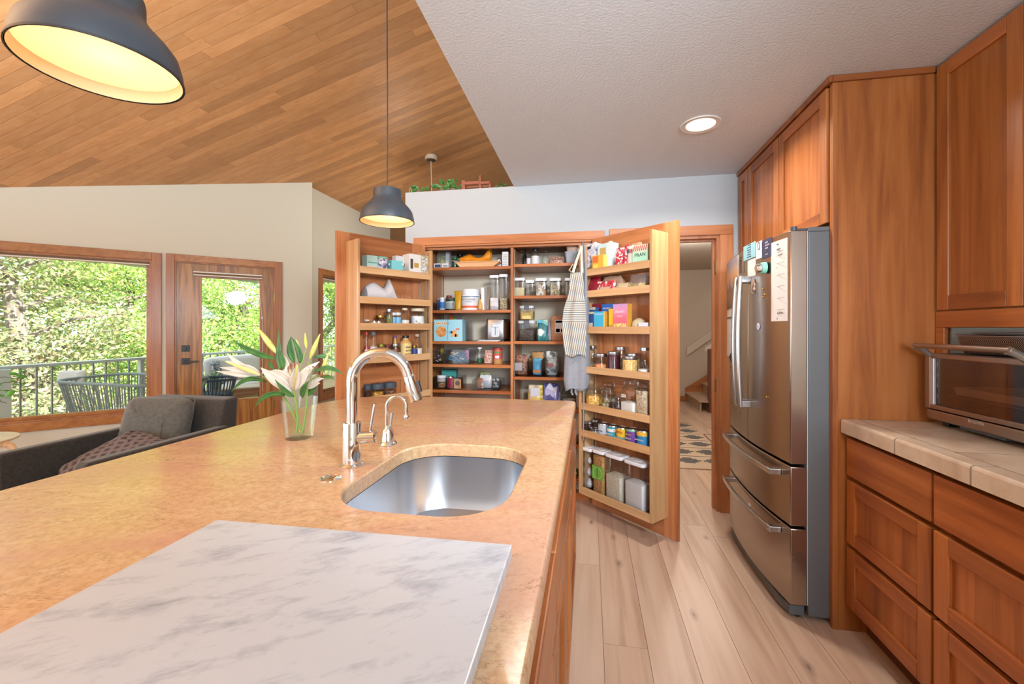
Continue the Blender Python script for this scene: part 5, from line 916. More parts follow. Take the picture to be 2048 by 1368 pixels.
for k in range(7): MB().prism([(-w*.45 + w*.13*k, h*.74), (-w*.40 + w*.13*k, h*.74), (-w*.34 + w*.13*k, h*.97), (-w*.39 + w*.13*k, h*.97)], 'y', -.0162, -.0152).build('stripe', C('#b8483c'), t); MB().prism([(-w*.48 + w*.13*k, h*.04), (-w*.43 + w*.13*k, h*.04), (-w*.37 + w*.13*k, h*.24), (-w*.42 + w*.13*k, h*.24)], 'y', -.0162, -.0152).build('stripe', C('#b8483c'), t)
text(t, 'PRAN', .032, (0, -.0168, h*.56), INK)
t, w, h = goods('snack_bag', 'brown kraft packet behind the striped packet', 'bag', Rr(0, 1262, 1285, 486, .04)); g_bag(t, w, .04, h, KRAFT, 66)
t, w, h = goods('snack_bag', 'deep red crinkled bag at the hinge end of the second right door shelf', 'bag', Rr(1, 1180, 1202, 554, .06)); g_bag(t, w, .08, h, C('#a82838', .35), 67)
t, w, h = goods('paper_pouch', 'wide tan paper pouch lying on the second right door shelf', 'bag', Rr(1, 1203, 1250, 553, .055)); g_bag(t, w, .07, h, P('tan paper', '#a98a72', .8), 68, top=.3, tw=.7)
t, w, h = goods('snack_bag', 'red and white bag slumped in front of the tan pouch', 'bag', Rr(1, 1194, 1232, 562, .115)); g_bag(t, w, .045, h, REDP, 69, panels=[(.3, .8, .05, .55, C('#c4a88c'))])
t, w, h = goods('pasta_bag', 'low clear bag of pale pasta on the second right door shelf', 'bag', Rr(1, 1232, 1266, 566, .10)); g_bag(t, w, .06, h, speck('pale pasta', ['#c9b088', '#d6c2a0', '#b59a70', '#d0c8c0'], 80, .5), 70, top=.4)
t, w, h = goods('pasta_bag', 'clear pasta bag with green trim at the outer end of the second door shelf', 'bag', Rr(1, 1260, 1299, 548, .09)); g_bag(t, w, .09, h, BAGM, 71); bx('contents', speck('tricolour pasta', ['#c9b060', '#b8a458', '#a8783c', '#d6c890'], 70, .5), t, -w*.42, w*.42, -.035, .03, .004, h*.5, .006); bx('trim_band', C('#5a9a38'), t, -w*.4, w*.42, -.049, -.036, .0, h*.28)
t, w, h = goods('snack_box', 'dark red box at the back of the third right door shelf', 'box', Rr(2, 1178, 1210, 608, .03)); g_box(t, w, .04, h, DRED, [(.3, .7, .6, .85, C('#b87a80'))])
t, w, h = goods('pasta_box', 'navy and white box at the hinge end of the third right door shelf', 'box', Rr(2, 1175, 1194, 615, .09)); g_box(t, w, .035, h, C('#2f5f98'), [(.0, 1, .9, 1, C('#c9c4b0')), (.1, .9, .2, .6, C('#3a78b8'))])
t, w, h = goods('pasta_box', 'dark blue pasta box with a cream top edge beside the aprons', 'box', Rr(2, 1178, 1191, 624, .13)); g_box(t, w, .03, h, C('#28457c'), [(.0, 1, .9, 1, C('#d2b58a')), (.1, .8, .2, .45, C('#b9a890'))])
t, w, h = goods('pasta_box', 'blue pasta box lettered DE CECCO at the back behind the light blue one', 'box', Rr(2, 1207, 1231, 608, .05)); g_box(t, w, .04, h, C('#2a5fa8'), [], [('DE CECCO', .5, .84, .016, WH)])
t, w, h = goods('pasta_box', 'light blue pasta box lettered DE CECCO in front on the third right door shelf', 'box', Rr(2, 1191, 1213, 623, .125)); g_box(t, w, .04, h, C('#3aa6cc'), [(.2, .85, .06, .2, C('#d0c08a')), (.94, 1, 0, 1, C('#d8d04a'))], [('DE CECCO', .5, .86, .0155, WH)], side=C('#d89a40'))
t, w, h = goods('pasta_box', 'yellow pasta box between the light blue and the pink box', 'box', Rr(2, 1222, 1231, 618, .11)); g_box(t, w, .05, h, C('#dcb020'), [(.1, .9, .05, .3, C('#b88a30'))])
t, w, h = goods('macaroni_box', 'pink macaroni box lettered Annies with a pasta picture', 'box', Rr(2, 1231, 1259, 608, .115)); pk = bpy.data.materials.new('pink to red print'); pk.use_nodes = True; q = NT(pk); tc = q.n('ShaderNodeTexCoord'); sp = q.n('ShaderNodeSeparateXYZ'); q.l(tc.outputs['Generated'], sp.inputs[0]); rp = q.ramp([(0, '#d8505c'), (.5, '#dc6a78'), (.75, '#d888a8'), (1, '#b890c0')]); q.l(sp.outputs[2], rp.inputs[0]); q.l(rp.outputs[0], q.b.inputs['Base Color'])
g_box(t, w, .05, h, pk, [(.05, .95, .04, .3, speck('macaroni print', ['#e0c070', '#ecd8a0', '#c89a48'], 110, .6, 0))], [("Annie's", .5, .72, .026, WH), ('SHELLS', .5, .56, .014, C('#e8d0d8'))], side=C('#d8a03c'))
t, w, h = goods('onion', 'large pale round onion at the outer end of the third right door shelf', 'onion', Rr(2, 1266, 1291, 636, .08)); MB().lathe([(.004, 0), (w*.3, .004), (w*.47, h*.3), (w*.5, h*.5), (w*.42, h*.78), (w*.2, h*.95), (.004, h)], 24).build('bulb', P('pale onion skin', '#c4b490', .4), t, True)
t, w, h = goods('snack_box', 'low white packet lying in front of the onion', 'box', Rr(2, 1279, 1299, 645, .13)); g_box(t, w, .025, h, C('#ccd0da'), [(.35, .5, .2, .6, INK)])
def jr(i, u0, u1, v, lt, lid, con, fl=.6, DD=.10, kind='jar', name=None, **kw):
    t, w, h = goods(name or ('glass_jar' if kind == 'jar' else 'bottle'), lt, 'jar' if kind == 'jar' else 'bottle', Rr(i, u0, u1, v, DD)); (g_bottle if kind == 'bottle' else g_jar)(t, w, h, *((GLASS, lid) if kind == 'bottle' else (lid,)), content=con, fill=fl, **kw); return t, w, h
jr(3, 1178, 1192, 691, 'tall empty-looking jar with a silver lid nearest the aprons on the fourth right door shelf', SILV, P('pale rice', '#a89a84', .8), .3, .07, neck=.8)
jr(3, 1192, 1213, 707, 'low jar half full of orange lentils', SILV, LENT, .5, .11)
jr(3, 1217, 1238, 703, 'jar full of dark red beans', SILV, RBEAN, .97, .10)
jr(3, 1232, 1252, 693.5, 'tall jar of grey-brown seeds behind the red beans', SILV, SEEDS, .62, .045)
jr(3, 1248, 1274, 712, 'wide jar full of yellow split peas', SILV, YLEN, .97, .115)
jr(3, 1254, 1278, 706.5, 'jar with a silver lid hidden behind the yellow split peas', SILV, P('tan grain', '#b59a70', .8), .9, .04)
jr(3, 1278, 1300, 695, 'tall flour bottle with a silver lid at the outer end of the fourth shelf', SILV, FLOUR, .45, .10, 'bottle', 'milk_bottle', neck=.6, sh0=.55, sh1=.78, caph=.1)
def clip_jar(i, u0, u1, v, lab, con, fl, DD=.10, square=False, lab_=None):
    t, w, h = goods('clip_top_jar', lab, 'jar', Rr(i, u0, u1, v, DD)); r = w / 2; hb = h * .82
    if square:
        m_ = MB(); rbox(m_, w, w * .8, [(0, .94), (.006, 1), (hb * .82, 1), (hb * .94, .86), (hb, .8)], w * .14); m_.build('glass', GLASS, t, True); c = MB(); rbox(c, w * .93, w * .73, [(.004, .96), (.008, 1), (hb * fill if False else hb * fl, 1), (hb * fl + .003, .9)], w * .1); c.build('contents', con, t, True)
    else:
        MB().lathe([(r*.92, 0), (r, .005), (r, hb*.78), (r*.86, hb*.92), (r*.84, hb)], 20).build('glass', GLASS, t, True); MB().lathe([(r*.9, .003), (r*.95, .006), (r*.95, hb*fl), (r*.5, hb*fl + .003)], 18).build('contents', con, t, True)
    MB().lathe([(r*.86, hb + .002), (r*.9, hb + .006), (r*.88, h*.95), (r*.7, h)], 20).build('lid', GLASS, t, True)
    wr = MB(); wr.tube([(r*.92*math.cos(a), r*.92*math.sin(a), hb - .004) for a in [2*PI*k/16 for k in range(17)]], .0018, 5); wr.tube([(-r*.3, -r*.95, hb - .03), (-r*.3, -r*1.0, hb + .004), (r*.3, -r*1.0, hb + .004), (r*.3, -r*.95, hb - .03)], .0018, 5); wr.build('wire_clip', SILV, t)
    if lab_: bx('label', WH, t, -w*.36, -w*.06, -w*.4 - .0012, -w*.4 - .0002, h*.52, h*.60); text(t, 'FLOUR', .009, (-w*.21, -w*.4 - .0018, h*.56), INK)
    return t
clip_jar(4, 1176, 1203, 768, 'clip-top jar of golden popcorn kernels below the grey apron', CORN, .66, .095)
clip_jar(4, 1204, 1221, 779, 'small clip-top jar of pale seeds in front on the fifth right door shelf', SEEDS, .45, .115)
clip_jar(4, 1209, 1229, 764, 'clip-top jar of oatmeal at the back of the fifth right door shelf', OATS, .5, .045)
clip_jar(4, 1223, 1248, 785, 'squat round clip-top jar of dark chocolate pieces', speck('chocolate pieces', ['#3a2018', '#54302a', '#6b4436', '#2a1812'], 70, .5), .6, .105)
clip_jar(4, 1248, 1277, 761, 'large square clip-top jar of white flour with a small label', FLOUR, .45, .095, True, True)
clip_jar(4, 1277, 1302, 766, 'tall clip-top jar full of oats at the outer end of the fifth shelf', OATS, .95, .095, True)
jr(5, 1170, 1186, 842, 'small dark brown jar at the hinge end of the sixth right door shelf', SILV, P('molasses', '#3a2018', .4), .9, .10)
jr(5, 1186, 1200, 838, 'dark jar behind the low jar on the sixth right door shelf', SILV, P('dark jam', '#4a3020', .4), .9, .05)
jr(5, 1182, 1199, 855, 'low jar with a silver lid in front of the dark jars', SILV, P('grey paste', '#8a8a84', .5), .8, .125)
CANS = ((1199, 1216, 846, '#b4bcc8', 'grey-white food can, first from the hinge', [(.15, .3, C('#b05a78'))], [('PUMPKIN', .5, .012, C('#5a5f78'))]), (1217, 1235, 850, '#2f93a4', 'teal food can lettered BEANS, second from the hinge', [(.6, .8, WH), (.04, .24, C('#d88a40'))], [('BEANS', .44, .019, WH)]), (1235, 1254, 854, '#d8b030', 'yellow and red food can lettered CENTO', [(.06, .26, C('#b83a4c')), (.27, .42, C('#5a8a78'))], [('CENTO', .72, .021, C('#b03a2c')), ('SAN MARZANO', .35, .0085, WH)]), (1255, 1275, 857, '#6a4090', 'purple food can with a vegetable picture', [(.88, .97, C('#6fb89a')), (.02, .2, speck('vegetable print', ['#c9703c', '#5a8a3c', '#d9b040'], 90, .6, 0))], [('BLACK', .68, .014, C('#d9c070')), ('BEANS', .44, .014, WH)]), (1276, 1299, 860, '#2f7fb4', 'blue and yellow food can at the outer end of the row', [(.72, .95, C('#d8b040')), (.02, .22, speck('corn print', ['#d96a3c', '#e0c060', '#4a7a3c'], 90, .6, 0))], [('GARBANZO', .5, .0125, WH)]))
for u0, u1, v, colr, lab, pan, tx in CANS:
    t, w, h = goods('food_can', lab, 'can', Rr(5, u0, u1, v, .10), 'row of food cans on the right door'); g_can(t, w, h, C(colr, .4), tx, pan)
zb = .1645
for (u0, u1, v, con, fl, lab) in ((1168, 1191, 893, None, 0, 'first tall white-lidded container, with bags of flour inside'), (1193, 1216, 899, PASTA, .93, 'second and slimmest white-lidded container, of spaghetti with a green band'), (1218, 1252, 908, RICE, .60, 'third and widest white-lidded container, of rice'), (1256, 1297, 921, FLOUR, .60, 'fourth white-lidded container, of white flour')):
    t, w, h = goods('storage_container', lab, 'container', slotD('R', u0, u1, v, .092, zb), 'tall white-lidded containers at the foot of the right door'); g_pop(t, w * .96, .095, h, con, fl)
    if con is None:
        g_b = MB(); 
        for zz, rr_ in ((.04, .03), (.12, .026), (.2, .02)): MB().lathe([(.004, zz - rr_), (rr_ * .8, zz - rr_ * .6), (rr_, zz), (rr_ * .7, zz + rr_ * .7), (.006, zz + rr_ * 1.3)], 14).build('inner_bag', P('milky bag film', '#c4c0c2', .35), t, True)
    if con is PASTA: bx('band', C('#6aa03c'), t, -w*.47, w*.47, -.0492, -.0484, h*.36, h*.66); text(t, 'ORGANIC', .02, (0, -.0498, h*.51), C('#2a4a20'), (PI/2, -PI/2, 0)); MB().tube([(w*.36*math.cos(a), -.0497, h*.51 + w*.36*math.sin(a)) for a in [2*PI*k/20 for k in range(21)]], .0009, 4).build('ring_print', C('#c9dca8'), t)
# aprons hanging at the hinge end of the right door rack
def apron(name, label, rows, y0, mat, thick, seed, bow=.015, tie=None):
    """rows = [(v, u_left, u_right)] at depth y0: a hanging cloth with vertical folds"""
    r_ = random.Random(seed); n = 16; vs = []; fs = []; rr_ = []
    for (v0, a0, b0), (v1, a1, b1) in zip(rows, rows[1:]):
        for k in range(5): f = k / 5; rr_.append((v0 + (v1 - v0) * f, a0 + (a1 - a0) * f, b0 + (b1 - b0) * f))
    rr_.append(rows[-1]); o0 = on_y(1155, 560, y0); t = thing(name, label, 'apron', (o0.x, y0, o0.z))
    for j, (v, a, b) in enumerate(rr_):
        for i in range(n + 1):
            f = i / n; fold = bow * math.sin(f * 11 + seed + j * .03) * min(1, j / 8) + .008 * math.sin(f * 5 + j * .12)
            p = on_y(a + (b - a) * f, v + (3 * math.sin(f * 9 + seed) if j == len(rr_) - 1 else 0), y0 + fold); vs.append(p - t.location)
    m_ = len(rr_)
    for j in range(m_ - 1):
        for i in range(n): fs.append((j*(n+1)+i, j*(n+1)+i+1, (j+1)*(n+1)+i+1, (j+1)*(n+1)+i))
    MB().add(vs, fs).build('cloth', mat, t, True, solid=thick); return t, rr_
LINEN = fabric('grey linen', '#6a707c', '#a09fa4', 420, .9, .2, .4)
def striped():
    m = bpy.data.materials.new('ticking stripe'); m.use_nodes = True; q = NT(m); q.b.inputs['Roughness'].default_value = .9
    tc = q.n('ShaderNodeTexCoord'); sp = q.n('ShaderNodeSeparateXYZ'); q.l(tc.outputs['Object'], sp.inputs[0])
    def st(sock, sc, add=None):
        a = q.n('ShaderNodeMath', operation='MULTIPLY'); q.l(sock, a.inputs[0]); a.inputs[1].default_value = sc; f = q.n('ShaderNodeMath', operation='FRACT'); q.l(a.outputs[0], f.inputs[0]); g_ = q.n('ShaderNodeMath', operation='LESS_THAN'); q.l(f.outputs[0], g_.inputs[0]); g_.inputs[1].default_value = .36; return g_.outputs[0]
    sh = q.n('ShaderNodeMath', operation='MULTIPLY_ADD'); q.l(sp.outputs[2], sh.inputs[0]); sh.inputs[1].default_value = .16; q.l(sp.outputs[0], sh.inputs[2])
    v = st(sh.outputs[0], 78); hz = st(sp.outputs[2], 66); c1 = q.mix(v, lin('#bdb5a6'), lin('#5a6676')); c2 = q.mix(hz, lin('#bdb5a6'), lin('#5a6676'))
    g1 = q.n('ShaderNodeMath', operation='GREATER_THAN'); q.l(sp.outputs[2], g1.inputs[0]); g1.inputs[1].default_value = -.29; g2 = q.n('ShaderNodeMath', operation='LESS_THAN'); q.l(sp.outputs[2], g2.inputs[0]); g2.inputs[1].default_value = -.145
    mm = q.n('ShaderNodeMath', operation='MULTIPLY'); q.l(g1.outputs[0], mm.inputs[0]); q.l(g2.outputs[0], mm.inputs[1]); q.l(q.mix(mm.outputs[0], c1, c2), q.b.inputs['Base Color']); return m
t, _ = apron('linen_apron', 'long grey linen apron hanging behind the striped apron', [(490, 1162, 1170), (540, 1160, 1174), (620, 1140, 1178), (700, 1130, 1180), (760, 1127, 1180), (780, 1131, 1178)], 3.015, LINEN, .003, 2, .012)
MB().tube([on_y(1163, 495, 3.01) - t.location, on_y(1166, 487, 3.02) - t.location, on_y(1169, 495, 3.03) - t.location, on_y(1171, 540, 3.02) - t.location], .006, 8).build('neck_strap', LINEN, t, True)
for u in (1144, 1152): MB().tube([on_y(u, 745, 3.03) - t.location, on_y(u - 1, 785, 3.03) - t.location, on_y(u + 2, 790, 3.03) - t.location], .008, 6).build('tie', LINEN, t)
MB().tube([on_y(1167, 770, 3.02) - t.location, on_y(1167.5, 800, 3.025) - t.location, on_y(1166.5, 880, 3.03) - t.location], [.006, .005, .004], 8).build('tie', LINEN, t)
t, _ = apron('striped_apron', 'cream and blue ticking-stripe apron with a pocket hanging in front', [(545, 1141, 1166), (585, 1138, 1168), (620, 1127, 1171), (648, 1124, 1172), (690, 1127, 1172), (712, 1131, 1171)], 2.985, striped(), .003, 5, .010)
st_ = P('apron strap', '#cdbfae', .9)
MB().tube([on_y(1146, 545, 2.985) - t.location, on_y(1152, 525, 2.99) - t.location, on_y(1163, 492, 3.0) - t.location], [.010, .009, .006], 8, flat=.3).tube([on_y(1164, 546, 2.985) - t.location, on_y(1163, 515, 2.99) - t.location, on_y(1164, 492, 3.0) - t.location], [.010, .007, .006], 8, flat=.3).tube([on_y(1146, 546, 2.98) - t.location, on_y(1138, 541, 2.98) - t.location, on_y(1146, 528, 2.98) - t.location], [.014, .016, .010], 8, flat=.3).build('neck_strap', st_, t, True)
hk = thing('apron_hook', 'small metal hook on the rack side that holds both aprons', 'hook', on_y(1164, 490, 3.03)); MB().tube([(0, .02, .004), (0, -.02, .004), (0, -.03, .014)], .003, 8).build('hook', SILV, hk)
# ------------------------------------------------------------------ pendants
SHADE = P('dark pendant enamel', '#3a4048', 0.42); INNER = P('white shade lining', '#eedcc0', .6)
DIFF = diffuse_glow('lit opal diffuser', '#fff0d6')
def pendant(label, x, y, zr, rr_, top):
    t = thing('pendant_lamp', label, 'pendant lamp', (x, y, zr), 0, 'pendant lamps over the island'); k = rr_ / .125
    prof = [(.125 * a_, .157 * b_) for a_, b_ in ((1, 0), (1, .05), (.985, .15), (.93, .31), (.82, .43), (.70, .53), (.60, .62), (.535, .70), (.515, .76), (.515, .90), (.50, .97), (.16, 1.0))]
    MB().lathe([(r * k, z * k) for r, z in prof], 48, cap0=False).build('lamp_shade', SHADE, t, True)
    MB().lathe([(r * k - .0025, z * k - (.002 if i else 0)) for i, (r, z) in enumerate(prof[:-1])] + [(.01, .15 * k)], 48, cap0=False).build('shade_lining', INNER, t, True)
    MB().lathe([(.124*k, -.0012), (.1265*k, -.0012), (.1265*k, .003), (.124*k, .003)], 48, cap0=False, cap1=False).build('rim', P('dark rim', '#2b2a2b', .5), t, True)
    MB().lathe([(.1195*k, .024*k), (.1185*k, .027*k), (.01, .028*k)], 44).build('diffuser', DIFF, t, True)
    MB().tube([(0, 0, .156*k), (.001, 0, .6), (-.002, .001, 1.0), (0, 0, top - zr)], .0032, 8).build('cord', P('cord', '#3a3438', .6), t, True)
    MB().lathe([(.05, 0), (.05, -.02), (.01, -.025)], 20, (0, 0, top - zr)).build('ceiling_rose', SHADE, t, True)
    d = bpy.data.lights.new('pendant_bulb_light', 'POINT'); d.energy = 2.4; d.color = (1, .92, .80); d.shadow_soft_size = .025
    o = bpy.data.objects.new('pendant_bulb_light', d); COL.objects.link(o); o.parent = t; o.location = (.012*k, 0, .075*k)
for lab, x, y in (('dark grey dome pendant lamp nearest the camera, its lit white inside showing', -.922, .672), ('dark grey dome pendant lamp hanging beyond the faucet in front of the pantry', -.945, 1.90)):
    pendant(lab, x, y, 1.812 if y > 1 else 1.803, .125, ceil_z(x) - .01)
# ------------------------------------------------------------------ lilies in a glass vase
VP = Vector((-1.017, 1.366, CT)); VT = 1.524
VGL = clear('vase glass', '#fcfffd', 0.0, 0.02, 0.0, .30)
vs_ = thing('glass_vase', 'clear tapered glass vase half full of water on the island', 'vase', VP)
MB().lathe([(.042, 0), (.046, .004), (.063, .142), (.0615, .142), (.0445, .012), (.02, .010)], 40, cap1=True).build('glass', VGL, vs_, True)
MB().lathe([(.0438, .0125), (.0572, .108), (.002, .1082)], 32).build('water', clear('water', '#fafefb', .0, .0, 0.0, .10), vs_, True)
LEAF = fabric('lily leaf', '#2f5828', '#457434', 25, .4, 0, .1); STEM = P('lily stem', '#7d9a4a', .5); BUD = fabric('lily bud', '#a9b04a', '#c9c878', 30, .5, 0, .1); PETAL = fabric('lily petal', '#cbc1b2', '#d6cec2', 40, .5, .1, .1); RIBP = P('petal rib', '#c4bf72', .5); RUST = P('rust anther', '#8a4a2c', .8)
def fp(x, y, dd=0.0): return at(430 + x / 5.47, 640 + y / 5.47, VT + dd) - VP
def bez(a, b, c, n=8): a, b, c = Vector(a), Vector(b), Vector(c); return [(a*(1-t)**2 + b*2*t*(1-t) + c*t*t) for t in [k/n for k in range(n+1)]]
VIEW = Vector((VP.x, VP.y, 0)).normalized()
def leaf(par, a, b, c, w, d0=0, d1=0, mat=None, name='leaf', tilt=.35):
    pts = bez(fp(*a, d0), fp(*b, (d0+d1)/2), fp(*c, d1), 10); ws = [w * max(.06, math.sin(PI * min(1, .06 + .94 * (k/10) ** .85))) for k in range(11)]; ws[-1] = .0006
    T = (pts[-1] - pts[0]).normalized(); sd = T.cross(VIEW).normalized() + VIEW * tilt
    MB().ribbon(pts, ws, sd, .22).build(name, mat or LEAF, par, True, solid=.0008)
def budm(par, a, c, w, dd=0):
    A, C_ = fp(*a, dd), fp(*c, dd); pts = [A.lerp(C_, k/8) for k in range(9)]
    MB().tube(pts, [w * q for q in (.35, .75, .95, 1.0, .95, .82, .62, .4, .12)], 10).build('bud', BUD, par, True)
def stem(par, pts, r=.0032): MB().tube(pts, r, 8).build('stem', STEM, par, True)
def petal(par, a, b, c, w, d0, d1, cup=.3): leaf(par, a, b, c, w, d0, d1, PETAL, 'petal', .5)
base1, base2, base3 = (-.008, -.004, .018), (.012, .008, .018), (.018, -.006, .018)
s1 = thing('lily_stem', 'white lily stem with the wide open front bloom in the vase', 'flower', VP)
stem(s1, bez(base1, fp(930, 1040), fp(858, 775, -.02), 8), .0036)
for a, b, c, w, d0, d1 in (((858, 775), (640, 640), (500, 520), .022, -.02, -.05), ((858, 775), (760, 560), (590, 560), .020, -.02, -.02), ((858, 775), (880, 640), (905, 480), .018, -.02, -.09), ((858, 775), (960, 560), (1145, 455), .016, -.02, .0), ((858, 775), (760, 420), (738, 385), .014, -.01, .05), ((858, 775), (960, 600), (1030, 530), .019, -.02, -.05)): petal(s1, a, b, c, w, d0, d1)
for x, y in ((820, 470), (838, 462), (870, 455), (905, 462), (800, 500)):
    MB().tube(bez(fp(858, 740, -.03), fp((858 + x) / 2, 600, -.045), fp(x, y + 40, -.05), 5), .0009, 5).build('filament', STEM, s1); MB().tube([fp(x, y + 75, -.052), fp(x, y + 35, -.052), fp(x + 2, y, -.052)], [.001, .0026, .001], 6).build('anther', RUST, s1, True)
MB().ribbon(bez(fp(858, 770, -.028), fp(880, 640, -.085), fp(900, 490, -.096), 8), [.0028] * 9, VIEW.cross(Vector((0, 0, 1))), .1).build('petal_rib', RIBP, s1, solid=.0006)
stem(s1, bez(fp(858, 760, .02), fp(930, 560, .03), fp(1000, 305, .03), 6), .002); budm(s1, (1000, 308), (985, 140), .0062, .03); budm(s1, (940, 380), (888, 208), .006, .06)
leaf(s1, (872, 470), (800, 330), (832, 180), .0125, .04, .03); leaf(s1, (925, 470), (960, 360), (832, 184), .011, .045, .04); leaf(s1, (865, 840), (760, 790), (655, 650), .010, -.02, -.05); leaf(s1, (960, 850), (940, 760), (1035, 660), .010, -.02, -.05); leaf(s1, (715, 540), (690, 420), (700, 112), .0095, .01, .02); leaf(s1, (750, 540), (740, 400), (700, 330), .010, .01, .0)
s2 = thing('lily_stem', 'white lily stem leaning left with a half open trumpet and long leaves', 'flower', VP)
stem(s2, bez(base2, fp(840, 1000, .02), fp(690, 720, .0), 8) + [Vector(fp(600, 660)), Vector(fp(492, 600, -.01))], .0034)
for a, b, c, w in (((495, 600), (250, 600), (15, 560), .011), ((495, 600), (260, 470), (112, 450), .012), ((495, 600), (300, 540), (50, 520), .013), ((495, 600), (200, 460), (130, 358), .009), ((495, 598), (360, 500), (200, 500), .014)): leaf(s2, a, b, c, w, -.02, -.05 if c[1] > 450 else -.01, PETAL, 'petal', .4)
MB().ribbon(bez(fp(490, 600, -.04), fp(300, 520, -.05), (fp(112, 455, -.05)), 8), [.002, .004, .006, .0065, .006, .005, .004, .003, .001], Vector((0, 0, 1)), .1).build('petal_rib', RIBP, s2, solid=.0006)
stem(s2, bez(fp(690, 700, .01), fp(720, 560, .02), fp(672, 360, .02), 6), .0022); budm(s2, (672, 362), (460, 78), .0105, .02)
leaf(s2, (660, 420), (430, 380), (192, 222), .0115, .02, .0); leaf(s2, (560, 680), (330, 560), (180, 790), .0095, -.01, -.06); leaf(s2, (765, 820), (520, 760), (438, 962), .010, -.02, -.09); leaf(s2, (760, 830), (640, 760), (480, 870), .009, -.02, -.07); leaf(s2, (650, 540), (600, 500), (590, 440), .008, .02, .03)
s3 = thing('lily_stem', 'white lily stem leaning right with a side bloom and closed buds', 'flower', VP)
stem(s3, bez(base3, fp(1010, 980, .03), fp(1010, 740, .02), 8), .0032)
for a, b, c, w in (((1005, 750), (1080, 640), (1190, 640), .012), ((1005, 750), (1030, 620), (1130, 600), .012), ((1005, 750), (950, 640), (1010, 560), .012), ((1005, 750), (1090, 690), (1150, 690), .011), ((1005, 750), (1010, 600), (1030, 490), .010)): leaf(s3, a, b, c, w, .02, -.02, PETAL, 'petal', .5)
for x, y in ((1075, 510), (1095, 520), (1130, 595), (1160, 600), (1185, 605)): MB().tube([fp(1040, 660, -.01), fp((1040 + x)/2, (660 + y)/2 - 10, -.02), fp(x, y, -.025)], [.0008, .0008, .001], 5).build('filament', STEM, s3); MB().tube([fp(x - 14, y + 4, -.026), fp(x, y, -.027), fp(x + 14, y + 3, -.026)], [.001, .0028, .001], 6).build('anther', RUST, s3, True)
stem(s3, bez(fp(1010, 740, .03), fp(990, 560, .05), fp(1040, 420, .05), 6), .0022); budm(s3, (1038, 422), (1150, 150), .009, .05); stem(s3, bez(fp(1010, 740, .03), fp(1120, 680, .04), fp(1165, 590, .04), 6), .002); budm(s3, (1163, 592), (1245, 355), .008, .04)
leaf(s3, (1090, 565), (1260, 470), (1405, 602), .009, .0, .0); leaf(s3, (1085, 410), (1200, 370), (1312, 445), .008, .06, .08); leaf(s3, (1165, 640), (1240, 590), (1312, 660), .007, .02, .0); leaf(s3, (1010, 830), (1060, 760), (1130, 690), .010, .03, .02); leaf(s3, (905, 760), (920, 660), (1000, 590), .010, .04, .05)
# ------------------------------------------------------------------ armchair, side table, plant
VEL = fabric('taupe velvet', '#2e2b28', '#3a3733', 60, .9, .25, .1); VEL2 = fabric('grey cushion velvet', '#474743', '#54544f', 50, .9, .3, .1)
def cushion(w, d, h, e=.55, n=20, m_=12, seed=1, wr=.0):
    r_ = random.Random(seed); rings = []
    f = lambda c, p: math.copysign(abs(c) ** p, c)
    for j in range(1, m_):
        ph = -PI/2 + PI * j / m_; ring = []
        for i in range(n * 2):
            a = PI * i / n; cx, sy = f(math.cos(a), .35) , f(math.sin(a), .35); k = max(abs(math.cos(ph)), .0) ** e
            ring.append((w/2 * cx * k + r_.uniform(-wr, wr), d/2 * sy * k + r_.uniform(-wr, wr), h/2 * math.sin(ph) * (1 - .25 * max(abs(cx), abs(sy)) ** 4) + r_.uniform(-wr, wr)))
        rings.append(ring)
    return rings
ac = thing('armchair', 'low taupe velvet lounge armchair with thin arms beside the island', 'armchair', (0, 0, 0))
AX0, AX1 = -3.22, -2.50
def arm(x0, x1, ya, yb):
    m_ = MB(); m_.prism([(ya, .18), (ya - .02, .60), (ya + .0, .622), (yb, .622), (yb, .18)], 'x', x0, x1); return m_.build('arm', VEL, ac, bev=.014)
arm(AX0, AX0 + .075, 1.80, 2.62); arm(AX1 - .075, AX1, 1.76, 2.62)
MB().prism([(2.56, .18), (2.50, .30), (2.62, .80), (2.74, .81), (2.70, .18)], 'x', AX0 + .03, AX1 - .03).build('back', VEL, ac, bev=.02)
bx('seat', VEL, ac, AX0 + .076, AX1 - .076, 1.78, 2.52, .20, .40, .03)
for x in (AX0 + .06, AX1 - .06):
    for y in (1.85, 2.60): MB().lathe([(.014, 0), (.02, .19)], 10, (x, y, 0)).build('leg', P('dark leg', '#2a211b', .5), ac)
def lay(name, label, cat, rings, mat, loc, rot, part='cushion'):
    t = thing(name, label, cat, loc); t.rotation_euler = rot; o = MB().loft(rings).build(part, mat, t, True); return t, o
t, o = lay('cushion', 'large grey velvet back cushion leaning in the armchair', 'cushion', cushion(.50, .44, .19, .5, wr=.0035), VEL2, (-2.93, 2.455, .615), (math.radians(74), 0, math.radians(4)))
MB().tube([(x, y, -.004) for x, y in rrect(.497, .437, .02, 3)] + [(.2485, .1985, -.004)], .004, 6).build('piping', VEL2, t)
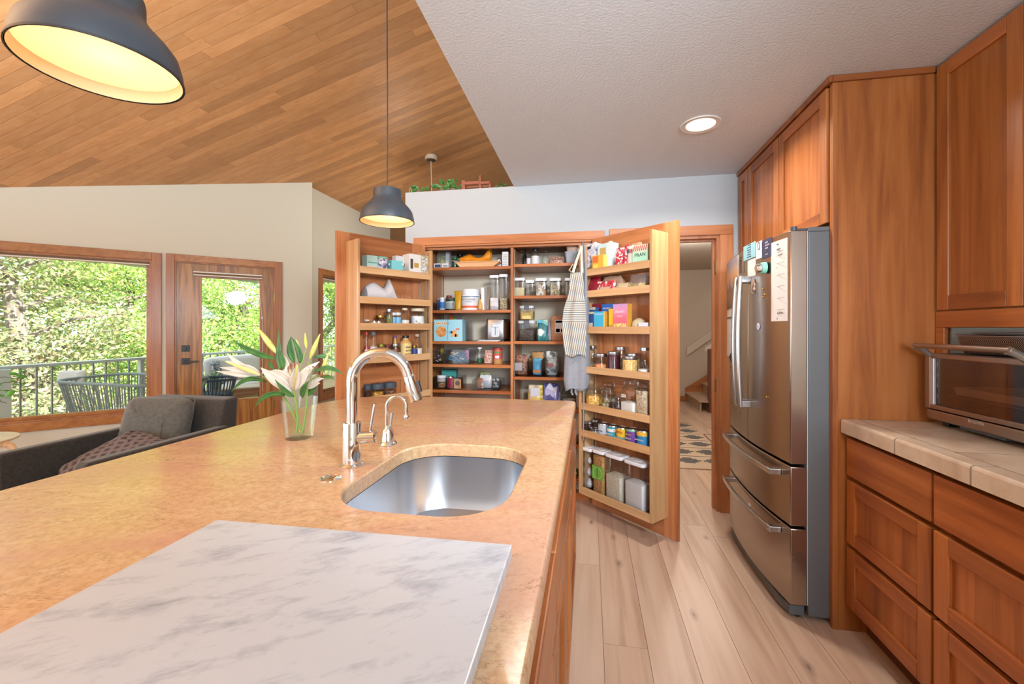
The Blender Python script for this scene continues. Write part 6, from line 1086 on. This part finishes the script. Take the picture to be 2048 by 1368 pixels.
def knit():
    m = bpy.data.materials.new('mauve cable knit'); m.use_nodes = True; q = NT(m); q.b.inputs['Roughness'].default_value = .95
    tc = q.n('ShaderNodeTexCoord'); w1 = q.n('ShaderNodeTexWave', i_Scale=9.0, i_Distortion=0.0); w1.bands_direction = 'DIAGONAL'; mp = q.n('ShaderNodeMapping'); mp.inputs['Scale'].default_value = (1, -1, 1); w2 = q.n('ShaderNodeTexWave', i_Scale=9.0); w2.bands_direction = 'DIAGONAL'; q.l(tc.outputs['Object'], w1.inputs[0]); q.l(tc.outputs['Object'], mp.inputs[0]); q.l(mp.outputs[0], w2.inputs[0])
    mx = q.n('ShaderNodeMath', operation='MAXIMUM'); q.l(w1.outputs['Fac'], mx.inputs[0]); q.l(w2.outputs['Fac'], mx.inputs[1]); n = q.n('ShaderNodeTexNoise', i_Scale=160.0); q.l(tc.outputs['Object'], n.inputs[0]); ad = q.n('ShaderNodeMath', operation='MULTIPLY_ADD'); q.l(n.outputs[0], ad.inputs[0]); ad.inputs[1].default_value = .4; q.l(mx.outputs[0], ad.inputs[2])
    r = q.ramp([(.35, '#3e3638'), (.8, '#5e5456'), (1.0, '#6e6466')]); q.l(ad.outputs[0], r.inputs[0]); q.l(r.outputs[0], q.b.inputs['Base Color']); q.bump(ad.outputs[0], .9, .01); return m
lay('knit_cushion', 'mauve cable-knit cushion lying on the armchair seat', 'cushion', cushion(.46, .44, .15, .6, seed=3, wr=.004), knit(), (-2.82, 2.13, .515), (math.radians(24), math.radians(6), math.radians(-14)))
st = thing('side_table', 'round pale birch side table below the window at the left edge', 'table', (-4.72, 2.45, 0))
BIR = wood('birch', '#cbb99a', '#d9c9ad', '#e0d4bd', 'x', var=.03)
MB().lathe([(.30, .425), (.315, .432), (.318, .440), (.315, .447)], 48).build('table_top', BIR, st, True)
for a in (.35, .35 + 2*PI/3, .35 + 4*PI/3):
    c_, s__ = math.cos(a), math.sin(a); px = [(r * c_, r * s__, z) for r, z in ((.20, .418), (.30, .416), (.345, .40), (.365, .36), (.362, .2), (.36, 0))]
    MB().tube(px, [.017] * 6, 8, flat=1.6).build('leg', wood('birch leg', '#b8946c', '#c9a67c', '#d4b48c', 'z', var=.03), st, True)
pl = thing('potted_plant', 'leafy green houseplant in a pot on the birch side table', 'plant', (-4.74, 2.47, .447)); MB().lathe([(.06, 0), (.085, .14), (.08, .14), (.075, .125)], 24).build('pot', C('#b9b4aa', .6), pl, True)
GRN = fabric('house plant leaf', '#2f6428', '#4a8438', 30, .4, 0, .1); GR2 = fabric('house plant leaf green', '#4f9a3c', '#6fb857', 30, .4, 0, .1); r_ = random.Random(11)
for k, (dx, dy, z) in enumerate(((.33, .12, .47), (.31, .16, .36), (.30, .10, .28), (.28, .20, .42), (-.2, .1, .5), (-.1, -.2, .45), (.05, .1, .6), (-.25, -.1, .3))):
    pts = bez((0, 0, .12), (dx * .4, dy * .4, z + .08), (dx, dy, z)); sb_ = MB().tube(pts, [.004] * 4 + [.0025] * 5, 6).build('branch', P('plant stem', '#5a4a34', .7), pl, True)
    for j in range(9):
        p = pts[3 + j % 6] + Vector((r_.uniform(-.04, .06), r_.uniform(-.04, .04), r_.uniform(-.03, .05))); d = Vector((r_.uniform(.2, 1) * (1 if dx > 0 else -1), r_.uniform(-.6, .6), r_.uniform(-.4, .6))).normalized() * r_.uniform(.05, .075)
        MB().ribbon([p, p + d * .3, p + d * .65, p + d], [.002, .020, .021, .001], Vector((0, .6, 1)).cross(d), .2).build('leaf', GR2, pl, True)
# ------------------------------------------------------------------ loft ledge above the pantry
LZ = 2.406
for i, (u, s_, yy, lab) in enumerate(((838, .72, 3.34, 'leftmost trailing pothos plant on the loft ledge above the pantry'), (885, .85, 3.34, 'middle trailing pothos plant on the loft ledge'), (907, .8, 3.34, 'right pothos plant with tall upright leaf on the loft ledge'), (1003, .55, 3.34, 'small pothos at the far right end of the loft ledge'))):
    b = on_y(u, 380, yy); t = thing('pothos_plant', lab, 'plant', (b.x, yy, LZ), 0, 'pothos plants on the loft ledge'); MB().lathe([(.03 * s_, 0), (.04 * s_, .03), (.036 * s_, .03)], 14).build('pot', C('#7a5a48'), t, True)
    for k in range(12 if i < 3 else 5):
        a = r_.uniform(0, 6.28); rr_ = r_.uniform(.01, .10) * s_; p = Vector((rr_ * math.cos(a), -abs(rr_ * math.sin(a)) * .5 + .02, r_.uniform(.02, .09 if k % 4 else .16) * s_)); d = Vector((math.cos(a), -.3, r_.uniform(-.5, .8))).normalized() * .055 * s_
        MB().tube([(0, 0, .02), p * .6 + Vector((0, 0, .02)), p], .0016, 5).build('vine', STEM, t); MB().ribbon([p, p + d * .25, p + d * .6, p + d], [.004, .021 * s_, .018 * s_, .001], Vector((.3, 1, .4)).cross(d), .2).build('leaf', GRN, t, True)
b0, b1 = on_y(925, 376, 3.31), on_y(985, 373, 3.31); TW = P('faded red wood', '#9a5a44', .6)
t = thing('wooden_rack', 'small red-brown wooden rack with an upright post on the loft ledge', 'rack', ((b0.x + b1.x) / 2, 3.31, LZ)); w = b1.x - b0.x
for x, hgt_, ww_ in ((-w*.46, .085, .030), (w*.10, .115, .020), (w*.42, .06, .016)): bx('post', TW, t, x - ww_/2, x + ww_/2, -.012, .012, 0, hgt_, .002)
bx('cross_bar', TW, t, -w*.44, w*.1, -.02, -.006, .045, .07, .002); bx('cross_bar', TW, t, w*.1, w*.42, -.02, -.006, .042, .064, .002); bx('cross_bar', TW, t, -w*.44, w*.42, .006, .02, .026, .04, .002)
b = on_y(821, 380, 3.31); t = thing('wire_loop', 'pale looped wire ornament at the left end of the loft ledge', 'ornament', (b.x, 3.31, LZ)); MB().tube([(-.008, 0, 0), (-.009, 0, .03), (-.005, 0, .05), (0, 0, .055), (.005, 0, .05), (.009, 0, .03), (.008, 0, 0)], .0025, 6).build('loop', C('#c9a890'), t, True)
# second pendant far beyond the ledge: canopy and rod against the wood ceiling
rx, ry = col_xy(862); tt_ = (3.10 + .3 * 3.477 - EYE) / ((CV - 312) / CF - .3 * rx); cp = at(862, 312, tt_)
t = thing('loft_pendant', 'pale ceiling canopy with a thin hanging rod above the loft ledge', 'pendant lamp', (cp.x, cp.y, ceil_z(cp.x) - .003)); k = tt_ / CF
MB().lathe([(9.0*k, .02), (12*k, .0), (12*k, -4*k - .02), (10.5*k, -5*k - .02)], 28).build('canopy', C('#c9bda8', .5), t, True); MB().lathe([(10*k, 0), (3*k, -.012)], 20, (0, 0, -5.2*k - .02)).build('canopy_plate', P('bronze plate', '#7a6a4a', .35, .8), t, True); MB().tube([(0, 0, -6*k - .02), (.004, 0, -35*k), (.01, 0, -80*k)], 1.1*k, 8).build('rod', C('#cdbfae', .5), t, True)
MB().lathe([(.02, .1), (.09, .02), (.12, -.08), (.11, -.08), (.08, .0)], 20, (.01, 0, -82*k - .1)).build('lamp_shade', C('#c9bda8', .5), t, True)
d = bpy.data.lights.new('loft_lamp', 'POINT'); d.energy = 42; d.color = (1, .86, .72); d.shadow_soft_size = .1; o = bpy.data.objects.new('loft_lamp', d); COL.objects.link(o); o.parent = t; o.location = (.01, 0, -82*k - .24)
# ------------------------------------------------------------------ hall: stairs, newel, rug, register
sc2 = thing('staircase', 'oak stairs rising to the right at the end of the hall', 'staircase', (0, 0, 0)); SX, SYa, SYb = 1.715, 7.13, 8.10
RIS = wood('painted riser', '#a08872', '#ad967f', '#b9a48e', 'y', var=.04)
for k in range(7):
    x = SX + .27 * k; z = .175 * (k + 1); bx('riser', RIS, sc2, x, x + .02, SYa, SYb - .02, z - .175, z - .028); bx('tread', FLR, sc2, x - .028, x + .29, SYa - (.03 if k == 0 else 0), SYb - .02, z - .028, z, .004)
bx('side_string', HW, sc2, SX + .29, 3.9, SYa - .02, SYa, 0, .34)
MB().prism([(SX - .02, .0), (SX - .02, .24), (SX + 2.0, 1.53), (SX + 2.0, 1.30), (SX + .12, .09)], 'y', SYb - .018, SYb + .015).build('skirt_board', PDX, sc2)
nw = bx('newel_post', P('dark newel wood', '#6a3a24', .4), sc2, 1.83, 1.93, 7.06, 7.16, 0, .985, .004); bx('newel_foot', P('dark newel wood', '#6a3a24', .4), nw, 1.82, 1.94, 7.05, 7.17, 0, .09, .003)
def slant_board(nm, lab, ua, va, ub, vb, wv, y):
    a, b = on_y(ua, va, y), on_y(ub, vb, y); hh = wv * (y / col_xy(ua)[1]) / CF; sl_ = (b.z - a.z) / (b.x - a.x); xe = b.x + .5
    t = thing(nm, lab, 'handrail', (0, 0, 0)); MB().prism([(a.x, a.z), (xe, a.z + sl_ * (xe - a.x)), (xe, a.z + sl_ * (xe - a.x) + hh), (a.x, a.z + hh)], 'y', y, y + .05).build('rail_board', C('#cbbfb0', .6), t, bev=.004)
    return t
slant_board('handrail', 'long cream handrail board sloping up the hall back wall', 1374, 712, 1440, 666, 17, 8.069)
t = slant_board('guard_rail', 'cream guard board behind the brown newel post of the stairs', 1410, 703, 1440, 686, 8, 7.17)
rg = thing('rug', 'cream hall rug with dark stepped diamonds and fine black stripes', 'rug', (0, 0, 0)); RX0, RX1, RY0, RY1 = .52, 1.34, 4.20, 6.10
bx('rug_base', fabric('cream wool', '#b3987c', '#c9b094', 200, .95, .2, .5), rg, RX0, RX1, RY0, RY1, .0005, .012, .003)
DK = fabric('charcoal wool', '#3f3b3a', '#524c4a', 200, .95, .2, .5); pm = MB(); y = RY0 + .15
while y < RY1 - .1:
    for cx in (RX0 + .17, RX0 + .44, RX0 + .70):
        for k, (hw_, yy0, yy1) in enumerate(((.05, 0, .035), (.085, .035, .07), (.12, .07, .11), (.085, .11, .145), (.045, .145, .18))): pm.box(cx - hw_, cx + hw_, y + yy0, y + yy1, .0121, .0128)
    pm.box(RX0 + .01, RX1 - .01, y + .235, y + .25, .0121, .0128); y += .32
pm.build('woven_pattern', DK, rg)
b = on_z(1427, 876, 0.0); rgx = thing('floor_register', 'thin black rectangular floor vent frame beyond the hall rug', 'vent', (b.x, b.y, 0)); m_ = MB()
m_.box(-.075, -.066, -.17, .17, .0004, .003).box(.066, .075, -.17, .17, .0004, .003).box(-.066, .066, -.17, -.163, .0004, .003).box(-.066, .066, .163, .17, .0004, .003); m_.build('frame', BLK, rgx)
# ------------------------------------------------------------------ deck: railing, furniture
dk = -.05; RL = thing('deck_railing', 'pale grey deck railing with thin balusters outside the windows', 'railing', (0, 0, 0)); GR = P('railing paint', '#b4bab8', .5); GB_ = P('baluster paint', '#7f8886', .5)
bx('top_rail', GR, RL, -6.72, -6.58, 1.4, 12.5, .835, .872, .006); bx('bottom_rail', GR, RL, -6.68, -6.62, 1.4, 12.5, .02, .05)
y = 1.53
while y < 12.4:
    if abs((y - 5.363) % 1.86) > .06: bx('baluster', GB_, RL, -6.658, -6.642, y - .008, y + .008, .05, .835)
    y += .1525
for y in (1.64, 5.363, 7.22, 9.08, 10.94): bx('rail_post', GR, RL, -6.68, -6.62, y - .03, y + .03, dk, .835)
bx('corner_post', P('white post', '#c9d0ce', .5), RL, -6.76, -6.54, 3.55, 3.83, dk, .836, .004)
def rope_seat(name, label, cat, cx, cy, w, d, zr0, zr1, zb, k, rz, ropem, cush, nrope, front=None, grp=None):
    t = thing(name, label, cat, (cx, cy, dk), rz, grp); n = nrope; top = []; bot = []
    tp_ = rrect(w, d, min(w, d) * .35, 10); bt = rrect(w * k, d * k, min(w, d) * k * .35, 10)
    def samp(poly, f):
        L = [(Vector((*poly[(i+1) % len(poly)], 0)) - Vector((*poly[i], 0))).length for i in range(len(poly))]; s_ = f * sum(L)
        for i, l in enumerate(L):
            if s_ <= l: return Vector((*poly[i], 0)).lerp(Vector((*poly[(i+1) % len(poly)], 0)), s_ / max(l, 1e-9))
            s_ -= l
        return Vector((*poly[0], 0))
    zt_ = lambda p: zr0 + (zr1 - zr0) * (p.y / d + .5)
    rim = []; m_ = MB()
    for i in range(n + 1):
        f = i / n; a, b = samp(tp_, f), samp(bt, f); a.z = zt_(a); b.z = zb; rim.append(a)
        if front and a.y < -d * .3: continue
        if i < n: m_.tube([a, a.lerp(b, .5), b], .0065, 5)
    MB().tube(rim, .018, 8).build('rim', ropem, t, True); m_.build('rope_weave', ropem, t, kind='stuff'); MB().tube([Vector((x, y, zb)) for x, y in bt] + [Vector((*bt[0], zb))], .016, 8).build('base_ring', ropem, t, True)
    q = MB(); q.loft([[(x + 0, y, z + zb + .09) for x, y, z in r] for r in cushion(w * k * .96, d * k * .94, .15, .5)]); q.build('seat_cushion', cush, t, True)
    for sx in (-1, 1):
        for sy in (-1, 1): MB().lathe([(.016, 0), (.018, zb)], 8, (sx * w * k * .4, sy * d * k * .36, 0)).build('leg', P('deck leg', '#5a5f60', .5), t)
    return t
WCU = fabric('pale outdoor cushion', '#c4beba', '#d4ceca', 120, .9, .2, .2)
ls = rope_seat('rope_loveseat', 'grey woven rope loveseat on the deck behind the armchair', 'loveseat', -5.50, 4.36, 1.72, .78, .72, .74, .20, .80, math.radians(-6), P('grey rope', '#7d8787', .8), WCU, 92)
t, o = lay('outdoor_pillow', 'rounded pale pillow propped in the far left end of the rope loveseat', 'cushion', cushion(.26, .22, .12, .5), WCU, tuple(at(143, 757, 5.42)), (math.radians(60), 0, math.radians(40)))
rope_seat('rope_chair', 'dark navy woven rope chair outside the oak door', 'chair', -5.28, 5.20, .62, .58, .64, .64, .30, .78, math.radians(35), P('navy rope', '#36465a', .7), P('navy seat', '#2c3848', .8), 44)
WD = wood('weathered teak', '#8a5c44', '#a5755a', '#b98a70', 'x', var=.06)
ct_ = thing('coffee_table', 'low teak table with open frame on the deck beyond the door', 'table', (-5.62, 5.93, dk), math.radians(51))
for k in range(5): bx('slat', P('pale table slat', '#c4b6aa', .6), ct_, -.47, .47, -.22 + .089 * k, -.22 + .083 + .089 * k, .40, .42, .002)
for y_ in (-.22, .195): bx('apron_rail', WD, ct_, -.47, .47, y_, y_ + .03, .33, .399)
for sx in (-1, 1):
    for sy in (-1, 1): bx('leg', WD, ct_, sx*.435 - .03, sx*.435 + .03, sy*.192 - .028, sy*.192 + .028, 0, .329)
pt_ = at(428, 757, 6.55); tp2 = thing('succulent_pot', 'spiky succulent in a green-grey pot on the teak deck table', 'plant', (pt_.x, pt_.y, dk + .421)); MB().lathe([(.07, 0), (.11, .16), (.10, .16), (.09, .14)], 20).build('pot', C('#7d938c', .6), tp2, True)
for k in range(16): a = k * 2.4; d = Vector((math.cos(a) * (1.2 - k*.05), math.sin(a) * (1.2 - k*.05), .5 + .06*k)).normalized() * .18; MB().ribbon([(0, 0, .14), Vector((0, 0, .14)) + d*.4, Vector((0, 0, .14)) + d], [.014, .016, .001], Vector((0, 0, 1)).cross(d), .3).build('leaf', C('#8fae84', .5), tp2, True)
so2 = thing('outdoor_sofa', 'pale cushioned outdoor sofa against the deck railing', 'sofa', (-6.19, 6.95, dk), math.radians(90)); bx('seat_frame', WD, so2, -.78, .78, -.32, .32, .16, .24, .005)
for sx in (-1, 1):
    for sy in (-1, 1): bx('leg', WD, so2, sx*.74 - .035, sx*.74 + .035, sy*.30 - .03, sy*.30 + .03, 0, .16)
for nm, dims, loc in (('seat_cushion', (1.50, .62, .20), (0, 0, .34)), ):
    q = MB(); q.loft([[(x + loc[0], y + loc[1], z + loc[2]) for x, y, z in r] for r in cushion(*dims, .5)]); q.build(nm, WCU, so2, True)
q = MB(Matrix.Translation((0, .21, .64)) @ Matrix.Rotation(math.radians(78), 4, 'X')); q.loft(cushion(1.50, .46, .20, .5)); q.build('back_cushion', fabric('white outdoor cushion', '#d8d6d8', '#e6e4e6', 120, .9, .2, .2), so2, True)
for x in (-.62, .60): q = MB(Matrix.Translation((x, .08, .60)) @ Matrix.Rotation(math.radians(74), 4, 'X')); q.loft(cushion(.18, .42, .10, .5)); q.build('blanket_fold', speck('woven grey throw', ['#8a8c98', '#b9bac2', '#5c6070'], 40, .9, .1), so2, True)
# ------------------------------------------------------------------ trees beyond the deck
def leafmat(name, cols, tr=.35):
    m = bpy.data.materials.new(name); m.use_nodes = True; q = NT(m); q.b.inputs['Roughness'].default_value = .6; q.b.inputs['Specular IOR Level'].default_value = .25
    g_ = q.n('ShaderNodeNewGeometry'); n = len(cols); rp = q.ramp([((i + .5) / n, c) for i, c in enumerate(cols)]); q.l(g_.outputs['Random Per Island'], rp.inputs[0]); q.l(rp.outputs[0], q.b.inputs['Base Color'])
    tl = q.n('ShaderNodeBsdfTranslucent'); q.l(rp.outputs[0], tl.inputs[0]); mx = q.n('ShaderNodeMixShader'); mx.inputs[0].default_value = tr; q.l(q.b.outputs[0], mx.inputs[1]); q.l(tl.outputs[0], mx.inputs[2]); q.l(mx.outputs[0], q.t.nodes['Material Output'].inputs[0]); return m
MAPLE = leafmat('sunlit maple leaves', ['#8fb858', '#a8cc68', '#b8d478', '#7fae54', '#c8d880', '#d4c868', '#9cc478']); CEDAR = leafmat('cedar sprays', ['#7f9060', '#98a474', '#aeb084', '#73825a', '#b89c78', '#c4bc94'], .25); BARK = wood('grey bark', '#5a5048', '#7a7068', '#9a9088', 'z', rough=.9, coat=0, var=.05)
def tree(name, label, loc, H, cr, n, mat, seed, grp, lsz, lay_=5, spread=.5, cone=False):
    r_ = random.Random(seed); t = thing(name, label, 'tree', loc, 0, grp); pts = [Vector((r_.uniform(-.12, .12) * k, r_.uniform(-.12, .12) * k, H * k / 8)) for k in range(9)]
    MB().tube(pts, [.24 - .024 * k for k in range(9)], 9).build('trunk', BARK, t, True); bm_ = MB(); cl = []
    for k in range(26):
        z = H * r_.uniform(.12, .97); a = r_.uniform(0, 6.28); L = cr * (1 - (z / H) * (.75 if cone else .35)) * r_.uniform(.55, 1.0); s_ = pts[min(8, int(z / H * 8))]; s_ = Vector((s_.x, s_.y, z)); e = s_ + Vector((math.cos(a) * L, math.sin(a) * L, L * r_.uniform(-.15, .4)))
        m1 = s_.lerp(e, .5) + Vector((0, 0, .15)); bm_.tube([s_, m1, e], [.05, .03, .012], 5); cl += [(s_.lerp(e, f), .5 + .5 * f) for f in (.35, .55, .72, .88, 1.0)]
    bm_.build('branches', BARK, t); vs = []; fs = []; gs = r_.gauss
    for i in range(n):
        c, k = cl[r_.randrange(len(cl))]; p = Vector((c.x + gs(0, spread), c.y + gs(0, spread), c.z + gs(0, spread * .55))); d = Vector((gs(0, 1), gs(0, 1), gs(-.2, .6))).normalized(); s2_ = d.orthogonal().normalized(); s2_ = (s2_ * math.cos(i) + d.cross(s2_) * math.sin(i)); l = lsz * r_.uniform(.6, 1.3); w_ = l * (.42 if not cone else .22); b = len(vs)
        vs += [p, p + d*l*.5 + s2_*w_, p + d*l, p + d*l*.5 - s2_*w_]; fs.append((b, b+1, b+2, b+3))
    MB().add(vs, fs).build('crown', mat, t, kind='stuff')
for a in ((('maple_tree'), 'bright green maple nearest the railing, seen through the oak door', (-10.6, 11.4, -3.6), 8.5, 3.2, 40000, MAPLE, 1, None, .075, 5, .55),
          (('maple_tree'), 'bright green maple filling the right half of the large window', (-10.8, 8.7, -3.6), 8.0, 2.7, 36000, MAPLE, 2, None, .072, 5, .5),
          (('maple_tree'), 'yellow-green maple behind the narrow window', (-9.7, 14.2, -3.6), 8.2, 3.3, 42000, MAPLE, 3, None, .085),
          (('cedar_tree'), 'grey-green cedar with bare branches at the left of the large window', (-10.1, 6.15, -3.6), 9.0, 2.5, 15000, CEDAR, 4, None, .10, 5, .34, True),
          (('cedar_tree'), 'sparse cedar beyond the left edge of the window', (-11.6, 5.6, -3.8), 9.5, 2.8, 12000, CEDAR, 5, None, .11, 5, .4, True),
          (('cedar_tree'), 'tall tan-tipped cedar further back between the cedar and the maple', (-13.6, 8.6, -4.5), 11, 3.2, 20000, CEDAR, 6, None, .12, 5, .5, True),
          (('maple_tree'), 'distant maple closing the view behind the other trees', (-15.0, 13.2, -4.5), 10, 4.2, 26000, MAPLE, 7, None, .12, 5, .7),
          (('cedar_tree'), 'low cedar thicket on the hillside below the railing', (-9.5, 5.6, -3.4), 4.6, 2.2, 22000, CEDAR, 8, None, .095, 5, .5, True)):
    tree(*a)
